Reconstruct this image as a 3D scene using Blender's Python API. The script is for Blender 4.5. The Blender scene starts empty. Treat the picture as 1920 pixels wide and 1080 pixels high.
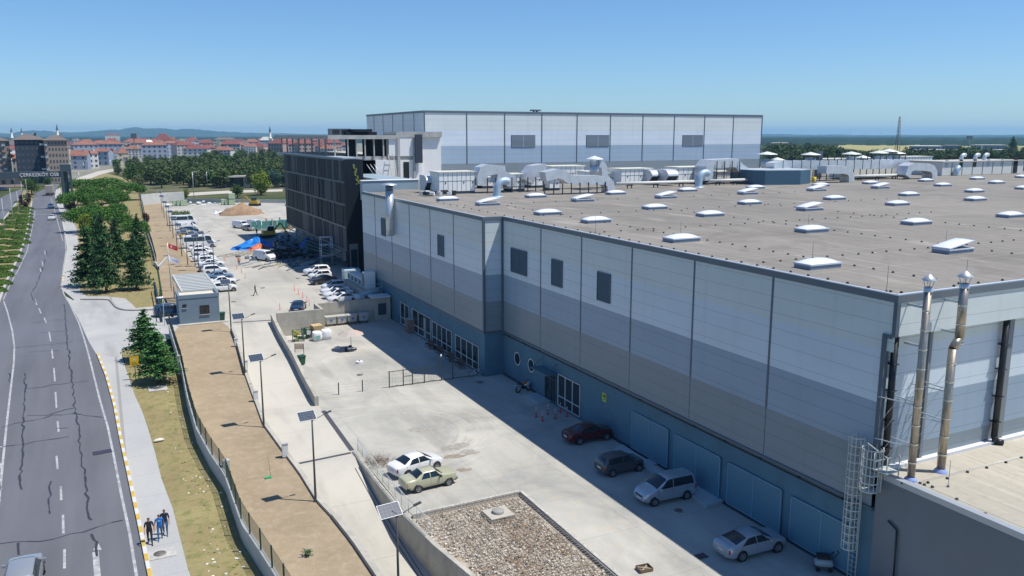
import bpy, bmesh, math, random
from mathutils import Vector, Matrix
from mathutils.geometry import tessellate_polygon
R = math.radians
rnd = random.Random(7)
scene = bpy.context.scene
col = scene.collection

# ---------------------------------------------------------------- camera, sky, sun, exposure
CAM_H = 25.5
FPX = 1551.0
PITCH = math.atan(287.0 / FPX)
YAW = math.atan(780.0 / math.hypot(FPX, 287.0))
cd = bpy.data.cameras.new('camera'); cam = bpy.data.objects.new('camera', cd); col.objects.link(cam)
cam.location = (0, 0, CAM_H)
cam.rotation_euler = (math.pi / 2 - PITCH, 0, -YAW)
cd.sensor_width = 36.0; cd.lens = FPX / 1920 * 36.0; cd.clip_start = 0.5; cd.clip_end = 60000
scene.camera = cam
SUN = Vector((0.38, -0.26, 1.0)).normalized()
elev = math.asin(SUN.z); azim = math.atan2(SUN.x, SUN.y)      # azimuth clockwise from +Y
world = bpy.data.worlds.new('World'); scene.world = world; world.use_nodes = True
wn = world.node_tree.nodes; wl = world.node_tree.links
bgn = wn['Background']; sky = wn.new('ShaderNodeTexSky'); sky.sky_type = 'NISHITA'; sky.sun_disc = False
sky.sun_elevation = elev; sky.sun_rotation = azim; sky.altitude = 100; sky.air_density = 1.0; sky.dust_density = 0.15; sky.ozone_density = 3.0
tint = wn.new('ShaderNodeMix'); tint.data_type = 'RGBA'; tint.blend_type = 'MULTIPLY'; tint.inputs[0].default_value = 1; tint.inputs[7].default_value = (.68, .92, 1.20, 1)
wl.new(sky.outputs[0], tint.inputs[6]); wl.new(tint.outputs[2], bgn.inputs[0]); bgn.inputs[1].default_value = 0.098
sl = bpy.data.lights.new('sun', 'SUN'); so = bpy.data.objects.new('sun', sl); col.objects.link(so)
sl.energy = 5.0; sl.angle = R(0.53); sl.color = (1.0, 0.95, 0.87)
so.rotation_euler = SUN.to_track_quat('Z', 'Y').to_euler(); so.location = (0, -50, 120)
vs = scene.view_settings; vs.view_transform = 'Standard'; vs.look = 'None'; vs.exposure = 0.14; vs.gamma = 1.0
scene.cycles.max_bounces = 6; scene.cycles.transparent_max_bounces = 12; scene.cycles.volume_bounces = 1

# ---------------------------------------------------------------- measuring helpers: a sight line meets a real plane
_F = Vector((math.sin(YAW) * math.cos(PITCH), math.cos(YAW) * math.cos(PITCH), -math.sin(PITCH)))
_R = Vector((math.cos(YAW), -math.sin(YAW), 0)); _U = _R.cross(_F)
def _ray(x, y): return (x - 960) * _R - (y - 540) * _U + FPX * _F
def at(x, y, z=0.0):
    d = _ray(x, y); t = (z - CAM_H) / d.z
    return Vector((d.x * t, d.y * t, z))
def atX(x, y, X):
    d = _ray(x, y); t = X / d.x; return Vector((X, d.y * t, CAM_H + d.z * t))
def atY(x, y, Y):
    d = _ray(x, y); t = Y / d.y; return Vector((d.x * t, Y, CAM_H + d.z * t))
def atD(x, y, D):
    d = _ray(x, y); t = D / math.hypot(d.x, d.y); return Vector((d.x * t, d.y * t, CAM_H + d.z * t))
ZR = [(-1e5, .6), (60, .6), (70, .75), (80, 1.0), (90, 1.4), (100, 1.85), (108, 2.0), (1e5, 2.0)]
def zr(y):
    for (a, za), (b, zb) in zip(ZR, ZR[1:]):
        if y <= b: return za + (zb - za) * (y - a) / (b - a)
    return 2.0
def S(x, y, dz=0.0):
    z = 1.0
    for _ in range(12): p = at(x, y, z); z = zr(p.y)
    p = at(x, y, z); return Vector((p.x, p.y, z + dz))
ZP = [(-100, -5.5), (30, -3.6), (40, -2.6), (50, -1.9), (55, -1.2), (62, 0.0), (78, 0.0), (106, 2.0), (1e4, 2.0)]
def zp(y):
    for (a, za), (b, zb) in zip(ZP, ZP[1:]):
        if y <= b: return za + (zb - za) * (y - a) / (b - a)
    return 2.0

# ---------------------------------------------------------------- materials
MATS = {}
def mat(name, color, rough=.6, metal=0., var=0., scale=3., bump=0., bscale=40., spec=.5, emis=None, color2=None, detail=4., coat=0., coords='Object', stretch=None):
    if name in MATS: return MATS[name]
    m = bpy.data.materials.new(name); m.use_nodes = True; MATS[name] = m
    nt = m.node_tree; n = nt.nodes; l = nt.links; b = n['Principled BSDF']
    c = (*color, 1)
    b.inputs['Base Color'].default_value = c; b.inputs['Roughness'].default_value = rough; b.inputs['Metallic'].default_value = metal
    b.inputs['Specular IOR Level'].default_value = spec; b.inputs['Coat Weight'].default_value = coat
    if var > 0 or color2 or bump > 0:
        tc = n.new('ShaderNodeTexCoord'); src = tc.outputs[coords]
        if coords == 'World':
            pass
        if stretch:
            mp = n.new('ShaderNodeMapping'); mp.inputs['Scale'].default_value = stretch; l.new(src, mp.inputs[0]); src = mp.outputs[0]
    if var > 0 or color2:
        t = n.new('ShaderNodeTexNoise'); t.inputs['Scale'].default_value = scale; t.inputs['Detail'].default_value = detail; t.inputs['Roughness'].default_value = .6
        l.new(src, t.inputs['Vector'])
        r = n.new('ShaderNodeValToRGB'); r.color_ramp.elements[0].position = .32; r.color_ramp.elements[1].position = .68
        if color2: ca, cb = color, color2
        else: ca = tuple(max(0, x * (1 - var)) for x in color); cb = tuple(min(1, x * (1 + var)) for x in color)
        r.color_ramp.elements[0].color = (*ca, 1); r.color_ramp.elements[1].color = (*cb, 1)
        l.new(t.outputs[0], r.inputs[0]); l.new(r.outputs[0], b.inputs['Base Color'])
    if bump > 0:
        t2 = n.new('ShaderNodeTexNoise'); t2.inputs['Scale'].default_value = bscale; t2.inputs['Detail'].default_value = 5
        l.new(src, t2.inputs['Vector']); bn = n.new('ShaderNodeBump'); bn.inputs['Strength'].default_value = bump; bn.inputs['Distance'].default_value = .05
        l.new(t2.outputs[0], bn.inputs['Height']); l.new(bn.outputs[0], b.inputs['Normal'])
    if emis: b.inputs['Emission Color'].default_value = (*emis, 1); b.inputs['Emission Strength'].default_value = 1
    return m

class NT:
    """small node-graph builder for the richer surface materials"""
    def __init__(s, name, rough=.7, spec=.4, metal=0.):
        s.m = bpy.data.materials.new(name); s.m.use_nodes = True; MATS[name] = s.m
        s.n = s.m.node_tree.nodes; s.l = s.m.node_tree.links; s.b = s.n['Principled BSDF']
        s.b.inputs['Roughness'].default_value = rough; s.b.inputs['Specular IOR Level'].default_value = spec; s.b.inputs['Metallic'].default_value = metal
        s.geo = s.n.new('ShaderNodeNewGeometry'); s.pos = s.geo.outputs['Position']
    def scale(s, vec, sc):
        m = s.n.new('ShaderNodeMapping'); m.inputs['Scale'].default_value = sc if hasattr(sc, '__len__') else (sc,) * 3; s.l.new(vec, m.inputs[0]); return m.outputs[0]
    def noise(s, sc, detail=4, rough=.55, vec=None, dist=0.):
        t = s.n.new('ShaderNodeTexNoise'); t.inputs['Scale'].default_value = 1.0; t.inputs['Detail'].default_value = detail; t.inputs['Roughness'].default_value = rough; t.inputs['Distortion'].default_value = dist
        s.l.new(s.scale(vec or s.pos, sc), t.inputs['Vector']); return t.outputs[0]
    def ramp(s, val, p0, p1, c0=(0, 0, 0), c1=(1, 1, 1)):
        r = s.n.new('ShaderNodeValToRGB'); r.color_ramp.elements[0].position = p0; r.color_ramp.elements[1].position = p1
        r.color_ramp.elements[0].color = (*c0, 1); r.color_ramp.elements[1].color = (*c1, 1); s.l.new(val, r.inputs[0]); return r.outputs[0]
    def mix(s, fac, a, b, mode='MIX'):
        m = s.n.new('ShaderNodeMix'); m.data_type = 'RGBA'; m.blend_type = mode
        for k, v in ((0, fac), (6, a), (7, b)):
            if hasattr(v, 'links') or hasattr(v, 'is_linked'): s.l.new(v, m.inputs[k])
            elif k == 0: m.inputs[0].default_value = v
            else: m.inputs[k].default_value = (*v, 1)
        return m.outputs[2]
    def math(s, op, a, b=None, c=None):
        m = s.n.new('ShaderNodeMath'); m.operation = op
        for k, v in enumerate((a, b, c)):
            if v is None: continue
            if hasattr(v, 'is_linked'): s.l.new(v, m.inputs[k])
            else: m.inputs[k].default_value = v
        return m.outputs[0]
    def xyz(s, vec=None):
        x = s.n.new('ShaderNodeSeparateXYZ'); s.l.new(vec or s.pos, x.inputs[0]); return x.outputs
    def lines(s, coord, period, width, offset=0.):
        """1 on a thin line every period metres"""
        a = s.math('ADD', coord, offset + 1e4 * period); a = s.math('MODULO', a, period); a = s.math('SUBTRACT', a, period / 2); a = s.math('ABSOLUTE', a)
        return s.math('GREATER_THAN', a, period / 2 - width / 2)
    def color(s, c): s.l.new(c, s.b.inputs['Base Color'])
    def rough(s, v): s.l.new(v, s.b.inputs['Roughness'])
    def bump(s, h, st=.4, d=.03):
        b = s.n.new('ShaderNodeBump'); b.inputs['Strength'].default_value = st; b.inputs['Distance'].default_value = d; s.l.new(h, b.inputs['Height']); s.l.new(b.outputs[0], s.b.inputs['Normal'])

# ---------------------------------------------------------------- mesh helpers
def tag(o, label=None, cat=None, group=None, kind=None):
    if label: o['label'] = label
    if cat: o['category'] = cat
    if group: o['group'] = group
    if kind: o['kind'] = kind
    return o
def empty(name, loc=(0, 0, 0), rz=0., label=None, cat=None, group=None):
    o = bpy.data.objects.new(name, None); col.objects.link(o); o.location = loc; o.rotation_euler.z = rz; o.empty_display_size = .3
    return tag(o, label, cat, group)
class MB:
    def __init__(s): s.v = []; s.f = []; s.m = []; s.sm = []
    def add(s, vs, fs, mi=0, sm=False):
        k = len(s.v); s.v += [tuple(v) for v in vs]
        for f in fs: s.f.append(tuple(i + k for i in f)); s.m.append(mi); s.sm.append(sm)
        return s
    def quad(s, a, b, c, d, mi=0): return s.add([a, b, c, d], [(0, 1, 2, 3)], mi)
    def tri(s, a, b, c, mi=0): return s.add([a, b, c], [(0, 1, 2)], mi)
    def box(s, x0, y0, z0, x1, y1, z1, mi=0):
        v = [(x0, y0, z0), (x1, y0, z0), (x1, y1, z0), (x0, y1, z0), (x0, y0, z1), (x1, y0, z1), (x1, y1, z1), (x0, y1, z1)]
        return s.add(v, [(0, 3, 2, 1), (4, 5, 6, 7), (0, 1, 5, 4), (1, 2, 6, 5), (2, 3, 7, 6), (3, 0, 4, 7)], mi)
    def obox(s, c, sx, sy, sz, rz=0., mi=0, rx=0., ry=0.):
        M = Matrix.Rotation(rz, 3, 'Z') @ Matrix.Rotation(ry, 3, 'Y') @ Matrix.Rotation(rx, 3, 'X'); c = Vector(c)
        v = [c + M @ Vector((x * sx / 2, y * sy / 2, z * sz / 2)) for z in (-1, 1) for x, y in ((-1, -1), (1, -1), (1, 1), (-1, 1))]
        return s.add(v, [(0, 3, 2, 1), (4, 5, 6, 7), (0, 1, 5, 4), (1, 2, 6, 5), (2, 3, 7, 6), (3, 0, 4, 7)], mi)
    def tube(s, p, q, r, r2=None, n=8, mi=0, cap=True, sm=True):
        p = Vector(p); q = Vector(q); r2 = r if r2 is None else r2; d = (q - p)
        if d.length < 1e-6: return s
        d.normalize(); a = d.orthogonal().normalized(); b = d.cross(a)
        v = []
        for c, rr in ((p, r), (q, r2)):
            for i in range(n): t = 2 * math.pi * i / n; v.append(c + (a * math.cos(t) + b * math.sin(t)) * rr)
        k = len(s.v)
        s.add(v, [(i, (i + 1) % n, n + (i + 1) % n, n + i) for i in range(n)], mi, sm)
        if cap:
            s.f += [tuple(k + i for i in reversed(range(n))), tuple(k + n + i for i in range(n))]; s.m += [mi, mi]; s.sm += [False, False]
        return s
    def path(s, pts, r, n=6, mi=0):
        for a, b in zip(pts, pts[1:]): s.tube(a, b, r, n=n, mi=mi)
        return s
    def sweep(s, pts, r, n=12, mi=0):
        P = [Vector(p) for p in pts]; v = []; a = None
        for i, p in enumerate(P):
            d = (P[min(i + 1, len(P) - 1)] - P[max(i - 1, 0)]).normalized()
            a = d.orthogonal().normalized() if a is None else (a - d * a.dot(d)).normalized(); b = d.cross(a); rr = r[i] if hasattr(r, '__len__') else r
            v += [p + (a * math.cos(2 * math.pi * k / n) + b * math.sin(2 * math.pi * k / n)) * rr for k in range(n)]
        L = len(P); s.add(v, [(i * n + k, i * n + (k + 1) % n, (i + 1) * n + (k + 1) % n, (i + 1) * n + k) for i in range(L - 1) for k in range(n)], mi, True)
        return s.add([v[k] for k in range(n)] + v[-n:], [tuple(reversed(range(n))), tuple(range(n, 2 * n))], mi)
    def bar(s, p, q, w, h, mi=0):
        """rectangular bar, w sideways, h up"""
        p = Vector(p); q = Vector(q); d = (q - p).normalized()
        up = Vector((0, 0, 1)) if abs(d.z) < .98 else Vector((0, 1, 0))
        a = d.cross(up).normalized() * w / 2; b = a.cross(d).normalized() * h / 2
        v = [c + i * a + j * b for c in (p, q) for i, j in ((-1, -1), (1, -1), (1, 1), (-1, 1))]
        return s.add(v, [(3, 2, 1, 0), (4, 5, 6, 7), (0, 1, 5, 4), (1, 2, 6, 5), (2, 3, 7, 6), (3, 0, 4, 7)], mi)
    def lathe(s, prof, c=(0, 0, 0), n=16, mi=0, sm=True):
        c = Vector(c); v = []; f = []
        for r, z in prof:
            for i in range(n): t = 2 * math.pi * i / n; v.append(c + Vector((r * math.cos(t), r * math.sin(t), z)))
        for k in range(len(prof) - 1):
            for i in range(n): f.append((k * n + i, k * n + (i + 1) % n, (k + 1) * n + (i + 1) % n, (k + 1) * n + i))
        return s.add(v, f, mi, sm)
    def prism(s, poly, z0, z1, mi=0, mside=None):
        n = len(poly); tri = tessellate_polygon([[Vector((p[0], p[1], 0)) for p in poly]])
        zz0 = z0 if callable(z0) else (lambda x, y: z0); zz1 = z1 if callable(z1) else (lambda x, y: z1)
        v = [(p[0], p[1], zz0(p[0], p[1])) for p in poly] + [(p[0], p[1], zz1(p[0], p[1])) for p in poly]
        area = sum(poly[i][0] * poly[(i + 1) % n][1] - poly[(i + 1) % n][0] * poly[i][1] for i in range(n))
        up = []; dn = []
        for t in tri:
            a, b, c = (poly[i] for i in t); s2 = (b[0] - a[0]) * (c[1] - a[1]) - (c[0] - a[0]) * (b[1] - a[1])
            t = t if s2 > 0 else t[::-1]; up.append(tuple(i + n for i in t)); dn.append(tuple(reversed(t)))
        sd = [(i, (i + 1) % n, n + (i + 1) % n, n + i) for i in range(n)]
        if area < 0: sd = [tuple(reversed(q)) for q in sd]
        k = len(s.v); s.add(v, up + dn, mi)
        for q in sd: s.f.append(tuple(i + k for i in q)); s.m.append(mi if mside is None else mside); s.sm.append(False)
        return s
    def mesh(s, name, mats, sharp=None):
        me = bpy.data.meshes.new(name); me.from_pydata(s.v, [], s.f)
        for m in (mats if isinstance(mats, (list, tuple)) else [mats]): me.materials.append(m)
        me.polygons.foreach_set('material_index', s.m); me.polygons.foreach_set('use_smooth', s.sm); me.update()
        if sharp: me.set_sharp_from_angle(angle=R(sharp))
        return me
    def build(s, name, mats, parent=None, world=True, label=None, cat=None, group=None, kind=None, sharp=None, org=None):
        """verts are world coordinates unless world=False; org moves the origin of a top-level mesh to the thing's base"""
        if org is not None:
            ov = Vector(org); s.v = [tuple(Vector(v) - ov) for v in s.v]
        o = bpy.data.objects.new(name, s.mesh(name, mats, sharp)); col.objects.link(o)
        if org is not None: o.location = org
        if parent:
            o.parent = parent
            if world:
                M = Matrix.LocRotScale(root_loc(parent), parent_rot(parent), None).inverted(); o.data.transform(M)
        return tag(o, label, cat, group, kind)
def root_loc(p):
    while p.parent: p = p.parent
    return p.location
def parent_rot(p):
    while p.parent: p = p.parent
    return p.rotation_euler.to_quaternion()
def copy_tree(o, parent=None):
    c = o.copy(); col.objects.link(c); c.parent = parent
    for ch in o.children: copy_tree(ch, c)
    return c
def place(proto, loc, rz=0., label=None, group=None, scale=None, first=False):
    o = proto if first else copy_tree(proto)
    o.location = loc; o.rotation_euler.z = rz
    if scale: o.scale = (scale, scale, scale) if not hasattr(scale, '__len__') else scale
    if label: o['label'] = label
    if group: o['group'] = group
    return o
ORD = ['first', 'second', 'third', 'fourth', 'fifth', 'sixth', 'seventh', 'eighth', 'ninth', 'tenth', 'eleventh', 'twelfth', 'thirteenth', 'fourteenth', 'fifteenth', 'sixteenth', 'seventeenth', 'eighteenth', 'nineteenth', 'twentieth', 'twenty-first', 'twenty-second', 'twenty-third', 'twenty-fourth', 'twenty-fifth', 'twenty-sixth']
USED = set()
def take(proto):
    """the first time returns the prototype itself, then copies"""
    if proto.name in USED: return copy_tree(proto)
    USED.add(proto.name); return proto

# polygons laid on the sloping site ground, cut where its gradient changes
def clip(poly, y, above):
    out = []
    for i in range(len(poly)):
        a = poly[i]; b = poly[(i + 1) % len(poly)]
        ia = (a[1] >= y) == above or a[1] == y; ib = (b[1] >= y) == above or b[1] == y
        if ia: out.append(a)
        if ia != ib and abs(b[1] - a[1]) > 1e-9:
            t = (y - a[1]) / (b[1] - a[1]); out.append((a[0] + (b[0] - a[0]) * t, y))
    return out
def strips(poly, breaks):
    bs = [-1e6] + breaks + [1e6]; res = []
    for lo, hi in zip(bs, bs[1:]):
        q = clip(poly, lo, True)
        if len(q) >= 3: q = clip(q, hi, False)
        if len(q) >= 3: res.append(q)
    return res
def sheet(name, poly, dz, m, zf=zr, breaks=(60, 70, 80, 90, 100, 108), **kw):
    mb = MB(); poly = [(p[0], p[1]) for p in poly]
    for q in strips(poly, list(breaks)):
        t = tessellate_polygon([[Vector((p[0], p[1], 0)) for p in q]])
        fs = []
        for a in t:
            p, r_, s_ = (q[i] for i in a); s2 = (r_[0] - p[0]) * (s_[1] - p[1]) - (s_[0] - p[0]) * (r_[1] - p[1])
            if abs(s2) < 1e-7: continue
            fs.append(a if s2 > 0 else a[::-1])
        mb.add([(p[0], p[1], zf(p[1]) + dz) for p in q], fs)
    return mb.build(name, m, **kw)
def px(*pts): return [tuple(S(x, y)[:2]) for x, y in pts]

# ---------------------------------------------------------------- surface materials of the setting
def mk_concrete(name, base, dark, joints=(6.0, 6.0), stain=.5, warm=(.47, .41, .31), off=(0, 0), tyre=True):
    g = NT(name, rough=.8, spec=.25); x, y, z = g.xyz()
    n1 = g.noise((.12, .09, .1), 6, .62, dist=.6); n2 = g.noise(.9, 5, .6); n3 = g.noise((.35, .05, .2), 5, .6); n4 = g.noise(9, 3)
    c = g.mix(g.ramp(n1, .38, .66), base, dark)
    c = g.mix(g.math('MULTIPLY', g.ramp(n2, .5, .8), stain), c, warm)
    c = g.mix(g.math('MULTIPLY', g.ramp(n3, .52, .74), .5 if tyre else .12), c, tuple(v * .62 for v in dark))
    c = g.mix(g.math('MULTIPLY', g.ramp(n4, .45, .8), .14), c, (.72, .7, .66))
    if name == 'yard_concrete':                      # swept arcs of tyre rubber, worn into the slab
        dx = g.math('SUBTRACT', x, 19.5); dy = g.math('MULTIPLY', g.math('SUBTRACT', y, 65.5), 1.15); r_ = g.math('SQRT', g.math('ADD', g.math('MULTIPLY', dx, dx), g.math('MULTIPLY', dy, dy)))
        cb = g.n.new('ShaderNodeCombineXYZ'); g.l.new(g.math('MULTIPLY', r_, 2.6), cb.inputs[0]); g.l.new(g.math('MULTIPLY', g.math('ARCTAN2', dy, dx), 1.3), cb.inputs[1])
        arcs = g.ramp(g.noise(1.0, 5, .6, vec=cb.outputs[0]), .47, .68); near = g.ramp(g.math('ABSOLUTE', g.math('MULTIPLY', g.math('SUBTRACT', r_, 8.0), .1)), .1, .42, (1, 1, 1), (0, 0, 0))
        blot = g.ramp(g.noise((.16, .22, .1), 4, .6, dist=1.0), .42, .6)
        c = g.mix(g.math('MULTIPLY', g.math('MULTIPLY', arcs, near), g.math('MULTIPLY', blot, .75)), c, (.24, .23, .21))
    if joints:
        j = g.math('MAXIMUM', g.lines(x, joints[0], .035, off[0]), g.lines(y, joints[1], .035, off[1]))
        c = g.mix(g.math('MULTIPLY', j, .5), c, (.17, .16, .14))
    g.color(c); g.bump(n4, .15, .02); return g.m
M_yard = mk_concrete('yard_concrete', (.475, .46, .405), (.285, .283, .262), stain=.6)
M_park = mk_concrete('parking_concrete', (.44, .42, .365), (.33, .32, .29), (7, 7), .3)
M_ramp = mk_concrete('ramp_concrete', (.49, .465, .40), (.39, .375, .325), (200, 7), .3)
M_drive = mk_concrete('drive_concrete', (.42, .42, .40), (.32, .325, .32), None, .15)
M_side = mk_concrete('pavement_concrete', (.40, .40, .385), (.34, .345, .34), (300, 4.0), .1, tyre=False)
M_cast = mk_concrete('cast_concrete', (.46, .44, .38), (.33, .31, .265), (2.5, 2.5), .25, tyre=False)

def mk_wallconc():
    g = NT('formed_concrete', rough=.85, spec=.2); x, y, z = g.xyz()
    n1 = g.noise((.5, .5, .25), 6, .65, dist=.8); n2 = g.noise((2.5, 2.5, .4), 5)
    c = g.mix(g.ramp(n1, .35, .7), (.47, .45, .39), (.32, .305, .265)); c = g.mix(g.math('MULTIPLY', g.ramp(n2, .55, .8), .5), c, (.24, .225, .19))
    j = g.math('MAXIMUM', g.lines(g.math('ADD', x, y), 2.4, .03), g.lines(z, 1.5, .025, .2))
    hx = g.math('LESS_THAN', g.math('ABSOLUTE', g.math('SUBTRACT', g.math('MODULO', g.math('ADD', g.math('ADD', x, y), 500), 1.2), .6)), .035)
    hz = g.math('LESS_THAN', g.math('ABSOLUTE', g.math('SUBTRACT', g.math('MODULO', g.math('ADD', z, 60), 1.1), .55)), .035)
    c = g.mix(g.math('MULTIPLY', j, .45), c, (.17, .16, .14)); c = g.mix(g.math('MULTIPLY', g.math('MULTIPLY', hx, hz), .8), c, (.08, .07, .06))
    g.color(c); g.bump(n2, .2, .02); return g.m
M_fconc = mk_wallconc()

def mk_asphalt():
    g = NT('asphalt', rough=.62, spec=.45); x, y, z = g.xyz()
    n1 = g.noise((.5, .035, .1), 5, .6); n2 = g.noise((.08, .06, .1), 4); n4 = g.noise(25, 2)
    c = g.mix(g.ramp(n1, .3, .72), (.138, .141, .152), (.094, .097, .107)); c = g.mix(g.math('MULTIPLY', g.ramp(n2, .45, .75), .45), c, (.17, .175, .20))
    c = g.mix(g.math('MULTIPLY', g.ramp(n4, .4, .8), .2), c, (.2, .2, .21))
    g.color(c); g.bump(n4, .2, .01); return g.m
M_asph = mk_asphalt()
def mk_soil(name, a, b, c3, s=.5):
    g = NT(name, rough=.95, spec=.1); n1 = g.noise(.22, 6, .65); n2 = g.noise(1.6, 6, .65, dist=.4); n3 = g.noise(9, 4)
    c = g.mix(g.ramp(n1, .35, .68), a, b); c = g.mix(g.math('MULTIPLY', g.ramp(n2, .48, .72), s), c, c3); c = g.mix(g.math('MULTIPLY', g.ramp(n3, .5, .75), .25), c, tuple(v * .55 for v in b))
    g.color(c); g.bump(n2, .5, .06); return g.m
M_soil = mk_soil('graded_soil', (.345, .275, .185), (.265, .21, .14), (.44, .37, .265))
M_dry = mk_soil('dry_grass', (.30, .26, .125), (.23, .185, .095), (.12, .145, .045), .9)
M_parkgrass = mk_soil('park_dry_grass', (.26, .225, .11), (.30, .235, .13), (.09, .13, .04), .85)
M_green = mk_soil('verge_grass', (.12, .17, .045), (.19, .20, .07), (.30, .26, .13), .5)
def mk_land():
    g = NT('open_land', rough=1., spec=.05); n1 = g.noise((.0016, .0022, .002), 5, .6); n2 = g.noise((.006, .009, .01), 5, .6); n3 = g.noise(.06, 4)
    c = g.mix(g.ramp(n1, .46, .52), (.028, .05, .026), (.12, .12, .06)); c = g.mix(g.math('MULTIPLY', g.ramp(n2, .48, .56), .75), c, (.035, .062, .025)); c = g.mix(g.math('MULTIPLY', g.ramp(n3, .5, .7), .35), c, (.02, .04, .015))
    g.color(c); return g.m
M_land = mk_land()
M_forestland = mat('forested_land', (.012, .030, .022), 1., color2=(.028, .05, .03), scale=.004, spec=.02, coords='Object', detail=6)
M_hill = mat('wooded_hill', (.03, .055, .03), 1., color2=(.06, .085, .045), scale=.002, spec=.02)
M_line = mat('road_paint', (.34, .35, .35), .7, var=.35, scale=2.0)
M_crack = mat('crack_sealant', (.035, .038, .045), .5)
M_kyel = mat('kerb_yellow', (.52, .36, .08), .7, var=.15, scale=4); M_kwht = mat('kerb_white', (.56, .55, .51), .7, var=.12, scale=4)
M_kerb = mat('kerb_stone', (.42, .41, .38), .8, var=.15, scale=3)

# ---------------------------------------------------------------- ground, roads, yard, ramp
kerbL = px((434, 622), (445, 652), (459, 703), (474, 745), (493, 797), (535, 855), (560, 888), (592, 940), (622, 972), (660, 1020), (700, 1080), (760, 1165))
fence_px = [(262, 362), (266, 385), (270, 405), (276, 440), (285, 467), (293, 500), (299, 540), (307, 592), (317, 627), (330, 672), (341, 708), (352, 767), (369, 830), (395, 880), (422, 920), (454, 1017), (492, 1076), (560, 1190)]
fence = px(*fence_px)
wallN = 106.0
FAR = 16000
poly = [(-FAR, -400), (kerbL[-1][0] - .3, -400)] + [(p[0] + .05, p[1]) for p in reversed(kerbL)] + [(kerbL[0][0] + .05, 106.2), (24.6, 106.2), (24.6, 110.4), (37.6, 110.4), (37.6, -400), (FAR, -400), (FAR, FAR), (-FAR, FAR)]
sheet('ground', poly, -.03, M_land, kind='structure')
# lower ramp beside the yard, its bed and the yard floor
WX = [(18.35, 106.0), (17.6, 92), (17.2, 82), (17.0, 76.3)]
rampR = WX + [(17.0, 63.0), (17.0, 50), (17.3, 45), (18.0, 36), (18.4, 20)]
sheet('ramp', [(kerbL[-1][0], 22)] + [(p[0], p[1]) for p in reversed(kerbL)] + [(kerbL[0][0], 106.0)] + rampR[:-1] + [(18.4, 22)], 0.0, M_ramp, zf=zp, breaks=(30, 40, 50, 55, 62, 78, 106), kind='structure')
PIT = [(18.35, 50.1), (25.45, 50.2), (25.2, 30.0), (18.35, 30.0)]
yard = [(17.0, 78.0), (17.0, 63.0), (17.0, 50), (17.25, 50.1)] + [(25.45, 50.2), (25.2, 30.0), (18.3, 30.0), (18.3, -20), (60, -20), (60, 29), (37.4, 29), (37.4, 78), (35.2, 78), (35.2, 110.2), (24.8, 110.2), (24.8, 105.9), (18.4, 105.9), (17.6, 92), (17.2, 82)]
mb = MB(); t = tessellate_polygon([[Vector((p[0], p[1], 0)) for p in yard]])
mb.add([(p[0], p[1], 0.0) for p in yard], [a if ((yard[a[1]][0] - yard[a[0]][0]) * (yard[a[2]][1] - yard[a[0]][1]) - (yard[a[2]][0] - yard[a[0]][0]) * (yard[a[1]][1] - yard[a[0]][1])) > 0 else a[::-1] for a in t])
yd = mb.build('yard_floor', M_yard, kind='structure')
# upper parking area at z = 2
parkL = [tuple(at(x, y, 2.0)[:2]) for x, y in ((300, 379), (318, 408), (330, 440), (345, 470), (372, 505), (392, 545), (408, 585), (415, 604))]
pk = [tuple(at(x, y, 2.0)[:2]) for x, y in ((345, 383), (420, 380), (535, 380))]
parkp = parkL + [(kerbL[0][0] - .0, 106.0), (24.6, 106.2), (24.6, 110.4), (40.0, 110.6), (46, 230)] + list(reversed(pk))
sheet('parking_area', parkp, .008, M_park, kind='structure')

# soil strip between site fence and ramp kerb, and up beside the parking area
soil = fence[4:] + list(reversed(kerbL)) + [(kerbL[0][0], 106.0)] + list(reversed(parkL))[1:]
soil = [(p[0] + (.3 if i < len(fence) - 4 else 0), p[1]) for i, p in enumerate(soil)]
soil = [tuple(S(262, 372)[:2])] + [(p[0] + .3, p[1]) for p in fence[1:4]] + soil
sheet('soil_strip', soil, .004, M_soil, kind='structure')

# road: right edge, left edge
rR_px = [(112, 345), (105, 356), (103, 368), (107, 385), (113, 400), (119, 430), (123, 450), (126, 468), (122, 490), (117, 520), (114, 541), (128, 566), (146, 596), (166, 640), (181, 665), (197, 705), (212, 760), (222, 815), (238, 890), (258, 985), (277, 1080), (300, 1200)]
rR = px(*rR_px)
rL = px((48, 1500), (-420, 1200), (-420, 640), (-5, 590), (2, 562), (15, 527), (37, 482), (44, 462), (53, 430), (57, 400), (61, 378), (62, 366), (75, 358), (88, 352), (98, 344))
sheet('road', rR + rL, .004, M_asph, kind='structure')
lc = px((-420, 700), (-420, 470), (-30, 385), (0, 371), (20, 362), (40, 354), (40, 368), (25.5, 386.7), (13, 402), (-6, 427), (-60, 560))
sheet('opposite_carriageway', lc, .006, M_asph, kind='structure')
median = px((-6, 427), (13, 402), (25.5, 386.7), (40, 368), (44, 356), (62, 352), (61.5, 364), (61, 378), (57, 400), (53, 430), (44, 462), (37, 482), (15, 527), (2, 562), (-8, 592), (-150, 640), (-150, 560))
sheet('median_ground', median, .010, M_parkgrass, kind='structure')
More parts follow.
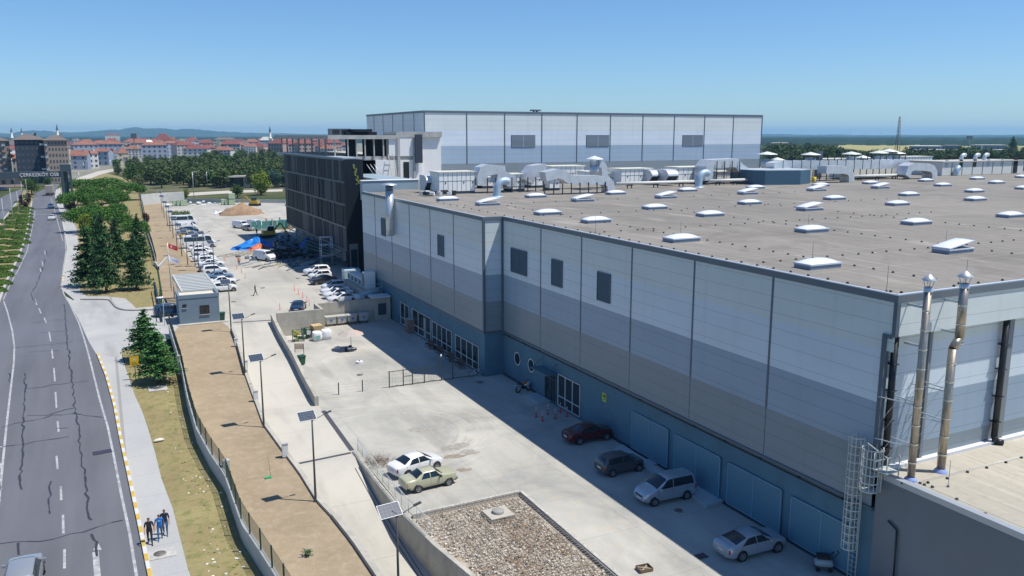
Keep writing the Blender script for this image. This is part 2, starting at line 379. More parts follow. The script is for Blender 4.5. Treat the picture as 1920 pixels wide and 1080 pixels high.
# pavements and verges
pvL = [p for p in rR[4:11]]
pav1 = [tuple(p) for p in rR[1:11]] + px((140, 563), (152, 562), (150, 545), (147, 500), (147, 455), (144, 429), (133, 409), (128, 398), (118, 375), (116, 362), (112, 352))
sheet('pavement_north', pav1, .012, M_side, kind='structure')
drive = px((122, 555), (137, 563), (152, 562), (205, 562), (212, 568), (220, 578), (238, 583), (296, 581), (330, 578), (338, 610), (310, 640), (298, 645), (262, 652), (228, 660), (232, 690), (184, 672), (181, 665), (166, 640), (146, 596))
sheet('driveway', drive, .016, M_drive, kind='structure')
pav2 = px((181, 665), (197, 705), (212, 760), (222, 815), (238, 890), (258, 985), (277, 1080), (300, 1200), (400, 1200), (352, 1066), (338, 1010), (323.7, 953), (302.6, 897), (291, 850), (278, 805), (266, 770), (253, 742), (239, 700), (230, 672))
sheet('pavement', pav2, .020, M_side, kind='structure')
pav3 = px((152, 562), (150, 547), (165, 556), (200, 556), (235, 560), (247, 570), (255, 578), (296, 574), (296, 581), (238, 583), (220, 578), (212, 568), (205, 562))
sheet('corner_pavement', pav3, .024, M_side, kind='structure')
grass = px((228, 660), (232, 672), (239, 700), (253, 742), (266, 770), (278, 805), (291, 850), (302.6, 897), (323.7, 953), (338, 1010), (352, 1066), (400, 1200)) + list(reversed(fence[9:])) + px((318, 655), (290, 650), (262, 652))
sheet('dry_grass_verge', grass, .008, M_dry, kind='structure')
parkg = px((112, 350), (118, 375), (128, 398), (133, 409), (144, 429), (147, 455), (147, 500), (150, 546), (165, 556), (200, 556), (235, 560), (247, 570), (255, 578), (297, 574)) + [fence[6], fence[5], fence[4], fence[3], fence[2], fence[1], fence[0]] + px((258, 340), (200, 325), (140, 330))
sheet('park_ground', parkg, .010, M_parkgrass, kind='structure')

# kerbs: real steps
def ribbon(mb, pts, w, h0, h1, mi=0, zf=zr, side=1, smooth_n=1):
    P = [Vector((p[0], p[1])) for p in pts]
    L = []; Rr = []
    for i, p in enumerate(P):
        d = (P[min(i + 1, len(P) - 1)] - P[max(i - 1, 0)]).normalized(); nrm = Vector((d.y, -d.x)) * side
        L.append(p); Rr.append(p + nrm * w)
    for i in range(len(P) - 1):
        a, b, c, d = L[i], L[i + 1], Rr[i + 1], Rr[i]
        if side < 0: a, b, c, d = d, c, b, a
        za, zb = zf(a.y), zf(b.y)
        v = [(q.x, q.y, zf(q.y) + hh) for hh in (h0, h1) for q in (a, b, c, d)]
        m = mi[i % len(mi)] if isinstance(mi, (list, tuple)) else mi
        mb.add(v, [(0, 1, 5, 4), (2, 3, 7, 6), (4, 5, 6, 7), (0, 4, 7, 3), (1, 2, 6, 5)], m)
    return mb
def resample(pts, step):
    P = [Vector((p[0], p[1])) for p in pts]; out = [P[0]]; acc = 0
    for a, b in zip(P, P[1:]):
        L = (b - a).length; t = step - acc
        while t <= L: out.append(a + (b - a) * t / L); t += step
        acc = L - (t - step)
    return [tuple(p) for p in out]
mb = MB(); ribbon(mb, resample(rR[14:], 1.0), .22, -.02, .15, [0, 1], side=-1)
mb.build('painted_kerb', [M_kyel, M_kwht], label='yellow and white painted kerb between the near road and pavement', cat='kerb')
mb = MB(); ribbon(mb, resample(rR[9:12], .9)[:7], .3, -.02, .15, [0, 1], side=-1)
mb.build('painted_kerb', [M_kyel, M_kwht], label='short yellow and white kerb just before the driveway mouth', cat='kerb')
mb = MB(); ribbon(mb, resample(rR[1:10], 3), .3, -.02, .14, 0, side=-1)
mb.build('kerb', M_kerb, label='plain grey kerb along the tree-lined pavement of the road', cat='kerb')
mb = MB(); ribbon(mb, resample(px((61, 378), (57, 400), (53, 430), (44, 462), (37, 482), (15, 527), (2, 562), (-8, 592)), 2.5), .35, -.02, .15, 0, side=1)
mb.build('kerb', M_kerb, label='pale kerb round the hedged median, road side', cat='kerb')
mb = MB(); ribbon(mb, resample(px((40, 366), (25.5, 386.7), (13, 402), (-6, 427)), 2.5), .35, -.02, .15, 0, side=-1)
mb.build('kerb', M_kerb, label='pale kerb of the median along the opposite carriageway', cat='kerb')
mb = MB(); ribbon(mb, resample(px((152, 562), (205, 562), (212, 568), (220, 578), (238, 583), (296, 581)), 1.5), .25, -.02, .16, 0, side=1)
mb.build('kerb', mat('kerb_dark', (.23, .22, .2), .8, var=.15, scale=3), label='dark curved kerb at the corner of the driveway mouth', cat='kerb')
# pale edge of the soil strip: retaining kerb of the ramp
mb = MB()
for pts, w, h in ((kerbL[0:3], .30, .55), (kerbL[2:9], .32, .22), (kerbL[8:], .38, .30)):
    P = resample(pts, 1.5) + [pts[-1]]
    ribbon(mb, P, w, -4.5, h, 0, side=(1 if pts[0][1] < pts[-1][1] else -1) * 1)
mb.build('ramp_kerb_wall', M_fconc, label='low concrete retaining kerb between the soil strip and the ramp', cat='retaining wall')

# road paint
def stripe(mb, pts, w, dz=.010, mi=0):
    P = [Vector((p[0], p[1])) for p in pts]
    for a, b in zip(P, P[1:]):
        cuts = [0, 1] + [(yb - a.y) / (b.y - a.y) for yb, _ in ZR[1:-1] if (a.y - yb) * (b.y - yb) < 0]; cuts.sort()
        d = (b - a).normalized(); n = Vector((-d.y, d.x)) * w / 2
        for t0, t1 in zip(cuts, cuts[1:]):
            p = a + (b - a) * t0; q = a + (b - a) * t1
            v = [p + n, p - n, q - n, q + n]
            if (v[1] - v[0]).cross(v[2] - v[0]) < 0: v = v[::-1]
            mb.add([(u.x, u.y, zr(u.y) + dz) for u in v], [(0, 1, 2, 3)], mi)
mb = MB()
edge = [(p[0] - .5, p[1]) for p in rR]
stripe(mb, px((121, 440), (124, 470), (119, 500), (115, 535), (120, 552), (131, 570), (148, 606), (158, 636), (167, 668), (176, 705), (186, 745), (202, 800), (212, 848), (226, 920), (243, 1000), (256, 1080), (264, 1130)), .17)
stripe(mb, px((96, 372), (104, 400), (112, 430), (118, 452)), .14)
stripe(mb, px((7, 565), (14, 585), (23, 620), (27, 650), (26, 680), (20, 730), (12, 800), (4, 880), (-3, 950)), .17)
stripe(mb, px((66, 395), (60, 430), (51, 470), (35, 505), (18, 535), (6, 562)), .14)
for a, b in [((106, 855), (108, 880)), ((114, 912), (115, 938)), ((118, 965), (119, 1001)), ((121, 1030), (121, 1066)), ((108, 790), (110, 810)), ((104, 735), (106, 765)), ((101, 690), (103, 715)), ((97, 655), (99, 672)), ((92, 622), (95, 640)), ((83, 596), (87, 606)), ((73, 578), (77, 588)), ((66, 562), (69, 572)), ((84, 470), (86, 485)), ((79, 490), (81, 500)), ((75, 503), (77, 510))]:
    stripe(mb, px(a, b), .15)
for i in range(7):
    a = S(62 + i * 8, 403 - i * .4); stripe(mb, [(a.x - .5, a.y), (a.x + .5, a.y)], .6)
ar = px((183, 1082), (179, 1035)); stripe(mb, ar, .34)
tip = px((175, 1032), (191, 1031), (181, 1013)); z = zr(tip[0][1]) + .010
mb.add([(p[0], p[1], zr(p[1]) + .010) for p in (tip[0], tip[1], tip[2])], [(0, 1, 2)])
for a, b in [((-2, 868), (4, 880)), ((-3, 905), (2, 918)), ((-6, 838), (5, 838))]: stripe(mb, px(a, b), .18)
mb.build('road_markings', M_line, kind='structure')
# sealed cracks
mb = MB(); rc = random.Random(3)
def crack(pts, w=.12, jit=.25):
    P = resample(px(*pts), .8); P = [(p[0] + rc.uniform(-jit, jit) * .5, p[1] + rc.uniform(-jit, jit)) for p in P]
    for a, b in zip(P, P[1:]): stripe(mb, [a, b], w * rc.uniform(.5, 1.5), .014)
for c in ([(48, 700), (43, 790), (40, 860), (38, 922)], [(121, 570), (124, 610), (127, 650), (133, 700), (141, 770), (150, 800)], [(146, 797), (152, 850), (159, 900), (165, 950), (171, 985)], [(52, 780), (90, 778), (145, 763)],
          [(45, 730), (100, 722), (175, 713)], [(3, 800), (60, 790), (100, 778), (148, 777), (203, 785)], [(4, 838), (60, 830), (148, 815)], [(0, 1019), (60, 1017), (130, 1003), (190, 988), (234, 972)], [(93, 905), (91, 965)], [(33, 1018), (32, 1045)],
          [(175, 1000), (182, 1020), (180, 1045)], [(52, 661), (88, 658), (120, 656)], [(20, 653), (90, 647), (150, 638)], [(60, 605), (90, 602), (118, 598)], [(108, 802), (145, 800)], [(88, 470), (82, 500), (76, 515), (70, 530), (62, 545), (58, 552), (66, 568)], [(18, 700), (18, 720)], [(80, 624), (135, 620)]):
    crack(c)
mb.build('sealed_cracks', M_crack, kind='structure')
mb = MB(); a = S(192, 848)
mb.obox((a.x, a.y, a.z + .02), 1.35, .75, .05, .1); o = mb.build('drain_grate', mat('drain_iron', (.07, .065, .09), .45, .4), label='dark rectangular drain grate by the road edge line', cat='drain', org=(a.x, a.y, a.z))
# trench drains and patches in the yard
mb = MB()
def flat_strip(mb, pts, w, z, mi=0):
    P = [Vector(p[:2]) for p in pts]
    for a, b in zip(P, P[1:]):
        d = (b - a).normalized(); n = Vector((-d.y, d.x)) * w / 2; v = [a + n, a - n, b - n, b + n]
        if (v[1] - v[0]).cross(v[2] - v[0]) < 0: v = v[::-1]
        mb.add([(u.x, u.y, z(u.y) if callable(z) else z) for u in v], [(0, 1, 2, 3)], mi)
M_grate = mat('trench_grate', (.10, .095, .10), .5, .3, var=.2, scale=8)
flat_strip(mb, [at(606, 770), at(660, 845)], .42, .006); mb.build('trench_drain', M_grate, label='dark diagonal trench drain from the wall end towards the railing', cat='drain')
mb = MB(); flat_strip(mb, [at(561, 869), at(658, 849)], .35, .006); mb.build('trench_drain', M_grate, label='dark trench drain crossing the top of the ramp', cat='drain')
mb = MB(); flat_strip(mb, [at(436, 605, 2), at(514, 600, 2)], .35, 2.02); mb.build('trench_drain', M_grate, label='thin trench drain crossing the parking entrance above the ramp', cat='drain')
mb = MB(); P = [(16.15, y) for y in (60.5, 55, 50, 40, 30, 22)]
for a, b in zip(P, P[1:]):
    for dx in (0, .28): flat_strip(mb, [(a[0] + dx, a[1]), (b[0] + dx, b[1])], .07, lambda y: zp(y) + .012)
mb.build('gutter', M_grate, label='narrow double-edged gutter running along the foot of the railed wall', cat='drain')
def manhole(p, r, lab, ring=None, rect=None):
    mb = MB()
    if rect: mb.obox((p.x, p.y, p.z + .03), rect[0], rect[1], .08, rect[2], 1)
    mb.lathe([(r, .01), (r, .09 if rect else .03), (0, .095 if rect else .035)], (p.x, p.y, p.z), 20, 0)
    mb.build('manhole_cover', [mat('manhole_iron', (.16, .14, .12), .7, .2, var=.3, scale=6), M_kerb], label=lab, cat='manhole', group=None, org=tuple(p))
manhole(S(300, 1040), .36, 'round manhole in a pale square frame on the pavement', rect=(1.8, 1.25, .0))
manhole(S(296, 729), .4, 'square concrete manhole slab in the grass by the twin conifer', rect=(1.7, 1.6, 0))
manhole(at(675, 703), .35, 'manhole cover in the lower yard by the mesh fence')
manhole(at(899, 717), .4, 'manhole cover in the shade near the bicycle')
for (x, y), lab in (((492, 617), 'manhole in the ramp top, nearer the wall'), ((477, 626), 'manhole in the ramp top, nearer the lamp'), ((493, 540), 'small manhole in the parking lane beside the walking man'), ((438, 566), 'small manhole in the parking lane by the white hatchback'), ((559, 522), 'small manhole by the shadow edge near the parked white cars')): manhole(at(x, y, 2.01 if y < 600 else zp(95)), .38, lab)
# irregular oil and mud stains: real flat films on the slab
def blob(name, c, r, m, lab, cat, sx=1., sy=1., z=.006, seed=1, thick=0., kind=None):
    rr = random.Random(seed); n = 22; ph = [rr.uniform(0, 6.28) for _ in range(4)]
    P = []
    for i in range(n):
        t = 2 * math.pi * i / n; q = r * (1 + .22 * math.sin(2 * t + ph[0]) + .16 * math.sin(3 * t + ph[1]) + .12 * math.sin(5 * t + ph[2]) + rr.uniform(-.08, .08)); P.append((c[0] + q * sx * math.cos(t), c[1] + q * sy * math.sin(t)))
    mb = MB(); mb.add([(p[0], p[1], z) for p in P] + [(c[0], c[1], z + .002)], [(i, (i + 1) % n, n) for i in range(n)])
    return mb.build(name, m, label=lab, cat=cat, kind=kind)
M_stain = mat('damp_stain', (.30, .28, .245), .8, var=.25, scale=2.5); M_mud = mat('dried_mud', (.26, .22, .17), .95, var=.35, scale=5)
for i, (x, y, r, sx, sy) in enumerate([(778, 805, .5, 1.3, .8), (800, 806, .6, 1.4, .8), (852, 838, .9, 1.2, .8), (878, 848, .7, 1.3, .7)]):
    a = at(x, y); blob('stain', (a.x, a.y), r, M_stain, None, None, sx, sy, .005 + i * .0015, i + 2, kind='structure')
a = at(870, 881); blob('mud_patch', (a.x, a.y), .42, M_mud, 'small patch of brown mud ahead of the beige sedan', 'mud patch', 1.3, .9, .012, 9)
a = at(850, 856); blob('mud_patch', (a.x, a.y), .6, M_mud, 'broken brown mud patch by the nose of the white sedan', 'mud patch', 1.5, .7, .012, 12)
# hills and forested plain far off
def ridge(name, prof, D, depth, m, base=-3):
    """prof: (pixel x, pixel y of the crest); a solid ridge with its own depth"""
    mb = MB(); rows = []
    P = []
    for (x0, y0), (x1, y1) in zip(prof, prof[1:]):
        for k in range(6): P.append((x0 + (x1 - x0) * k / 6, y0 + (y1 - y0) * k / 6))
    P.append(prof[-1])
    for i, (x, y) in enumerate(P):
        c = atD(x, y, D); u = Vector((c.x, c.y, 0)).normalized(); h = c.z + rnd.uniform(-1, 1) * 3
        rows.append([Vector((c.x, c.y, base)) - u * depth, Vector((c.x, c.y, base + (h - base) * .55)) - u * depth * .5 + Vector((0, 0, rnd.uniform(-5, 5))), Vector((c.x, c.y, h)), Vector((c.x, c.y, base)) + u * depth])
    v = [p for r in rows for p in r]; f = []
    for i in range(len(rows) - 1):
        for j in range(3): f.append((i * 4 + j, (i + 1) * 4 + j, (i + 1) * 4 + j + 1, i * 4 + j + 1))
    mb.add(v, f, 0, True); return mb.build(name, m, kind='structure')
ridge('hills', [(-250, 252), (-60, 251), (20, 250), (40, 246), (60, 244.5), (85, 245), (110, 248), (150, 247.5), (185, 245), (205, 243), (222, 243.5), (240, 239.5), (256, 238.2), (272, 241), (300, 240.3), (330, 243), (355, 241.5), (375, 243), (410, 246.5), (470, 249), (600, 251.5), (760, 252.3), (900, 253)], 11000, 1500, M_hill)
ridge('far_ridge', [(1380, 253), (1440, 251.3), (1480, 251.7), (1530, 253), (1570, 251.8), (1600, 253), (1700, 253), (1850, 252.7), (1960, 252.2), (2100, 252.8), (2300, 253)], 12500, 1500, M_hill)
# forest canopy as a low raised mass (uneven top), far behind the works
def canopy(name, x0, x1, D0, D1, h, seed):
    rr = random.Random(seed); mb = MB(); nx, ny = 60, 8; rows = []
    for j in range(ny + 1):
        D = D0 + (D1 - D0) * j / ny
        for i in range(nx + 1):
            c = atD(x0 + (x1 - x0) * i / nx, 254, D); hh = 0 if j in (0, ny) or i in (0, nx) else h * rr.uniform(.5, 1.25); rows.append((c.x, c.y, 1 + hh))
    f = [(j * (nx + 1) + i, j * (nx + 1) + i + 1, (j + 1) * (nx + 1) + i + 1, (j + 1) * (nx + 1) + i) for j in range(ny) for i in range(nx)]
    mb.add(rows, f, 0, False); return mb.build(name, M_forestland, kind='stuff', label='dark far-off woodland covering the plain below the horizon', cat='woodland')
canopy('woodland', 1380, 2150, 1900, 11500, 10, 5)
canopy('woodland', -300, 760, 2300, 9500, 10, 6)['label'] = 'dark far-off woodland behind the town roofs'
fl = [tuple(at(x, y, 2.0)[:2]) for x, y in ((1560, 287), (1900, 284), (2100, 283), (2100, 271.5), (1900, 271.5), (1572, 271.5))]
sheet('crop_field', fl, .3, mat('ripe_field', (.27, .27, .10), 1., color2=(.36, .31, .15), scale=.004, spec=.05), kind='structure')

# ---------------------------------------------------------------- factory: cladding materials
def mk_panel(name, c, rough=.42, spec=.5):
    g = NT(name, rough=rough, spec=spec); x, y, z = g.xyz()
    n = g.noise((.15, .15, .5), 4); j = g.lines(z, 1.0, .022, .5); s = g.noise((1.5, 1.5, .06), 4)
    q = g.mix(g.ramp(n, .3, .75), tuple(v * .95 for v in c), tuple(min(1, v * 1.05) for v in c)); q = g.mix(g.math('MULTIPLY', g.ramp(s, .52, .78), .2), q, tuple(v * .6 for v in c))
    q = g.mix(g.math('MULTIPLY', j, .7), q, tuple(v * .3 for v in c)); g.color(q)
    hf = g.math('ABSOLUTE', g.math('SUBTRACT', g.math('MODULO', g.math('ADD', z, 50), .25), .125)); g.bump(hf, .06, .02); return g.m
P1 = mk_panel('panel_pale', (.60, .665, .665)); P2 = mk_panel('panel_light_blue', (.58, .67, .735)); P3 = mk_panel('panel_mid_blue', (.27, .36, .45)); P4 = mk_panel('panel_dark_grey', (.20, .25, .285))
BANDS = [(14.0, 17.0, 0), (11.0, 14.0, 1), (8.15, 11.0, 2), (4.85, 8.15, 3)]
M_base = mat('base_render', (.075, .165, .225), .75, var=.12, scale=.5, bump=.08, bscale=30)
M_trim = mat('slate_trim', (.085, .12, .155), .45, spec=.4)
M_coping = mat('slate_coping', (.12, .15, .18), .4)
M_louv = mat('louvre_blue', (.06, .12, .17), .5)
M_glass = mat('dark_glass', (.012, .02, .026), .08, spec=.8)
M_wframe = mat('white_frame', (.62, .64, .63), .45)
M_black = mat('black_plastic', (.012, .014, .018), .45)
M_galv = mat('galvanised', (.55, .60, .64), .38, .55, var=.12, scale=1.2)
M_steel = mat('stainless', (.42, .37, .30), .40, .85, var=.25, scale=3, stretch=(6, 6, .6))
M_whitesteel = mat('painted_ladder', (.50, .53, .50), .5)
def mk_roof(name, a, b, xl=1.05):
    g = NT(name, rough=.85, spec=.2); x, y, z = g.xyz()
    n = g.noise((.06, .05, .1), 5, .6); n2 = g.noise((1.6, .09, 1), 5, .6); n3 = g.noise(2.2, 5); n5 = g.noise((.35, .12, 1), 5)
    c = g.mix(g.ramp(n, .35, .68), a, b); c = g.mix(g.math('MULTIPLY', g.ramp(n2, .5, .72), .6), c, tuple(min(1, v * 1.35) for v in a)); c = g.mix(g.math('MULTIPLY', g.ramp(n3, .5, .8), .3), c, tuple(v * .6 for v in b))
    n7 = g.noise((.09, .07, .1), 5, .65, dist=1.2); c = g.mix(g.math('MULTIPLY', g.ramp(n7, .53, .6), .38), c, tuple(v * .72 for v in b)); c = g.mix(g.math('MULTIPLY', g.ramp(n5, .60, .70), .55), c, tuple(min(1, v * 1.45) for v in a))
    j = g.lines(x, xl, .045); j2 = g.lines(y, 7.7, .09, 1.0); j3 = g.lines(y, 15.4, .35, 2.0)
    c = g.mix(g.math('MULTIPLY', j, .42), c, tuple(v * .45 for v in b)); c = g.mix(g.math('MULTIPLY', j2, .40), c, (.42, .39, .34)); c = g.mix(g.math('MULTIPLY', j3, .15), c, (.42, .39, .34))
    g.color(c); g.bump(n3, .15, .03); return g.m
M_roof = mk_roof('roof_membrane', (.245, .228, .20), (.19, .178, .158))
M_roof2 = mk_roof('annex_roof', (.42, .39, .32), (.33, .31, .26), 2.1)

def wallX(mb, X, y0, y1, bands, zt=None):
    """west-facing wall"""
    for a, b, i in bands: mb.quad((X, y1, a), (X, y0, a), (X, y0, b), (X, y1, b), i)
def wallY(mb, Y, x0, x1, bands):
    for a, b, i in bands: mb.quad((x0, Y, a), (x1, Y, a), (x1, Y, b), (x0, Y, b), i)
WXM = 37.45; XE = 200.
factory = empty('factory_hall', (WXM, 29.5, 0), label='huge factory hall with banded grey-blue cladding and a flat grey roof', cat='factory')
PM = [P1, P2, P3, P4]
mb = MB(); wallX(mb, WXM, 29.5, 78.0, BANDS[:1]); wallX(mb, WXM, 30.1, 78.0, [(11, 14, 1), (8.15, 11, 2), (4.85, 8.15, 3)]); mb.build('wall', PM, factory)
mb = MB(); wallY(mb, 78.0, 35.26, WXM, BANDS); mb.build('wall', PM, factory)
mb = MB(); wallX(mb, 35.26, 78.0, 122.5, BANDS); mb.quad((39.9, 122.5, 0), (35.26, 122.5, 0), (35.26, 122.5, 17), (39.9, 122.5, 17), 3); mb.build('wall', PM, factory)
mb = MB(); wallY(mb, 29.5, WXM, XE, [(14.85, 17, 0)]); mb.quad((WXM, 29.5, 14.85), (WXM, 30.15, 14.85), (XE, 30.15, 14.85), (XE, 29.5, 14.85), 0)
wallY(mb, 30.15, WXM + .0, XE, [(14.0, 14.85, 0), (11, 14, 1), (8.15, 11, 2), (6.6, 8.15, 3)])
mb.build('wall', PM, factory)
mb = MB(); mb.box(XE - .1, 29.6, 0, XE, 160, 16.9, 0); mb.build('wall', PM, factory)
# lower walls, set back a little below the cladding
mb = MB(); mb.box(37.56, 29.3, -.3, 38.6, 78.2, 4.8, 0); mb.build('base_wall', M_base, factory)
mb = MB(); mb.box(35.36, 78.1, -.3, 36.5, 122.4, 4.8, 0); mb.box(36.5, 78.1, -.3, 37.55, 78.4, 4.8, 0); mb.build('base_wall', M_base, factory)
# plinth line
mb = MB(); mb.box(37.50, 29.4, 0, 37.555, 60.2, .16); mb.box(37.50, 68.9, 0, 37.555, 77.9, .16); mb.build('plinth', mat('plinth_dark', (.03, .05, .065), .7), factory)
# roof
mb = MB(); rp = [(35.4, 78.1), (37.6, 78.1), (37.6, 29.6), (XE - .1, 29.6), (XE - .1, 176), (40.2, 176), (40.2, 122.4), (35.4, 122.4)]; mb.prism(rp, 16.5, 16.95); mb.build('roof', M_roof, factory)
# coping, vertical joints and trims
mb = MB()
mb.box(37.38, 29.43, 16.72, 37.72, 78.0, 17.12); mb.box(37.72, 29.43, 16.72, XE, 29.77, 17.12); mb.box(35.19, 77.93, 16.72, 35.53, 122.5, 17.12); mb.box(35.53, 77.93, 16.72, 37.38, 78.27, 17.12); mb.build('coping', M_coping, factory)
mb = MB(); mb.box(37.6, 29.60, 17.121, XE, 29.82, 17.14); mb.box(37.55, 29.82, 17.121, 37.74, 78.0, 17.14); mb.box(35.36, 78.1, 17.121, 35.55, 122.4, 17.14); mb.build('flashing', mat('pale_flashing', (.6, .64, .68), .4, .3), factory)
def seam(mb, x, y, z0, z1, w=.16, d=.03):
    mb.box(x - d, y - w / 2, z0, x + .01, y + w / 2, z1)
mb = MB()
for y in (38.64, 46.38, 54.16, 61.92, 69.46): seam(mb, WXM, y, 8.15, 16.72, .15); seam(mb, WXM, y, 5.0, 8.15, .06, .012)
for y in (86.2, 93.6, 101.1, 108.5, 116): seam(mb, 35.26, y, 8.15, 16.72, .15); seam(mb, 35.26, y, 5.0, 8.15, .06, .012)
mb.box(37.36, 29.42, 14.85, 37.62, 29.66, 16.72); mb.box(37.34, 29.98, 7.0, 37.66, 30.22, 14.85)      # near corner posts
mb.box(37.36, 29.66, 14.72, 37.62, 30.22, 14.92)
mb.box(37.30, 77.72, 4.85, 37.6, 77.985, 16.72); mb.box(35.18, 77.92, 4.85, 35.42, 78.22, 16.72)
mb.box(35.42, 77.94, 4.72, 37.35, 78.02, 4.92); mb.box(35.17, 77.92, 4.70, 35.36, 122.4, 4.90); mb.box(37.36, 29.98, 4.70, 37.57, 77.72, 4.90)
mb.build('trim', M_trim, factory)
mb = MB(); mb.tube((37.30, 31, 4.62), (37.30, 77.5, 4.62), .055)
for i in range(14): mb.box(37.28, 32 + i * 3.4, 4.60, 37.57, 32.1 + i * 3.4, 4.68)
mb.build('pipe', M_black, factory)
# south wall seams under the fascia and the black downpipes
for x, w in ((48.0, .5), (58.5, .5), (69, .5), (41.02, .22)): mb = MB(); mb.box(x, 30.02, 7.1, x + w, 30.149, 14.84); mb.build('wall_post', mat('seam_trim', (.17, .20, .22), .5), factory)  # plain grey trim colour of the wall seams
for x in (37.95, 47.45):
    mb = MB(); mb.tube((x, 29.85, 7.45), (x, 29.85, 14.84), .19, n=12)
    if x > 40: mb.path([(x, 29.85, 7.5), (x + .05, 29.75, 7.2), (x + .35, 29.5, 7.14)], .19, 10)
    for z in (8.4, 10, 11.7, 13.2): mb.box(x - .21, 29.64, z, x + .21, 30.14, z + .05)
    mb.build('downpipe', M_black, factory)
# louvres
def louvre(parent, X, y0, y1, z0, z1, mull=False, m=M_louv):
    mb = MB(); mb.box(X - .03, y0, z0, X - .005, y1, z1, 0)
    n = int((z1 - z0) / .13)
    for i in range(n): z = z0 + (i + .5) * (z1 - z0) / n; mb.bar((X - .06, y0 + .05, z), (X - .06, y1 - .05, z), .05, .05, 0)
    for a, b in ((y0, y0 + .06), (y1 - .06, y1)): mb.box(X - .1, a, z0, X - .03, b, z1, 1)
    mb.box(X - .1, y0, z1 - .06, X - .03, y1, z1, 1); mb.box(X - .1, y0, z0, X - .03, y1, z0 + .06, 1)
    if mull: ym = (y0 + y1) / 2; mb.box(X - .1, ym - .05, z0, X - .03, ym + .05, z1, 1)
    mb.build('louvre', [m, M_trim], parent)
louvre(factory, WXM, 72.3, 75.9, 11.6, 14.1, True); louvre(factory, WXM, 65.2, 67.25, 11.6, 14.1); louvre(factory, WXM, 57.15, 59.2, 11.6, 14.08)
louvre(factory, 35.26, 89.1, 91.05, 11.5, 13.95); louvre(factory, 35.26, 111.1, 113.0, 11.5, 14.0)
# glazed bays of the lower wall
def glazing(parent, X, y0, y1, z0, z1, cols, transom=.30, name='window', fr=M_wframe):
    mb = MB(); mb.box(X - .02, y0, z0, X - .004, y1, z1, 0)
    fx0, fx1 = X - .09, X - .02
    for z in (z0, z1 - .09, z0 + (z1 - z0) * transom): mb.box(fx0, y0, z, fx1, y1, z + .06, 1)
    for i in range(cols + 1): y = y0 + (y1 - y0 - .09) * i / cols; mb.box(fx0 - .003, y, z0, fx1, y + .06, z1, 1)
    return mb.build(name, [M_glass, fr], parent)
glazing(factory, 37.56, 61.9, 66.0, .12, 3.25, 3)
e = glazing(factory, 37.56, 66.3, 68.6, .1, 2.95, 2, .8, 'door', M_trim)
glazing(factory, 35.36, 79.6, 86.2, .15, 2.95, 4); glazing(factory, 35.36, 87.3, 93.7, .15, 3.0, 4); glazing(factory, 35.36, 94.2, 101.0, .15, 3.2, 3); glazing(factory, 35.36, 102.2, 105.8, .15, 3.2, 2)
mb = MB(); mb.box(36.2, 65.9, 3.12, 37.55, 69.3, 3.2, 0); mb.bar((36.3, 66.2, 3.2), (37.5, 66.2, 4.1), .05, .05, 1); mb.bar((36.3, 69.0, 3.2), (37.5, 69.0, 4.1), .05, .05, 1)
mb.build('canopy', [mat('canopy_glass', (.06, .15, .19), .15), M_trim], factory)
for y, z in ((74.6, 2.55), (71.5, 2.6)):          # round windows
    mb = MB(); n = 24
    for r0, r1, X, mi in ((0, .62, 37.545, 0), (.6, .72, 37.50, 1)):
        v = []; 
        for i in range(n): t = 2 * math.pi * i / n; v += [(X, y + r0 * math.cos(t), z + r0 * math.sin(t)), (X, y + r1 * math.cos(t), z + r1 * math.sin(t))]
        mb.add(v, [(2 * i, 2 * i + 1, 2 * ((i + 1) % n) + 1, 2 * ((i + 1) % n)) for i in range(n)], mi)
    mb.build('round_window', [M_glass, M_wframe], factory)
# mesh screens on the base wall
def mk_mesh(name, c):
    g = NT(name, rough=.5, spec=.4); x, y, z = g.xyz()
    a = g.lines(g.math('ADD', y, z), .16, .05); b = g.lines(g.math('SUBTRACT', y, z), .16, .05); l_ = g.math('MAXIMUM', a, b); g.color(g.mix(l_, tuple(v * .55 for v in c), tuple(v * 1.25 for v in c))); return g.m
M_screen = mk_mesh('expanded_mesh', (.10, .225, .31))
for y0, y1, zt in ((48.7, 53.6, 3.35), (42.7, 47.9, 3.27), (36.8, 41.9, 3.22), (31.0, 36.0, 3.15)):
    mb = MB(); mb.box(37.44, y0, .2, 37.50, y1, zt, 0)
    ym = (y0 + y1) / 2
    for a, b in ((y0, y0 + .07), (y1 - .07, y1), (ym - .03, ym + .03)): mb.box(37.40, a, .2, 37.44, b, zt, 1)
    mb.box(37.40, y0, zt - .06, 37.437, y1, zt, 1); mb.box(37.40, y0, .2, 37.437, y1, .26, 1); mb.build('mesh_screen', [M_screen, mat('screen_frame', (.16, .33, .44), .5)], factory)
mb = MB(); mb.obox(atX(1133, 745, 37.54), .02, .62, .75); mb.build('notice', [mat('notice_yellow_green', (.42, .55, .05), .6)], factory)
mb = MB(); q = atX(1133, 745, 37.52); mb.box(q.x, q.y - .18, q.z - .2, q.x + .008, q.y + .18, q.z - .12); mb.box(q.x, q.y - .18, q.z + .02, q.x + .008, q.y + .18, q.z + .22); mb.build('notice_print', M_black, factory)
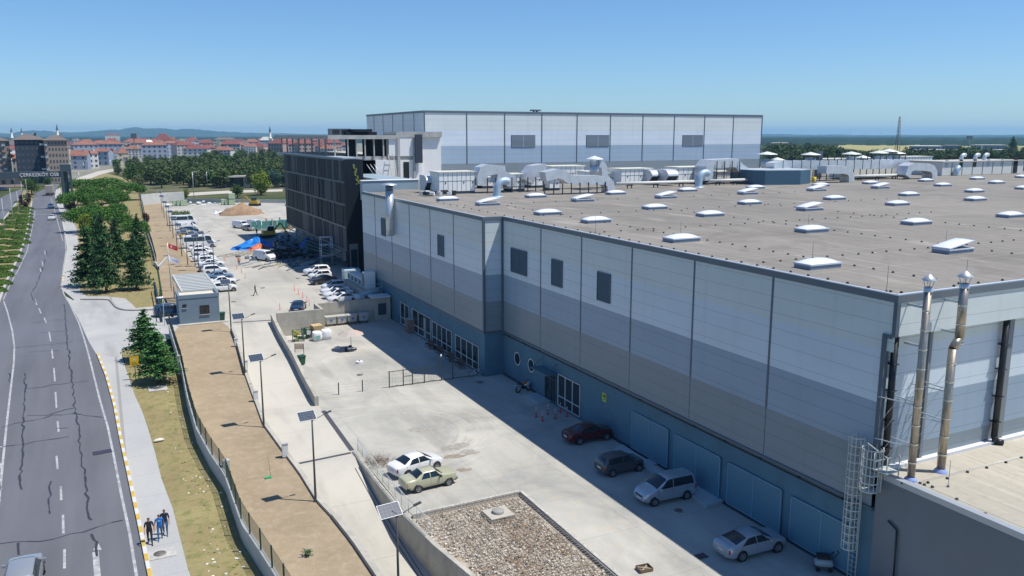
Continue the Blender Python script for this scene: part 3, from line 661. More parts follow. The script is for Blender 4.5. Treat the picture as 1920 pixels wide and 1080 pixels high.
# annex: low hall in front with its cream roof
annex = empty('annex_hall', (37.45, 22, 0), label='low dark grey annex with a cream flat roof in front of the hall', cat='annex')
mb = MB(); mb.box(37.5, -25, -.3, 120, 29.9, 6.75, 0); mb.build('wall', mat('annex_cladding', (.135, .16, .185), .5, var=.06, scale=.3), annex)
mb = MB(); mb.box(37.5, -25, 6.751, 120, 30.14, 7.0); mb.build('roof', M_roof2, annex)
mb = MB(); mb.box(37.42, -25, 6.8, 37.86, 29.4, 7.12); mb.build('flashing', mat('zinc_flashing', (.42, .46, .50), .4, .4), annex)
mb = MB(); mb.box(37.9, 29.8, 7.001, 120, 30.149, 7.18, 0); mb.build('upstand', mat('upstand_pale', (.62, .64, .66), .6), annex)
mb = MB(); mb.path([(37.35, 28.2, 0), (37.35, 28.2, 1.5), (37.4, 28.3, 4.3), (37.4, 28.9, 4.6)], .05, 8); mb.build('pipe', M_black, annex)
# two stainless chimneys
def chimney(x, y, z0, z1, offset=None, r=.21, lab=''):
    t = empty('chimney', (x, y, z0), label=lab, cat='chimney', group=None)
    mb = MB()
    if offset:
        zb, dx = offset
        mb.tube((x, y, z0), (x, y, zb), r, n=20); mb.tube((x, y, zb), (x + dx, y, zb + .55), r, n=20); mb.tube((x + dx, y, zb + .55), (x + dx, y, z1 - .75), r + .01, n=20); xt = x + dx
    else: mb.tube((x, y, z0), (x, y, z1 - .75), r, n=20); xt = x
    mb.build('flue', M_steel, t)
    for k in range(1, 10):
        z = z0 + k * 1.05
        if z < z1 - .9: mb = MB(); mb.lathe([(r + .02, -.04), (r + .028, 0), (r + .02, .04)], (x if (not offset or z < offset[0]) else xt, y, z), 20); mb.build('clamp', mat('steel_band', (.7, .68, .62), .3, .9), t)
    mb = MB(); mb.lathe([(r + .16, 0), (r + .12, .1), (r + .01, .22)], (x, y, z0), 20); mb.build('flashing_collar', mat('collar_blue_grey', (.26, .34, .60), .5), t)
    mb = MB(); mb.lathe([(r + .03, z1 - z0 - .95), (r + .03, z1 - z0 - .72), (r * .8, z1 - z0 - .68)], (xt, y, z0), 20)
    for k in range(4): a = k * math.pi / 2 + .4; mb.tube((xt + r * .8 * math.cos(a), y + r * .8 * math.sin(a), z1 - .75), (xt + r * 1.4 * math.cos(a), y + r * 1.4 * math.sin(a), z1 - .3), .02)
    mb.lathe([(r * 1.75, z1 - z0 - .34), (r * 1.72, z1 - z0 - .28), (.05, z1 - z0), (0, z1 - z0)], (xt, y, z0), 20); mb.build('cowl', mat('bright_steel', (.6, .61, .62), .4, .6), t)
    for z in ((16.6, 14.5) if offset is None else (16.6, 14.9)) : mb = MB(); mb.bar((xt - .05, y + .1, z), (xt - .05, 29.48, z), .07, .12); mb.build('bracket', M_galv, t)
    for z in ((11.3, 8.9) if not offset else (11.7, 9.9)):
        mb = MB(); mb.bar((x - .22, y + .15, z), (x - .95, 30.12, z + .1), .05, .05); mb.bar((x + .12, y + .15, z + .05), (x - .3, 30.12, z + .22), .05, .05); mb.bar((x - .22, y + .15, z), (x + .12, y + .15, z + .05), .05, .05); mb.build('bracket', M_galv, t)
    for z in (12.6, 10.6):
        for dz, dx in ((0, .9), (.6, .55)): mb = MB(); mb.tube((x - .2, y + .2, z - dz), (x - dx, 30.1, z - dz - 2.9), .012, n=5); mb.build('stay_wire', M_galv, t)
    return t
chimney(38.25, 28.38, 7.0, 18.4, None, .2, 'straight stainless flue nearest the corner of the hall')
chimney(40.75, 28.43, 7.0, 18.35, (14.1, .45), .225, 'stainless flue with a sideways step, right of the straight flue')
# caged ladder on the corner
t = empty('caged_ladder', (36.9, 30.3, 0), label='pale caged ladder climbing the corner beside the annex roof', cat='ladder')
LX, LY = 36.9, 30.9; z1 = 9.0
mb = MB()
for dy in (-.28, .28): mb.tube((37.25, LY + dy, .1), (37.25, LY + dy, z1 - .1), .035)
for i in range(28): mb.tube((37.25, LY - .28, .35 + i * .3), (37.25, LY + .28, .35 + i * .3), .016, n=6)
mb.build('rails', M_whitesteel, t)
def cage(cx, cy, r, z0, z1, hoops, nb, a0=0, a1=360, name='cage'):
    mb = MB()
    for k in range(hoops):
        z = z0 + (z1 - z0) * k / (hoops - 1); P = [(cx + r * math.cos(R(a0 + (a1 - a0) * i / 16)), cy + r * math.sin(R(a0 + (a1 - a0) * i / 16)), z) for i in range(17)]
        for a, b in zip(P, P[1:]): mb.bar(a, b, .03, .055)
    for i in range(nb): a = R(a0 + (a1 - a0) * i / (nb - 1)); mb.bar((cx + r * math.cos(a), cy + r * math.sin(a), z0), (cx + r * math.cos(a), cy + r * math.sin(a), z1), .03, .03)
    mb.build(name, M_whitesteel, t)
cage(36.86, LY, .42, 2.2, 8.9, 15, 9, 40, 320)
cage(36.86, LY - 1.02, .50, 6.15, 8.55, 6, 10, 60, 300, 'upper_cage')
mb = MB(); mb.lathe([(0, 0), (.5, 0), (.5, .05), (0, .05)], (36.86, LY - 1.02, 6.1), 20); mb.build('platform', M_whitesteel, t)
mb = MB(); mb.box(36.9, 28.9, 7.35, 37.9, 29.75, 7.4)
mb.build('platform', M_whitesteel, t)
mb = MB()
for y in (28.9, 29.75): mb.tube((37.9, y, 7.1), (37.9, y, 8.3), .03); mb.tube((36.95, y, 8.3), (37.9, y, 8.3), .03); mb.tube((36.95, y, 7.8), (37.9, y, 7.8), .025); mb.tube((36.95, y, 7.3), (36.95, y, 8.3), .03)
mb.tube((36.95, 28.9, 8.3), (36.95, 30.4, 8.75), .035); mb.tube((37.2, 29.4, 6.1), (37.2, 29.4, 8.7), .035)
mb.build('handrail', M_whitesteel, t)

# skylights
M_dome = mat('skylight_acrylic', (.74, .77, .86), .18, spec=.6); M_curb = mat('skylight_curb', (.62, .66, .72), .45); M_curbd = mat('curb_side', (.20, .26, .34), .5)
def dome_mb(mb, lx, ly, h, z, M=None):
    nx, ny = 8, 6; v = []; f = []
    for j in range(ny + 1):
        for i in range(nx + 1):
            u = i / nx * 2 - 1; w = j / ny * 2 - 1; p = Vector((u * lx / 2, w * ly / 2, z + h * (1 - abs(u) ** 2.6) ** .8 * (1 - abs(w) ** 2.6) ** .8)); v.append(M @ p if M else p)
    for j in range(ny):
        for i in range(nx): k = j * (nx + 1) + i; f.append((k, k + 1, k + nx + 2, k + nx + 1))
    mb.add(v, f, 0, True)
def skylight(kind):
    t = empty('skylight', (0, 0, -50), cat='skylight')
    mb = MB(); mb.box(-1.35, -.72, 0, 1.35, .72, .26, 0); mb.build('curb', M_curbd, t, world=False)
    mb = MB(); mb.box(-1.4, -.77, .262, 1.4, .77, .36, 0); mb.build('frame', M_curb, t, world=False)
    mb = MB()
    if kind == 'closed': dome_mb(mb, 2.66, 1.42, .27, .362)
    else:
        a = {'open': -10, 'wide': -70}[kind]; Mx = Matrix.Translation((-1.3, 0, .42)) @ Matrix.Rotation(R(a), 4, 'Y') @ Matrix.Translation((1.3, 0, 0))
        dome_mb(mb, 2.7, 1.5, .2, .03, Mx); v = [Mx @ Vector(q) for q in ((-1.38, -.77, -.03), (1.38, -.77, -.03), (1.38, .77, -.03), (-1.38, .77, -.03), (-1.38, -.77, .05), (1.38, -.77, .05), (1.38, .77, .05), (-1.38, .77, .05))]
        mb.add(v, [(0, 3, 2, 1), (0, 1, 5, 4), (1, 2, 6, 5), (2, 3, 7, 6), (3, 0, 4, 7)], 0)
    mb.build('dome', M_dome, t, world=False)
    if kind != 'closed':
        mb = MB(); mb.bar((-.5, -.5, .36), (.55, -.5, .9 if kind == 'open' else 1.6), .04, .04); mb.bar((-.5, .5, .36), (.55, .5, .9 if kind == 'open' else 1.6), .04, .04); mb.box(-1.2, -.06, .37, 1.2, .06, .42); mb.build('opener', M_galv, t, world=False)
        mb = MB(); mb.box(-1.25, -.62, .364, 1.25, .62, .37); mb.build('opening', M_black, t, world=False)
    return t
SK = {'closed': skylight('closed'), 'open': skylight('open')}
rows = [('front row of the roof', [(41.75, 39.2, 0), (56.2, 40, 1)]), ('second row of the roof', [(42.2, 54.1, 0), (56.8, 54.3, 0), (70.8, 54.5, 0), (86, 55, 0)]), ('third row of the roof', [(43.8, 69.8, 0), (58.2, 69.9, 0), (73, 70.3, 1), (88.1, 70.7, 0), (103.6, 71.2, 0)]),
        ('fourth row of the roof', [(43.5, 79.2, 0), (58.1, 79.7, 0), (72.8, 80, 0), (88.1, 80.6, 0), (103.4, 81.2, 0), (118.6, 81.8, 0), (132.5, 83, 0)]),
        ('fifth row of the roof', [(42.7, 93.2, 1), (56.4, 93.2, 1), (69.5, 92.9, 1), (84.8, 93.7, 1), (99.5, 94.7, 1), (113.5, 94.6, 1), (128, 94.1, 0), (143.6, 95, 0)]),
        ('row before the ducts', [(41, 102.1, 0), (54.1, 102, 0), (67.4, 102.1, 0), (81, 102.8, 0), (95, 103.2, 0), (109.5, 103.3, 0), (122.5, 104.2, 0), (138, 105, 0), (153.3, 105.4, 0), (168, 105.9, 0)])]
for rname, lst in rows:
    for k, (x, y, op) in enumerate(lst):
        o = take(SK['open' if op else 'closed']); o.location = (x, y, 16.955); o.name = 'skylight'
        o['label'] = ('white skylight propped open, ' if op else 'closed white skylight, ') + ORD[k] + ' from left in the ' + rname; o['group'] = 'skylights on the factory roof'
# lightning conductor blocks along their wires
mb = MB(); mb.lathe([(.085, 0), (.075, .09), (.03, .11), (0, .11)], n=8); bm0 = mb.mesh('conductor_block', mat('block_black', (.02, .02, .022), .6)); cnt = 0
def cblock(x, y, z):
    global cnt; cnt += 1
    o = bpy.data.objects.new('conductor_block', bm0); col.objects.link(o); o.location = (x, y, z)
    tag(o, 'tiny black block holding the lightning wire on a factory roof', 'roof block', 'black conductor blocks on the factory roofs')
wires = []
for x, y0, y1 in ((38.7, 31, 100), (44.4, 31, 97), (59.3, 33, 80), (74.4, 45, 80)):
    y = y0
    while y < y1 and cnt < 150: cblock(x + rnd.uniform(-.05, .05), y, 16.955); y += 1.5 if y < 62 else 2.2
    wires.append(((x, y0, 16.99), (x, y1, 16.99)))
for yy, x0, x1, st in ((42.3, 40, 68, 1.5), (62.3, 40, 84, 1.8), (78.1, 40, 100, 2.4), (30.6, 39, 50, 2.2), (94, 40, 104, 3.2)):
    x = x0
    while x < x1: cblock(x, yy + rnd.uniform(-.05, .05), 16.955); x += st
    wires.append(((x0, yy, 16.99), (x1, yy, 16.99)))
for p in [(1692, 907), (1725, 907), (1733, 910), (1740, 906), (1776, 898), (1814, 886), (1850, 878), (1886, 868), (1915, 859), (1794, 937), (1847, 965), (1893, 987), (1748, 914)]: a = at(*p, 7.0); cblock(a.x, a.y, 7.001)
mb = MB()
for a, b in wires: mb.tube(a, b, .006, n=3)
mb.tube((38.1, 28.3, 7.1), (38.1, -5, 7.1), .012, n=4); mb.tube((38.5, 27.9, 7.1), (60, 27.4, 7.1), .012, n=4)
mb.build('conductor_wire', M_galv, label='thin lightning wires crossing the factory roof in a grid', cat='wire', org=(44.4, 42.3, 16.99))
mb = MB()
mb.tube((0, 0, 0), (0, 0, 1.5), .014, n=5); mb.lathe([(.07, 0), (.07, .08), (0, .1)], n=8); rodm = mb.mesh('lightning_rod', M_trim)
for k, (x, y, z) in enumerate([(42.3, 40.2, 16.955), (38.6, 31.2, 16.955), (44.4, 30.6, 16.955), (57, 41.2, 16.955), (42.8, 55.0, 16.955), (39.0, 62.2, 16.955), (57.3, 55.2, 16.955), (39.3, 26.9, 7.0)]):
    o = bpy.data.objects.new('lightning_rod', rodm); col.objects.link(o); o.location = (x, y, z); tag(o, 'thin upright lightning rod standing on the factory roofs', 'lightning rod', 'lightning rods on the factory roofs')

# ---------------------------------------------------------------- tall hall behind, office block under construction, rooftop plant
TY = 160.0; TX0, TX1 = 59.4, 148.3
tall = empty('tall_hall', (TX0, TY, 17), label='tall banded cladding hall rising behind the rooftop plant', cat='factory')
TB = [(26.56, 30.2, 0), (23.27, 26.56, 1), (19.64, 23.27, 2), (12, 19.64, 3)]
TP = [mk_panel('tall_pale', (.68, .73, .725)), mk_panel('tall_light', (.65, .74, .81)), mk_panel('tall_mid', (.35, .46, .57)), mk_panel('tall_dark', (.24, .29, .32))]
mb = MB(); wallY(mb, TY, TX0, TX1, TB); mb.build('wall', TP, tall)
mb = MB(); wallX(mb, TX0, TY, 200, TB); mb.build('wall', TP, tall)
mb = MB(); mb.box(TX0 + .05, TY + .05, 12, TX1 - .05, 200, 30.0); mb.build('roof', M_roof, tall)
mb = MB(); mb.box(TX0 - .1, TY - .1, 29.9, TX1 + .1, TY + .3, 30.35); mb.box(TX0 - .1, TY + .3, 29.9, TX0 + .3, 200, 30.35); mb.build('coping', M_coping, tall)
mb = MB()
for x in (68.7, 77.4, 86.3, 95.1, 103.8, 112.6, 121.5, 130.4, 139.2): mb.box(x - .1, TY - .06, 19.64, x + .1, TY - .003, 29.9)
for x in (TX0 - .06, TX1 - .1): mb.box(x, TY - .07, 17, x + .22, TY + .1, 29.9)
for y in (166, 173, 180, 187, 194): mb.box(TX0 - .06, y - .1, 17, TX0 - .003, y + .1, 29.9)
mb.build('trim', M_trim, tall)
M_louvp = mat('louvre_pale', (.36, .42, .48), .5)
for x0, x1 in ((78.9, 84.7), (97.5, 103.5), (124.0, 130.1)):
    mb = MB(); mb.box(x0, TY - .04, 22.9, x1, TY - .01, 25.5, 1)
    for i in range(11): z = 23.05 + i * .235; mb.box(x0 + .08, TY - .12, z, x1 - .08, TY - .04, z + .1, 0)
    mb.box((x0 + x1) / 2 - .06, TY - .13, 22.9, (x0 + x1) / 2 + .06, TY - .04, 25.5, 0); mb.build('louvre', [M_louvp, M_louv], tall)
for k, (x, w) in enumerate(((90.8, 1.2),)):
    mb = MB(); mb.box(x - .7, 171, 30.1, x + .7, 172, 30.5); mb.box(x - 1.1, 170.8, 30.9, x + 1.1, 172.2, 31.2); mb.box(x - .5, 171.2, 30.5, x - .3, 171.9, 30.9); mb.box(x + .3, 171.2, 30.5, x + .5, 171.9, 30.9)
    mb.build('roof_vent', M_trim, label='small dark vent standing on the tall hall roof', cat='vent', org=(x, 171.5, 30))
for k, x in enumerate((70, 100, 107, 128)):
    mb = MB(); dome_mb(mb, 4, 2, .5, 30.02, Matrix.Translation((x, 166, 0))); mb.build('skylight', M_dome, label='white skylight barely showing above the tall hall edge, ' + ORD[k] + ' from left', cat='skylight', group='skylights of the tall hall', org=(x, 166, 30.0))
# office block
M_white = mat('aerated_block_white', (.80, .80, .78), .85, var=.04, scale=.6); M_cgrey = mat('bare_concrete_frame', (.42, .415, .39), .85, var=.15, scale=.7)
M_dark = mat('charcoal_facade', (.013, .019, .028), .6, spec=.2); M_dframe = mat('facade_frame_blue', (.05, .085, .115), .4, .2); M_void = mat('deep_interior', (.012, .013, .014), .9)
off = empty('office_block', (50, 150, 17), label='unfinished office block of white blockwork and open steel storeys', cat='office block')
mb = MB(); mb.box(43.2, 150, 17, 55.1, 158, 20.9, 0); mb.box(48.6, 149.98, 21.6, 55.1, 158, 25.2, 0); mb.box(55.1, 150.5, 17, 59.2, 160, 25.5, 0); mb.build('wall', M_white, off)
mb = MB(); mb.box(37.5, 150.3, 20.9, 55.3, 200, 21.6); mb.box(37.2, 149.7, 24.75, 50.1, 200, 25.45); mb.box(50.1, 149.9, 25.1, 59.2, 158, 26.1); mb.build('floor_slab', M_cgrey, off)
for x in (38.4, 40.8, 42.4, 44.0, 45.7, 47.5, 48.6): mb = MB(); mb.box(x, 150.0, 21.6, x + .22, 150.3, 24.75); mb.build('column', M_cgrey, off)
for y in (155, 160, 166, 172, 178, 184, 190, 196): mb = MB(); mb.box(37.9, y, 21.6, 38.2, y + .3, 24.75); mb.build('column', M_cgrey, off)
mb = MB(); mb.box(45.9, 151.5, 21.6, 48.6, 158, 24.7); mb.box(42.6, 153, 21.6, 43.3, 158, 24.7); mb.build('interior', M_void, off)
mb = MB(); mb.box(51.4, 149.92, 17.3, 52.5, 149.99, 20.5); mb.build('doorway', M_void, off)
for x in (53.3, 50.2): mb = MB(); mb.box(x, 149.7, 17, x + .5, 149.97, 25.1); mb.build('pier', M_cgrey, off)
mb = MB(); mb.box(53.6, 149.3, 20.3, 55.0, 149.6, 25.6); 
mb.build('cladding_panel', mat('blue_charcoal_panel', (.035, .045, .065), .5), off)
mb = MB(); mb.box(36.4, 126, 15.5, 45.6, 127.2, 18.45, 0); mb.box(40.2, 127.2, 16.9, 45.6, 137.8, 18.45, 0); mb.box(40.2, 137.8, 16.9, 45.6, 149.9, 18.45, 0)
mb.build('link_wall', mat('link_shade_cladding', (.27, .36, .42), .55, var=.06, scale=.2), off)  # shade is put into this greyer-blue colour; the front itself is sunlit
mb = MB(); mb.box(36.3, 125.9, 18.455, 45.7, 127.3, 18.55, 0); mb.build('deck', M_white, off)
t = empty('wooden_ladder', (49.2, 149.1, 17.3), label='pale scaffold ladder leaning on the white office wall', cat='ladder')
mb = MB(); a = Vector((48.6, 148.2, 17.3)); b = Vector((49.6, 148.2, 17.3)); c = Vector((48.3, 149.6, 22.0)); d = Vector((49.3, 149.6, 22.0))
for p, q in ((a, c), (b, d)): mb.bar(p, q, .09, .09)
mb.build('rail', mat('pale_timber', (.55, .52, .44), .8), t)
for i in range(10): f = (i + .5) / 10; mb = MB(); mb.bar(a.lerp(c, f), b.lerp(d, f), .06, .06); mb.build('rung', MATS['pale_timber'], t)
mb = MB(); 
for k in range(3): mb.tube((46.2 + k * .7, 149.5, 17.2), (44.2 + k * .7, 149.8, 20.2), .05, n=5)
mb.build('prop_poles', M_galv, label='slanting metal props standing beside the white office wall', cat='props', org=(45, 149.5, 17))
mb = MB(); mb.box(43.5, 160, 25.46, 49.5, 166, 26.1, 0); mb.box(44.5, 158, 26.1, 48, 163, 26.6, 0); mb.build('roof_sheets', M_dark, label='heap of black sheets lying on the office block roof', cat='sheets', org=(46, 162, 25.45))
mb = MB(); mb.box(40.8, 162, 25.46, 44.9, 164, 26.7, 0); mb.box(41.2, 161.95, 25.7, 42.6, 161.99, 26.5, 1); mb.box(43, 161.95, 25.7, 44.6, 161.99, 26.5, 1); mb.build('roof_machine', [M_trim, M_black], label='blue-grey machine boxes on the office roof, left of the black sheets', cat='machine', org=(42.8, 163, 25.45))
# black facade screen
fa = empty('facade_screen', (36.9, 160, 2), label='tall black facade screen with gaps, hung in front of the office block', cat='facade')
mb = MB(); mb.box(36.9, 138.0, 2.0, 39.75, 138.35, 21.45); mb.build('end_wall', M_dark, fa)
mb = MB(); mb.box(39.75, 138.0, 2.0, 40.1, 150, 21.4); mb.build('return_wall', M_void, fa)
levels = [6.0, 9.95, 13.8, 17.6, 21.35]; fr = random.Random(11)
YF0, YF1 = 138.4, 190.0
for z in levels: mb = MB(); mb.box(36.85, YF0, z - .15, 37.25, YF1, z + .15); mb.build('rail', M_dframe, fa)
for li in range(4):
    y = YF0 + .3
    while y < YF1 - 1.2:
        w = fr.choice((1.0, 1.3, 1.6, 2.1)); gap = fr.choice((.05, .1, .3, .5, .8))
        if y > YF1 - 4: gap = 1.4
        if li in (0, 3): gap = min(gap, .25)
        mb = MB(); mb.box(36.95, y, levels[li] + .15, 37.05, min(y + w, YF1 - .8), levels[li + 1] - .15); mb.build('panel', M_dark if fr.random() < .7 else mat('charcoal_blue', (.018, .034, .056), .5, spec=.3), fa); y += w + gap
for y in (YF0, YF0 + 1.6, 152, 165, 178, YF1 - 2.3, YF1 - .2): mb = MB(); mb.box(37.1, y, 5.9, 37.35, y + .2, 21.4); mb.build('mullion', M_dframe, fa)
mb = MB(); mb.box(36.8, YF0, 21.5, 39.6, YF1, 21.75); mb.build('cap', mat('facade_cap', (.35, .42, .47), .5), fa)
# sloping lattice under the screen and the storeys seen through it
mb = MB(); mb.box(40.2, 150, 2.0, 46, 196, 20.9); mb.build('storey_wall', mat('interior_grey_bright_gaps', (.10, .11, .11), .9, color2=(.55, .54, .5), scale=.35), fa)  # pale blotches paint the bright light seen through the screen gaps
for z in (5.6, 9.5, 13.4, 17.2): mb = MB(); mb.box(38.1, 140, z, 40.2, 195, z + .3); mb.build('floor_edge', M_cgrey, fa)
mb = MB()
for k in range(4): mb.bar((35.2 + k * .6, 140, 5.1 + k * .2), (33.2 + k * 1.1, 186, 3.0 + k * .7), .16, .16)
for k in range(10): f = k / 9; mb.bar((35.2 - 2 * f, 140 + 46 * f, 5.1 - 2.1 * f), (36.9, 140 + 46 * f, 5.9), .1, .1)
mb.build('soffit_lattice', M_dframe, fa)
mb = MB(); mb.box(37.25, 137.90, 2.1, 38.75, 137.99, 7.2, 1); mb.box(37.45, 137.84, 2.2, 38.55, 137.90, 6.2, 0); mb.build('door_panel', [mat('door_blue_black', (.015, .03, .045), .3), mat('door_surround_grey', (.17, .2, .21), .6)], fa)
# creeper-like green sprig hanging on the end wall
mb = MB(); rr = random.Random(4)
for k in range(26): c = Vector((38.6 + rr.uniform(-.25, .25) + .02 * k, 137.93, 20.6 - k * .13)); s_ = .16; mb.quad(c + Vector((-s_, 0, 0)), c + Vector((0, -.03, -s_)), c + Vector((s_, 0, .05)), c + Vector((0, -.02, s_)))
mb.build('hanging_plant', mat('sprig_green', (.2, .23, .05), .8), label='sprig of yellow-green weed hanging on the black end wall', cat='plant', org=(38.7, 137.9, 18))
# wide galvanised chimney at the link
t = empty('round_flue', (34.6, 106.5, 0), label='fat galvanised flue with a flat cap on the far cladding wall', cat='chimney')
c = atX(731, 400, 34.55); fx, fy = 34.55, atX(731, 400, 34.55).y
zt = atX(731, 345, 34.55).z; zb = atX(733, 442, 34.55).z
mb = MB(); mb.tube((fx, fy, zb), (fx, fy, zt - .9), .55, n=20); mb.build('flue', M_galv, t)
mb = MB(); mb.tube((fx, fy, zt - .9), (fx, fy, zt - .15), .5, n=20); mb.build('mesh_band', M_trim, t)
mb = MB(); mb.lathe([(1.05, 0), (1.0, .12), (0, .3), (0, 0)], (fx, fy, zt - .15), 24); mb.build('cap', M_galv, t)

# rooftop plant
M_ahu = mat('ahu_white', (.80, .82, .80), .45); M_ahutop = mat('ahu_roof', (.66, .65, .56), .5); M_duct = mat('duct_zinc', (.60, .63, .66), .42, .4, var=.10, scale=.9)
M_pipe = mat('insulated_pipe_white', (.62, .62, .58), .5)
def front(px0, px1, pyb, pyt, z=17.0):
    a = at(px0, pyb, z); Yv = a.y; b = atY(px1, pyb, Yv); h = atY((px0 + px1) / 2, pyt, Yv).z
    return a.x, b.x, Yv, h
def ahu(px0, px1, pyb, pyt, depth, lab, n=6, roof=True, Yv=None):
    x0, x1, Y0, zt = front(px0, px1, pyb, pyt)
    t = empty('air_handling_unit', ((x0 + x1) / 2, Y0, 17), label=lab, cat='air handling unit')
    mb = MB(); mb.box(x0, Y0, 17.35, x1, Y0 + depth, zt); mb.build('casing', M_ahu, t)
    mb = MB(); mb.box(x0 - .15, Y0 - .15, zt, x1 + .15, Y0 + depth + .15, zt + .12); mb.build('roof', M_ahutop, t)
    mb = MB()
    for k in range(n + 1): x = x0 + (x1 - x0 - .05) * k / n; mb.box(x, Y0 - .02, 17.4, x + .05, Y0 - .003, zt - .01)
    mb.box(x0, Y0 - .022, 17.4 + (zt - 17.4) * .52, x1, Y0 - .003, 17.45 + (zt - 17.4) * .52); mb.build('joints', M_trim, t)
    for k in (1, n // 2 + 1, n - 1): x = x0 + (x1 - x0) * (k + .35) / n; mb = MB(); mb.box(x, Y0 - .05, 17.35 + (zt - 17.35) * .42, x + .18, Y0 - .023, 17.55 + (zt - 17.35) * .42); mb.build('handle', M_black, t)
    mb = MB(); mb.box(x0, Y0 + .1, 16.96, x1, Y0 + .25, 17.35); mb.box(x0, Y0 + depth - .25, 16.96, x1, Y0 + depth - .1, 17.35); mb.build('base_frame', M_trim, t)
    return x0, x1, Y0, zt
def hood(px0, px1, pyb, pyt, lab, depth=1.5, flip=1):
    """curved intake hood: quarter duct ending in a dark raked mouth facing right"""
    x0, x1, Y0, zt = front(px0, px1, pyb, pyt); w = (x1 - x0) * .74; h = zt - 17.3; N = 8; Ld = 3.2
    t = empty('intake_hood', ((x0 + x1) / 2, Y0, 17), label=lab, cat='intake hood')
    prof = [(Y0 + Ld, zt)] + [(Y0 + 1.6 - 1.6 * math.sin(R(90 * k / N)), zt - .46 * h * (1 - math.cos(R(90 * k / N)))) for k in range(N + 1)] + [(Y0 + 1.3, 17.3), (Y0 + Ld, 17.3)]
    v = [(x, p[0], p[1]) for x in (x0, x0 + w) for p in prof]; n = len(prof); mb = MB(); mb.add(v, [tuple(reversed(range(n))), tuple(range(n, 2 * n))], 0)
    for i in range(n): j = (i + 1) % n; mb.add([v[i], v[j], v[j + n], v[i + n]], [(0, 1, 2, 3)], 1 if i == n - 3 else 0)
    mb.build('duct_shell', [M_duct, M_void], t)
    mb = MB(); A_ = Vector((x0 + .1, prof[-3][0] - .03, prof[-3][1])); B_ = Vector((x0 + .1, prof[-2][0] - .03, prof[-2][1])); W_ = Vector((w - .2, 0, 0))
    for k in range(4): a = A_.lerp(B_, (k + .7) / 4.4); mb.bar(a, a + W_, .05, .06)
    for k in (0, .5, 1): mb.bar(A_ + W_ * k, B_ + W_ * k, .05, .05)
    mb.build('mouth_grille', M_trim, t)
def duct_run(pts, w, h, lab, m=None, name='roof_duct', ribs=0, parts=True):
    """rectangular duct following world points (centre line)"""
    mb = MB(); P = [Vector(p) for p in pts]; rings = []
    for i, p in enumerate(P):
        d = ((P[i + 1] - p).normalized() if i < len(P) - 1 else (p - P[i - 1]).normalized()) + ((p - P[i - 1]).normalized() if i > 0 else Vector())
        d.normalize(); side = Vector((0, 1, 0)) if abs(d.y) < .7 else Vector((1, 0, 0)); up = side.cross(d).normalized() if abs(d.y) < .7 else Vector((0, 0, 1))
        rings.append([p + side * w / 2 * a + up * h / 2 * b for a, b in ((-1, -1), (1, -1), (1, 1), (-1, 1))])
    v = [q for r in rings for q in r]; f = [tuple(range(4)), tuple(reversed(range(4 * len(P) - 4, 4 * len(P))))]
    for i in range(len(P) - 1):
        for k in range(4): f.append((i * 4 + k, (i + 1) * 4 + k, (i + 1) * 4 + (k + 1) % 4, i * 4 + (k + 1) % 4))
    mb.add(v, f)
    t = empty(name, tuple(P[-1] * 1.0), label=lab, cat='duct'); t.location.z = 17
    mb.build('duct', m or M_duct, t)
    if ribs:
        a, b = P[0], P[-1]
        for k in range(ribs): p = P[1].lerp(P[-2] if len(P) > 3 else P[-1], k / max(1, ribs - 1)); mb = MB(); mb.box(p.x - .05, p.y - w / 2 - .05, p.z - h / 2 - .05, p.x + .05, p.y + w / 2 + .05, p.z + h / 2 + .05); mb.build('flange', M_trim, t)
    return t
def posts(x0, x1, Y, n, zt, lab):
    t = empty('duct_support', ((x0 + x1) / 2, Y, 17), label=lab, cat='support frame')
    for k in range(n): x = x0 + (x1 - x0) * k / (n - 1); mb = MB(); mb.box(x - .06, Y, 16.96, x + .06, Y + .12, zt); mb.build('post', M_black, t)
    mb = MB(); mb.box(x0, Y + .02, 17.75, x1, Y + .1, 17.85); mb.build('cross_rail', M_black, t)
def boxes(lst):
    for a_, b_, yb_, yt_, d_, l_, n_ in lst: ahu(a_, b_, yb_, yt_, d_, l_, n_)
def arc(cx, y, cz, r, a0, a1, n=6): return [(cx + r * math.cos(R(a0 + (a1 - a0) * k / n)), y, cz + r * math.sin(R(a0 + (a1 - a0) * k / n))) for k in range(n + 1)]
ahu(823, 891, 364, 323, 3.5, 'largest white plant box, leftmost on the factory roof', 8)
hood(801, 826, 362, 329, 'shiny curved intake hood at the left end of the roof plant', 1.6)
ahu(961, 984, 359, 327, 3, 'narrow white plant box between two grey ducts', 3)
ahu(1164, 1222, 347, 317, 4, 'white plant box just left of the paired intake hoods', 7)
hood(1223, 1246, 347, 319, 'left one of the paired curved intake hoods', 1.6); hood(1253, 1279, 348, 318, 'right one of the paired curved intake hoods', 1.6)
ahu(1271, 1325, 345, 314, 4, 'white plant box just right of the paired intake hoods', 6)
x0, x1, Y0, zt = ahu(1034, 1096, 344, 312, 4, 'white plant box raised behind the long grey duct', 7)
ahu(1392, 1410, 341, 317, 3, 'small plant box left of the blue steel box', 2)
ahu(1030, 1050, 357, 336, 2, 'small cream plant box with a slanting lid under the duct', 2)
boxes([(1098, 1134, 345, 322, 3, 'white plant box hidden behind the cowl and shiny elbow', 4), (1136, 1162, 346, 325, 3, 'grey-white plant box left of the white one by the pipes', 3), (996, 1028, 352, 326, 2.5, 'white plant box behind the left grey duct elbow', 3), (905, 925, 353, 333, 2.5, 'small plant box under the big arching duct', 2), (1344, 1388, 342, 322, 3, 'long grey plant box under the wide bridging duct', 5)])
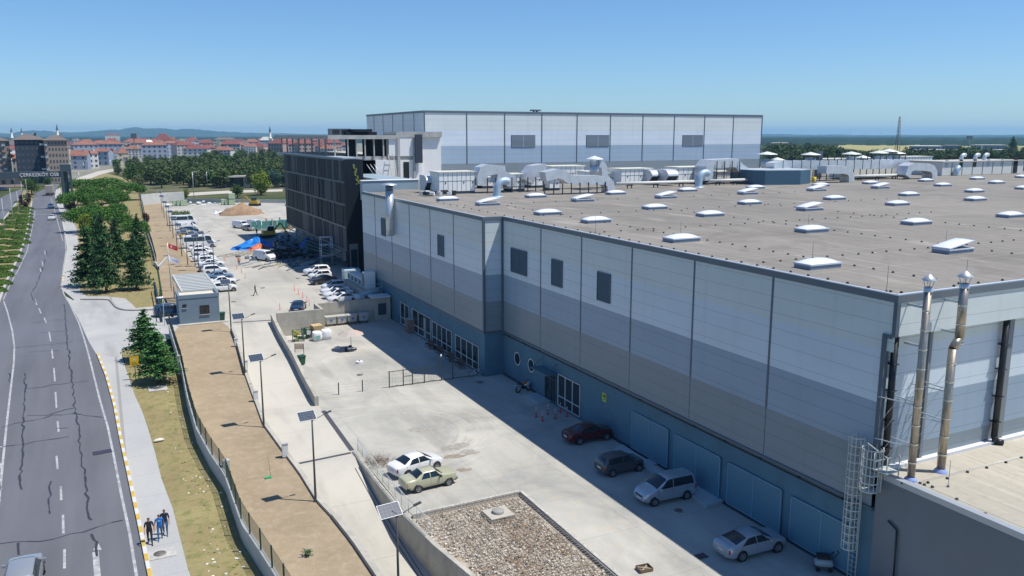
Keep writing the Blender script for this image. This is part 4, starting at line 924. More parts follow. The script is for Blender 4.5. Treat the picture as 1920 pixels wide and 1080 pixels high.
# left grey duct: over and down
a = at(930, 360, 17); Yd = a.y; q = lambda x, y, Yv=Yd: atY(x, y, Yv)
u0 = q(893, 350); u1 = q(925, 318)
duct_run([tuple(q(899, 347)), tuple(q(899, 330)), tuple(q(902, 321)), tuple(q(910, 318)), tuple(q(934, 318)), tuple(q(934, 342))], 2.4, 1.7, 'big grey duct arching between the two left plant boxes')
duct_run([tuple(q(930, 333)), tuple(q(944, 333)), tuple(q(952, 340)), tuple(q(962, 341))], 2.0, 1.8, 'short tapering grey duct left of the narrow plant box')
posts(q(906, 360).x, q(1010, 360).x, Yd - 1.6, 8, 19.2, 'row of black posts under the left ducts')
duct_run([tuple(q(985, 340)), tuple(q(990, 330)), tuple(q(997, 320)), tuple(q(1012, 318)), tuple(q(1018, 318))], 2.2, 1.8, 'grey duct elbow rising right of the narrow plant box')
Y2 = at(1120, 361, 17).y; q2 = lambda x, y: atY(x, y, Y2)
duct_run([tuple(q2(1018, 331)), tuple(q2(1040, 325)), tuple(q2(1052, 328)), tuple(q2(1063, 336)), tuple(q2(1075, 337)), tuple(q2(1118, 337)), tuple(q2(1132, 338)), tuple(q2(1139, 345)), tuple(q2(1141, 361))], 1.9, 1.35, 'long grey duct ending in a shiny elbow on the roof')
posts(q2(1015, 360).x, q2(1128, 360).x, Y2 - 1.1, 8, 18.6, 'row of black posts under the long grey duct')
def goose(pxb, pyb, r, lab, s=1.0, turn=0):
    a = at(pxb, pyb, 17); P = [(a.x, a.y, 17), (a.x + .1 * s, a.y, 17.5 * 1 + .3 * s)] + [(a.x + .1 * s + 1.15 * s - 1.15 * s * math.cos(R(k)), a.y, 17.8 + .2 * s + 1.15 * s * math.sin(R(k))) for k in (0, 15, 30, 45, 60, 75, 90, 105, 120)]
    mb = MB(); mb.sweep(P, r, 16); mb.lathe([(r + .5, 0), (r + .45, .06), (r, .08)], tuple((a.x, a.y, 16.96)), 16)
    mb.build('gooseneck_vent', mat('bluish_spiral_duct', (.40, .52, .62), .42, .3), label=lab, cat='roof vent', org=(a.x, a.y, 16.96))
goose(931, 368, .52, 'round blue-grey gooseneck vent before the narrow plant box'); goose(1309, 350, .6, 'round blue-grey gooseneck vent right of the paired hoods', 1.1)
# round cowls with conical hats
def cowl(pxc, pyb, pyt, r, lab, Yv=None, rod=True):
    if Yv is None: Yv = at(pxc, pyb, 17).y
    c = atY(pxc, pyb, Yv); zt = atY(pxc, pyt, Yv).z; zb = max(c.z, 17)
    t = empty('exhaust_cowl', (c.x, Yv, zb), label=lab, cat='exhaust cowl')
    h = zt - zb; mb = MB(); mb.tube((c.x, Yv, zb), (c.x, Yv, zb + h * .55), r, n=16); mb.build('stack', M_galv, t)
    mb = MB(); mb.lathe([(r * 1.9, 0), (r * 1.85, .08), (0, .55), (0, 0)], (c.x, Yv, zt - .55), 18); mb.build('hat', mat('hat_pale', (.66, .70, .68), .4), t)
    mb = MB()
    for k in range(4): a = k * math.pi / 2; mb = MB(); mb.tube((c.x + r * math.cos(a), Yv + r * math.sin(a), zb + h * .5), (c.x + r * math.cos(a), Yv + r * math.sin(a), zt - .5), .04, n=4); mb.build('strut', M_trim, t)
cowl(1114, 330, 292, .75, 'round exhaust cowl with a pointed hat behind the long duct', 113)
qq = lambda x, y: tuple(atY(x, y, 113.5))
duct_run([qq(1131, 331), qq(1130, 316), qq(1127, 309), qq(1121, 307)], 1.2, 1.1, 'bright duct elbow right beside the pointed cowl')
Y3 = at(1380, 343, 17).y; q3 = lambda x, y: atY(x, y, Y3)
duct_run([tuple(q3(1318, 338)), tuple(q3(1320, 315)), tuple(q3(1326, 307)), tuple(q3(1370, 305)), tuple(q3(1378, 315)), tuple(q3(1390, 323)), tuple(q3(1394, 326))], 3.2, 1.6, 'wide grey duct bridging left of the small plant box')
posts(q3(1330, 342).x, q3(1372, 342).x, Y3 - 1.9, 4, 21.0, 'black posts under the wide bridging duct')
ahu(1332, 1340, 342, 321, 2, 'slim grey cabinet under the wide bridging duct', 1)
# blue steel box and the duct lines on the right
x0, x1, Y0, zt = front(1427, 1488, 347, 320); t = empty('steel_box', ((x0 + x1) / 2, Y0, 17), label='dark blue steel box standing on the roof', cat='steel box')
yb = at(1516, 343, 17); mb = MB(); poly_ = [(x0, Y0 + 2), (x0 + 1.2, Y0 + .4), (x1, Y0 - 1.5), (x1 + 4.5, Y0 + .6), (x1 + 3.5, Y0 + 8), (x0, Y0 + 8)]; mb.prism(poly_, 16.96, zt); mb.build('casing', mat('box_blue', (.045, .115, .17), .5), t)
mb = MB(); mb.prism([(p[0] * 1.0, p[1]) for p in poly_], zt + .003, zt + .12); mb.build('lid', mat('box_lid', (.4, .46, .5), .5), t)
Y4 = at(1600, 341, 17).y + 6; q4 = lambda x, y: atY(x, y, Y4)
duct_run([tuple(q4(1444, 314)), tuple(q4(1460, 309.5)), tuple(q4(1560, 309)), tuple(q4(1640, 308)), tuple(q4(1695, 307))], 2.2, 1.7, 'longest grey duct, running level across the right roof plant', ribs=12)
posts(q4(1520, 340).x, q4(1690, 340).x, Y4 - .5, 15, 21.4, 'black steel frame carrying the longest duct')
mb = MB(); mb.box(q4(1600, 330).x, Y4 + 2, 17.2, q4(1690, 330).x, Y4 + 6, 20.6); mb.build('plant_row', M_ahu, label='white plant casing behind the black frame of the longest duct', cat='plant casing', org=(q4(1640, 330).x, Y4 + 2, 17))
Y5 = at(1587, 341, 17).y; q5 = lambda x, y: atY(x, y, Y5)
duct_run([tuple(q5(1541, 318)), tuple(q5(1575, 318)), tuple(q5(1584, 321)), tuple(q5(1588, 328)), tuple(q5(1588, 341))], 2.2, 1.4, 'arched grey duct with a white elbow right of the blue box')
Y6 = at(1743, 334, 17).y; q6 = lambda x, y: atY(x, y, Y6)
duct_run([tuple(q6(1692, 330)), tuple(q6(1697, 316)), tuple(q6(1705, 312)), tuple(q6(1730, 313)), tuple(q6(1739, 316)), tuple(q6(1743, 323)), tuple(q6(1743, 334))], 2.4, 1.5, 'arched grey duct with a white elbow, farthest right')
ahu(1698, 1747, 314, 294, 5, 'tall white plant box behind the farthest arched duct', 9); ahu(1540, 1597, 311, 298, 5, 'blue-white plant box behind the longest duct', 9)
for x, yb_, yt, lab in ((1437, 318, 284, 'exhaust cowl nearest the corner of the tall hall'), (1456.5, 318, 295, 'low exhaust cowl, second right of the tall hall'), (1519, 308, 285, 'exhaust cowl left of the small dark chimney'), (1595.5, 305, 284, 'exhaust cowl over the blue-white plant box'), (1617, 308, 291, 'low exhaust cowl in the middle of the longest duct'), (1647, 305, 282, 'leftmost of the three clustered exhaust cowls'), (1664.5, 305, 279, 'middle and tallest of the three clustered exhaust cowls'), (1678.5, 305, 283, 'rightmost of the three clustered exhaust cowls')): cowl(x, yb_, yt, 1.0 if yt < 290 else .8, lab, Y4 + 5)
t = at(1539, 340, 17); mb = MB(); c = atY(1539, 300, Y4 + 5); mb.box(c.x - .5, c.y, 17, c.x + .5, c.y + 1, atY(1539, 284, Y4 + 5).z); mb.build('brick_stub_chimney', M_trim, label='small dark square chimney behind the longest duct', cat='chimney', org=(c.x, c.y, 17))
# white service corridor on the far right
cx0, cx1 = at(1766, 328, 17).x, at(1915, 326, 17).x; CY = at(1840, 327, 17).y
t = empty('service_corridor', ((cx0 + cx1) / 2, CY, 17), label='long low white cabin row at the right end of the roof', cat='cabin')
zt = atY(1840, 303, CY).z
mb = MB(); mb.box(cx0 - 3, CY, 17, cx1 + 4, CY + 8, zt); mb.build('wall', mat('cabin_white', (.62, .64, .61), .6), t); mb = MB(); mb.box(cx0 - 3.3, CY - .3, zt, cx1 + 4.3, CY + 8.3, zt + .2); mb.build('roof', M_cgrey, t)
for k in range(7): x = cx0 + (cx1 - cx0) * k / 6; mb = MB(); mb.box(x - .07, CY - .05, 17, x + .07, CY - .003, zt); mb.build('post', M_trim, t)
for pxw, dark in ((1774, 0), (1801, 1), (1827, 1), (1852, 0), (1878, 0)):
    c = atY(pxw, 315, CY); mb = MB(); mb.box(c.x - .5, CY - .04, 18.7, c.x + .5, CY - .003, 20.3); mb.build('window', M_glass if dark else M_louvp, t)
c = atY(1899, 318, CY); mb = MB(); mb.box(c.x, CY - .06, 17.1, c.x + 1.5, CY - .003, 20.9); mb.build('doorway', M_void, t)
for k, x in enumerate((1802, 1828, 1845)):
    c = atY(x, 303, CY + 3); mb = MB(); z0 = zt + .2
    P = [(c.x, CY + 3, z0), (c.x, CY + 3, z0 + .5)] + [(c.x + .7 - .7 * math.cos(R(a)), CY + 3, z0 + .5 + .7 * math.sin(R(a))) for a in (20, 40, 60, 80, 90)] + [(c.x + 1.2, CY + 3, z0 + 1.15)]
    mb.sweep(P, .42, 12); mb.build('curved_vent', M_duct, label='curved metal vent on the white cabin row, ' + ORD[k] + ' from left', cat='roof vent', group='curved vents of the cabin row', org=(c.x, CY + 3, z0))
for k, (x, y) in enumerate(((1700, 334), (1792, 329))):
    a = at(x, y, 17); P = [(a.x, a.y, 17), (a.x, a.y, 17.7)] + [(a.x + .9 - .9 * math.cos(R(q_)), a.y, 17.7 + .9 * math.sin(R(q_))) for q_ in (20, 40, 60, 80)]
    mb = MB(); mb.sweep(P, .6, 12); mb.build('gooseneck_vent', MATS['bluish_spiral_duct'], label=('short bluish vent just left of the farthest arched duct', 'short bluish vent in front of the white cabin row')[k], cat='roof vent', org=(a.x, a.y, 16.96))
# insulated pipes on trestles
for k, (xa, xb, y, lab) in enumerate(((1151, 1300, 353, 'long white insulated pipe in front of the middle plant boxes'), (1325, 1425, 347, 'white insulated pipe left of the blue steel box'), (1590, 1692, 338, 'white insulated pipe below the black frame'), (1768, 1858, 328, 'white insulated pipe before the cabin row'))):
    a = at(xa, y, 17); Yp = a.y - .6; b = atY(xb, y, Yp); t = empty('insulated_pipe', (a.x, Yp, 17), label=lab, cat='pipe')
    mb = MB(); mb.tube((a.x, Yp, 17.75), (b.x, Yp, 17.75), .26, n=10); mb.build('pipe', M_pipe, t)
    n = max(3, int((b.x - a.x) / 4))
    for i in range(n): x = a.x + (b.x - a.x) * (i + .5) / n; mb = MB(); mb.box(x - .5, Yp - .3, 17.38, x + .5, Yp + .3, 17.48); mb.box(x - .45, Yp - .1, 16.96, x - .35, Yp + .1, 17.38); mb.box(x + .35, Yp - .1, 16.96, x + .45, Yp + .1, 17.38); mb.build('trestle', M_black, t)
a = at(1526, 341, 17); mb = MB(); mb.lathe([(.3, 0), (.42, .9), (.38, .9), (.28, .1), (0, .1)], tuple(a), 14); mb.build('bucket', mat('bucket_yellow', (.65, .5, .03), .5), label='yellow bucket on the roof right of the blue box', cat='bucket', org=tuple(a))
a = at(818, 366, 17); mb = MB(); rr = random.Random(8)
for k in range(14): mb.obox((a.x + rr.uniform(-2.2, 3), a.y + rr.uniform(-.8, .8), 17.2 + rr.uniform(0, .3)), rr.uniform(.5, 1.1), rr.uniform(.4, .8), rr.uniform(.3, .6), rr.uniform(0, 3), k % 3)
mb.build('rubbish_heap', [M_white, M_black, M_duct], label='heap of white bags and scraps by the leftmost intake hood', cat='rubbish', kind='stuff', org=tuple(a))

# ---------------------------------------------------------------- retaining walls of the yard
mb = MB()
def wall_run(mb, pts, th, zb, zt, mi=0, side=1):
    P = [Vector(p[:2]) for p in pts]
    off = []
    for i in range(len(P)): d = (P[min(i + 1, len(P) - 1)] - P[max(i - 1, 0)]).normalized(); off.append(P[i] + Vector((d.y, -d.x)) * th * side)
    L = len(P); v = [(p.x, p.y, zb[i]) for i, p in enumerate(P)] + [(p.x, p.y, zb[i]) for i, p in enumerate(off)] + [(p.x, p.y, zt[i]) for i, p in enumerate(P)] + [(p.x, p.y, zt[i]) for i, p in enumerate(off)]
    f = []
    for i in range(L - 1):
        q = [(i, i + 1, 2 * L + i + 1, 2 * L + i), (L + i, 3 * L + i, 3 * L + i + 1, L + i + 1), (2 * L + i, 2 * L + i + 1, 3 * L + i + 1, 3 * L + i)]
        f += q if side < 0 else [t[::-1] for t in q]
    f += [(0, 2 * L, 3 * L, L), (L - 1, 2 * L - 1, 4 * L - 1, 3 * L - 1)]
    return mb.add(v, f, mi)
rw = [(18.45, 105.9, 3.1), (18.0, 98, 2.45), (17.75, 90, 1.95), (17.35, 83, 1.4), (17.05, 76.2, .95)]
wall_run(mb, rw, .38, [-.6] * 5, [p[2] for p in rw])
mb.build('ramp_parapet', M_fconc, label='sloping concrete parapet between the ramp and the lower yard', cat='retaining wall', org=(17.8, 91, 0))
mb = MB(); mb.box(18.84, 105.9, -.3, 24.9, 106.25, 3.1); mb.box(24.55, 106.25, -.3, 24.9, 110.2, 3.08); mb.build('retaining_wall', M_fconc, label='concrete retaining wall behind the crates and white sacks', cat='retaining wall', org=(21.8, 106, 0))
mb = MB(); mb.box(24.9, 110.2, -.3, 32.8, 110.55, 3.0); mb.build('retaining_wall', M_fconc, label='concrete retaining wall behind the four waste containers', cat='retaining wall', org=(29, 110.2, 0))
t = empty('plant_room', (33.9, 110, 0), label='small concrete plant room with a dark louvre at the wall end', cat='plant room')
mb = MB(); mb.box(32.8, 109.6, -.3, 35.15, 120, 3.2); mb.build('wall', M_fconc, t)
mb = MB(); mb.box(33.35, 109.52, .75, 34.5, 109.59, 2.35); mb.build('louvre', mat('louvre_dark', (.03, .05, .065), .6), t)  # louvre drawn as one flat dark panel
mb = MB(); mb.box(32.4, 109.2, 3.21, 35.1, 111.2, 3.45); mb.build('cap_slab', mat('pale_sheet', (.50, .56, .60), .5), t)
mb = MB(); mb.tube((31.2, 112.5, 3.0), (31.5, 110.9, 3.0), .45, n=14); mb.tube((31.0, 112.7, 2.9), (34.6, 113.0, 3.6), .4, n=12); mb.build('membrane_roll', mat('rolled_sheet', (.35, .43, .48), .5), label='rolled grey sheet lying on the plant room edge', cat='roll', org=(31.5, 112, 2.0))
mb = MB(); mb.box(32.6, 113, 2.0, 35.1, 125, 3.5); mb.build('plinth', M_cast, label='concrete plinth under the row of cooling units', cat='plinth', org=(34, 119, 2))
for k in range(5):
    y = 116 + k * 2.0; t = empty('condenser_unit', (34.2, y, 3.5), label=('tall pale' if k == 0 else 'small pale') + ' cooling unit, ' + ORD[k] + ' from the near end of the plinth', cat='cooling unit', group='cooling units on the plinth'); h = 2.3 if k == 0 else 1.1
    mb = MB(); mb.box(33.4, y, 3.5, 35.0, y + 1.2, 3.5 + h); mb.build('casing', M_ahu, t)
    mb = MB(); mb.box(33.33, y + .15, 3.7, 33.39, y + 1.05, 3.3 + h); mb.build('grille', M_trim, t)
t = empty('railing', (34, 113.5, 3.5), label='pale pipe railing round the cooling unit plinth', cat='railing')
mb = MB(); 
for z in (4.0, 4.5): mb.path([(35.0, 113.1, z), (32.7, 113.1, z), (32.7, 115.6, z)], .04, 6)
for x, y in ((35.0, 113.1), (33.8, 113.1), (32.7, 113.1), (32.7, 115.6)): mb.tube((x, y, 3.5), (x, y, 4.5), .04, n=6)
for z in (4.0, 4.5): mb.path([(32.7, 126, z), (34.9, 126, z)], .04, 6)
mb.build('rails', M_whitesteel, t)
tk = at(661, 532, 2.0); TKX = tk.x - 30.6; TKY = tk.y - 117
t = empty('storage_tank', (tk.x, tk.y, 2), label='pale square storage tank beside the parked white cars', cat='tank')
mb = MB(); mb.prism([(p[0] + TKX, p[1] + TKY) for p in ((29.2, 116.2), (31.7, 116), (32.0, 117.8), (31.3, 118.9), (29.4, 118.8))], 2.15, 4.35); mb.build('body', mat('tank_pale', (.42, .56, .62), .5), t); mb = MB(); mb.prism([(p[0] + TKX, p[1] + TKY) for p in ((29.1, 116.1), (31.8, 115.9), (32.1, 117.9), (31.3, 119), (29.3, 118.9))], 2.01, 2.15); mb.build('base', MATS['kerb_yellow'], t)
mb = MB(); mb.lathe([(.42, 0), (.45, .3), (.42, 1.0), (.45, 1.3), (.4, 1.45), (0, 1.45)], (32.4 + TKX, 116.0 + TKY, 2.0), 16); mb.build('barrel', mat('barrel_blue', (.02, .11, .3), .4), label='dark blue plastic barrel beside the pale tank', cat='barrel', org=(32.4 + TKX, 116 + TKY, 2))
# railed wall along the lower ramp
RW = [(16.95, 63.0), (16.85, 56), (16.9, 50.5), (17.25, 45.5), (17.9, 40.8), (18.1, 36), (18.2, 25)]
mb = MB(); wall_run(mb, RW, .3, [-6] * 7, [.12] * 7); mb.build('ramp_retaining_wall', M_fconc, label='long concrete retaining wall under the white railing beside the lower ramp', cat='retaining wall', org=(17, 50, 0))
t = empty('yard_railing', (17.1, 52, .12), label='white steel railing standing on the lower ramp wall', cat='railing')
RP = [Vector((p[0] + .15, p[1], .12)) for p in RW[:5]]; RP[-1] = Vector((18.0, 41.5, .12)); RP = [RP[0]] + RP[1:3] + [Vector((17.3, 46.5, .12))]
mb = MB()
for z in (.15, 1.0): mb.path([p + Vector((0, 0, z)) for p in RP], .025, 6)
mb.build('rails', M_whitesteel, t)
rp = resample([tuple(p[:2]) for p in RP], .28)
for k, p in enumerate(rp): mb = MB(); mb.tube((p[0], p[1], .12), (p[0], p[1], 1.14), .028 if k % 5 == 0 else .010, n=5); mb.build('baluster', M_whitesteel, t)
# excavated slab with rubble under reinforcement mesh
mb = MB(); mb.prism([(p[0] + .05, min(p[1], 50.4)) for p in RW[2:]] + [(18.3, 20), (26, 20), (26, 50.4)], -.55, -.28); mb.build('rubble_bed', mat('rubble_base', (.56, .51, .43), .95, color2=(.25, .185, .125), scale=1.1, detail=9, bump=1.0, bscale=9), kind='structure')
mb = MB()
for a, b in (((17.25, 50.12), (25.45, 50.22)), ((25.47, 50.2), (25.22, 20.0))): wall_run(mb, [a, b], .22, [-.5] * 2, [.10] * 2, side=-1)
mb.build('slab_edge', mat('broken_concrete', (.45, .43, .38), .9, var=.3, scale=6, bump=.6, bscale=8), label='rough broken concrete edge round the open rubble bed', cat='kerb', org=(25, 40, 0))
rr = random.Random(21); st = MB(); sm = [mat('stone_pale', (.68, .64, .56), .9, var=.2, scale=5), mat('stone_brown', (.27, .18, .11), .9, var=.3, scale=5), mat('stone_grey', (.33, .29, .24), .9, var=.25, scale=5)]
def stone(mb, c, s, mi):
    v = []
    for z in (-1, 1):
        for x, y in ((-1, -1), (1, -1), (1, 1), (-1, 1)): v.append((c[0] + x * s * rr.uniform(.35, .65), c[1] + y * s * rr.uniform(.35, .65), c[2] + z * s * rr.uniform(.2, .4)))
    mb.add(v, [(0, 3, 2, 1), (4, 5, 6, 7), (0, 1, 5, 4), (1, 2, 6, 5), (2, 3, 7, 6), (3, 0, 4, 7)], mi)
for _ in range(5200):
    y = rr.uniform(33, 49.9); x = rr.uniform(17.35 if y > 44 else 18.2, 25.1); d = math.sin(x * 1.1 + 1) * math.cos(y * .55 + x * .3)
    mi = 1 if rr.random() < (.6 if d > 0 else .06) and 20.5 < x < 24.6 and y < 48 else (2 if rr.random() < .35 else 0)
    s = rr.choice((.04, .05, .06, .10)) * rr.uniform(.6, 1.5); stone(st, (x, y, -.22 + rr.uniform(0, .08)), s, mi)
st.build('rubble', sm, label='brown and white rubble stones filling the open bed', cat='rubble', kind='stuff')
mb = MB()
k = 0; y = 33.0
while y < 50.0: mb.tube((17.4 if y > 44 else 18.2, y + rr.uniform(-.05, .05), -.0 + rr.uniform(-.02, .03)), (25.3, y + rr.uniform(-.05, .05), .01), .017, n=4, cap=False); y += .3
x = 18.6
while x < 25.2: mb.tube((x + rr.uniform(-.04, .04), 32.5, .02), (x, 50.1, .0), .017, n=4, cap=False); x += .3
for y in [33 + .21 * i for i in range(81)]:                       # starter bars bristling along the wall side
    if rr.random() < .8: mb.tube((18.55 + rr.uniform(0, .5), y, -.1), (18.45 + rr.uniform(-.1, .7), y + rr.uniform(-.1, .1), .4 + rr.uniform(-.1, .15)), .013, n=4, cap=False)
for x in [18.7 + .22 * i for i in range(30)]: mb.tube((x, 49.9, -.1), (x + rr.uniform(-.1, .1), 49.9 + rr.uniform(-.2, .1), .3), .008, n=4, cap=False)
mb.build('rebar_mesh', mat('rebar_grey', (.27, .235, .19), .8, .1), label='grid of steel reinforcement bars laid over the rubble', cat='rebar', org=(22, 42, 0))
t = empty('manhole_block', tuple(at(934, 962, 0)), label='raised concrete manhole block with a round lid on the rubble', cat='manhole')
a = at(934, 962, 0); mb = MB(); mb.obox((a.x, a.y, -.12), 1.75, 1.6, .34, .02); mb.build('block', M_cast, t); mb = MB(); mb.lathe([(.42, 0), (.42, .16), (.36, .2), (0, .2)], (a.x, a.y, .051), 24); mb.build('lid', mat('lid_grey', (.30, .29, .27), .7), t)
a = at(1208, 1069, 0); t = empty('wooden_crate', tuple(a), label='shallow wooden crate lying in the sun at the shadow edge', cat='crate'); mb = MB()
mb.obox((a.x, a.y, .05), .85, .62, .03, -.1)
for s_ in (-1, 1): mb.obox((a.x + .42 * s_, a.y - .04 * s_, .12), .03, .62, .2, -.1); mb.obox((a.x + .03 * s_, a.y + .31 * s_, .12), .85, .03, .2, -.1)
mb.build('tray', mat('crate_wood', (.16, .12, .08), .8), t); mb = MB(); mb.obox((a.x, a.y, .12), .8, .06, .03, .6); mb.obox((a.x, a.y, .155), .8, .06, .03, -.7); mb.build('slat', mat('crate_slat', (.42, .36, .26), .8), t)
a = at(1315, 1043, 0); mb = MB(); mb.obox((a.x, a.y, .012), .75, .6, .02, 0)
for k in range(7): mb.obox((a.x - .3 + k * .1, a.y, .03), .03, .5, .02, 0)
mb.build('drain_grate', M_grate, label='square iron drain grate behind the silver sedan', cat='drain', org=tuple(a))
manhole(at(1272, 959, 0), .3, 'round cover in the shaded slab below the silver van', rect=(.7, .6, 0))
# doorstep slabs along the wall
M_step = mat('step_slab', (.42, .47, .47), .7, var=.1, scale=2)
def slab(pts, z, lab, h=.12):
    mb = MB(); P = [tuple(at(x, y, h)[:2]) for x, y in pts]; mb.prism(P, .004, h); c = at(*pts[0], 0); mb.build('door_slab', M_step, label=lab, cat='slab', org=tuple(c))
slab([(983, 740), (1016, 734), (1041, 750), (1008, 756)], 0, 'pale slab in front of the glass entrance door')
slab([(1153, 838), (1168, 833), (1250, 888), (1238, 895)], 0, 'long narrow pale slab behind the grey hatchback', .18)
slab([(1297, 929), (1303, 908), (1356, 938), (1325, 948)], 0, 'pale slab jutting out right of the silver van', .2)
slab([(1206, 862), (1222, 859), (1237, 868), (1221, 872)], 0, 'small pale slab under the first mesh screen', .1)
slab([(1189, 886), (1199, 884), (1210, 890), (1201, 893)], 0, 'small pale tile on the ground beside the grey hatchback wheel', .03)
# mesh fence across the yard
t = empty('yard_fence', (24, 78.6, 0), label='thin dark mesh fence with a gate crossing the yard', cat='fence')
YP = 78.7
for x, h in ((19.63, 1.25), (22.07, 1.2), (24.9, 1.75), (26.4, 1.75), (27.4, 1.75), (28.7, 1.7), (30.6, 2.6), (31.9, 1.8), (34.7, 1.9)): mb = MB(); mb.box(x - .045, YP - .045, 0, x + .045, YP + .045, h); mb.build('post', mat('post_green_black', (.03, .045, .035), .5), t)
mb = MB()
for a, b, z in ((24.9, 27.4, 1.68), (27.4, 30.6, 1.66), (24.9, 34.7, .08), (26.4, 27.4, 1.0)): mb.bar((a, YP, z), (b, YP, z), .05, .05)
mb.build('rail', MATS['post_green_black'], t)
mb = MB(); 
for x in [24.95 + .3 * k for k in range(33)]: mb.tube((x, YP, .08), (x, YP, 1.65), .006, n=3, cap=False)
for z in (.5, .9, 1.3): mb.tube((24.9, YP, z), (34.7, YP, z), .006, n=3, cap=False)
for z in (.4, .7, 1.0): mb.tube((17.5, YP, z), (24.9, YP, z), .004, n=3, cap=False)
mb.build('mesh_panel', MATS['post_green_black'], t)
mb = MB(); mb.path([(26.4, YP, 1.7)] + [(26.9 - .5 * math.cos(R(a)), YP, 1.75 + .45 * math.sin(R(a))) for a in range(0, 100, 20)], .015, 5); mb.build('hoop', MATS['post_green_black'], t)
mb = MB(); mb.lathe([(.06, 0), (.1, .1), (.06, .25), (0, .25)], (30.6, YP, 2.6), 10); mb.build('lamp_cap', mat('lamp_white', (.8, .8, .78), .3), t)

# ---------------------------------------------------------------- site fence: low wall, posts, mesh
t = empty('site_fence', (fence[12][0], fence[12][1], zr(fence[12][1])), label='long low white wall topped by dark green mesh fencing and posts', cat='fence')
M_fwall = mat('fence_wall', (.45, .46, .44), .75, var=.08, scale=.8); M_fpost = mat('fence_green', (.02, .055, .04), .45)
FL = [p for p in fence[8:]]
wtop = .95
def fence_run(pts, t, h0=1.25, ph=1.35):
    P = resample(pts, 1.2) + [pts[-1]]
    mb = MB(); wall_run(mb, P, .24, [zr(p[1]) - 1.0 for p in P], [zr(p[1]) + h0 for p in P], side=-1 if pts[0][1] > pts[-1][1] else 1); mb.build('low_wall', M_fwall, t)
    Q = resample(pts, 2.35); d0 = (Vector(pts[-1][:2]) - Vector(pts[0][:2])).normalized(); sx = .12
    for p in Q: z = zr(p[1]) + h0; mb = MB(); mb.box(p[0] + sx - .04, p[1] - .04, z, p[0] + sx + .04, p[1] + .04, z + ph); mb.build('post', M_fpost, t)
    mb = MB()
    for a, b in zip(Q, Q[1:]):
        za, zb = zr(a[1]) + h0, zr(b[1]) + h0
        for k in range(7): f = k / 6; mb.tube((a[0] + sx, a[1], za + .06 + (ph - .12) * f), (b[0] + sx, b[1], zb + .06 + (ph - .12) * f), .010 if k % 3 else .016, n=3, cap=False)
        for k in range(12): f = k / 12; x = a[0] + (b[0] - a[0]) * f + sx; y = a[1] + (b[1] - a[1]) * f; z = za + (zb - za) * f; mb.tube((x, y, z + .04), (x, y, z + ph - .04), .011, n=3, cap=False)
    mb.build('mesh_panel', M_fpost, t)
fence_run(FL, t)
for p_ in ((422, 905), (336, 697)): c = S(*p_); mb = MB(); mb.box(c.x - .1, c.y - .25, zr(c.y), c.x + .38, c.y + .2, zr(c.y) + 1.75); mb.build('pier', M_fwall, t)
t = empty('site_fence', (fence[3][0], fence[3][1], 2), label='farther stretch of green mesh fence beside the pines and flags', cat='fence')
fence_run([p for p in fence[0:6]], t, .7, 1.5)
a, b = at(297, 500, 2), at(309, 484, 2); mb = MB(); wall_run(mb, [at(291, 497, 2), at(296, 506, 2), at(312, 487, 2)], .25, [1.2] * 3, [2.75, 2.65, 2.6]); mb.build('wall_return', M_fwall, t)

# ---------------------------------------------------------------- solar street lamps
M_pole = mat('pole_dark', (.055, .058, .06), .5); 
def mk_pv():
    g = NT('solar_cells', rough=.3, spec=.06); tc = g.n.new('ShaderNodeTexCoord'); x, y, z = g.xyz(tc.outputs['Object'])
    l_ = g.math('MAXIMUM', g.lines(x, .19, .012), g.lines(y, .19, .012)); g.color(g.mix(l_, (.03, .05, .085), (.13, .16, .20))); return g.m
M_pv = mk_pv()
def solar_lamp():
    t = empty('solar_lamp', (0, 0, -60), cat='street lamp', group='solar lamps along the ramp and parking area')
    mb = MB(); mb.lathe([(.20, 0), (.2, .03), (.09, .04), (.085, .3), (.065, 3), (.055, 6.0), (0, 6.0)], n=12); mb.build('pole', M_pole, t, world=False)
    p = empty('solar_panel', (-.3, .2, 6.18)); p.parent = t; p.rotation_euler = (R(38), 0, R(6))
    mb = MB(); mb.box(-.60, -.39, -.02, .60, .39, .02); f = mb.build('panel_frame', M_wframe, None, world=False); f.parent = p
    mb = MB(); mb.box(-.575, -.365, .021, .575, .365, .026); f = mb.build('cells', M_pv, None, world=False); f.parent = p
    mb = MB(); mb.tube((0, 0, 5.85), (1.0, .08, 6.22), .025, n=6); mb.build('arm', M_pole, t, world=False)
    mb = MB(); mb.obox((1.15, .09, 6.28), .42, .16, .07, .06, ry=-.25); mb.build('lamp_head', M_pole, t, world=False)
    mb = MB(); mb.tube((0, 0, 6.0), (-.2, .15, 6.15), .04, n=6); mb.build('bracket', M_pole, t, world=False); return t
LP = solar_lamp()
for k, (x, y, zz, lab) in enumerate([(749, 1165, None, 'solar lamp nearest the camera, its panel over the railed wall'), (592, 940, None, 'solar lamp second from the camera, beside the ramp top'), (495, 801, None, 'solar lamp at the ramp kerb, third from the camera'), (459.5, 703, None, 'solar lamp at the ramp kerb, fourth from the camera'), (433.7, 622, None, 'solar lamp right of the guard house window')]):
    a = S(x, y); o = place(LP, a, 0, lab, first=(k == 0)); o['category'] = 'street lamp'
    o.location.z -= .02
for k, (x, yb) in enumerate([(406, 538), (396, 520), (385, 504), (378, 498), (366, 500), (352, 497), (341, 480), (332, 462), (325, 447), (319, 434), (314, 423), (308, 408), (304, 398)]):
    if k < 4: continue
    a = at(x, yb, 2.0); place(LP, a, rnd.uniform(-.1, .1), 'solar lamp in the far lamp row, ' + ORD[k - 4] + ' beyond the flags')
for k, (x, yb) in enumerate([(361, 500), (372, 492), (391, 515)]): a = at(x + 12, yb + 8, 2.0); place(LP, a, .3 * k - .2, 'solar lamp between the parked white cars, ' + ORD[k] + ' from left')

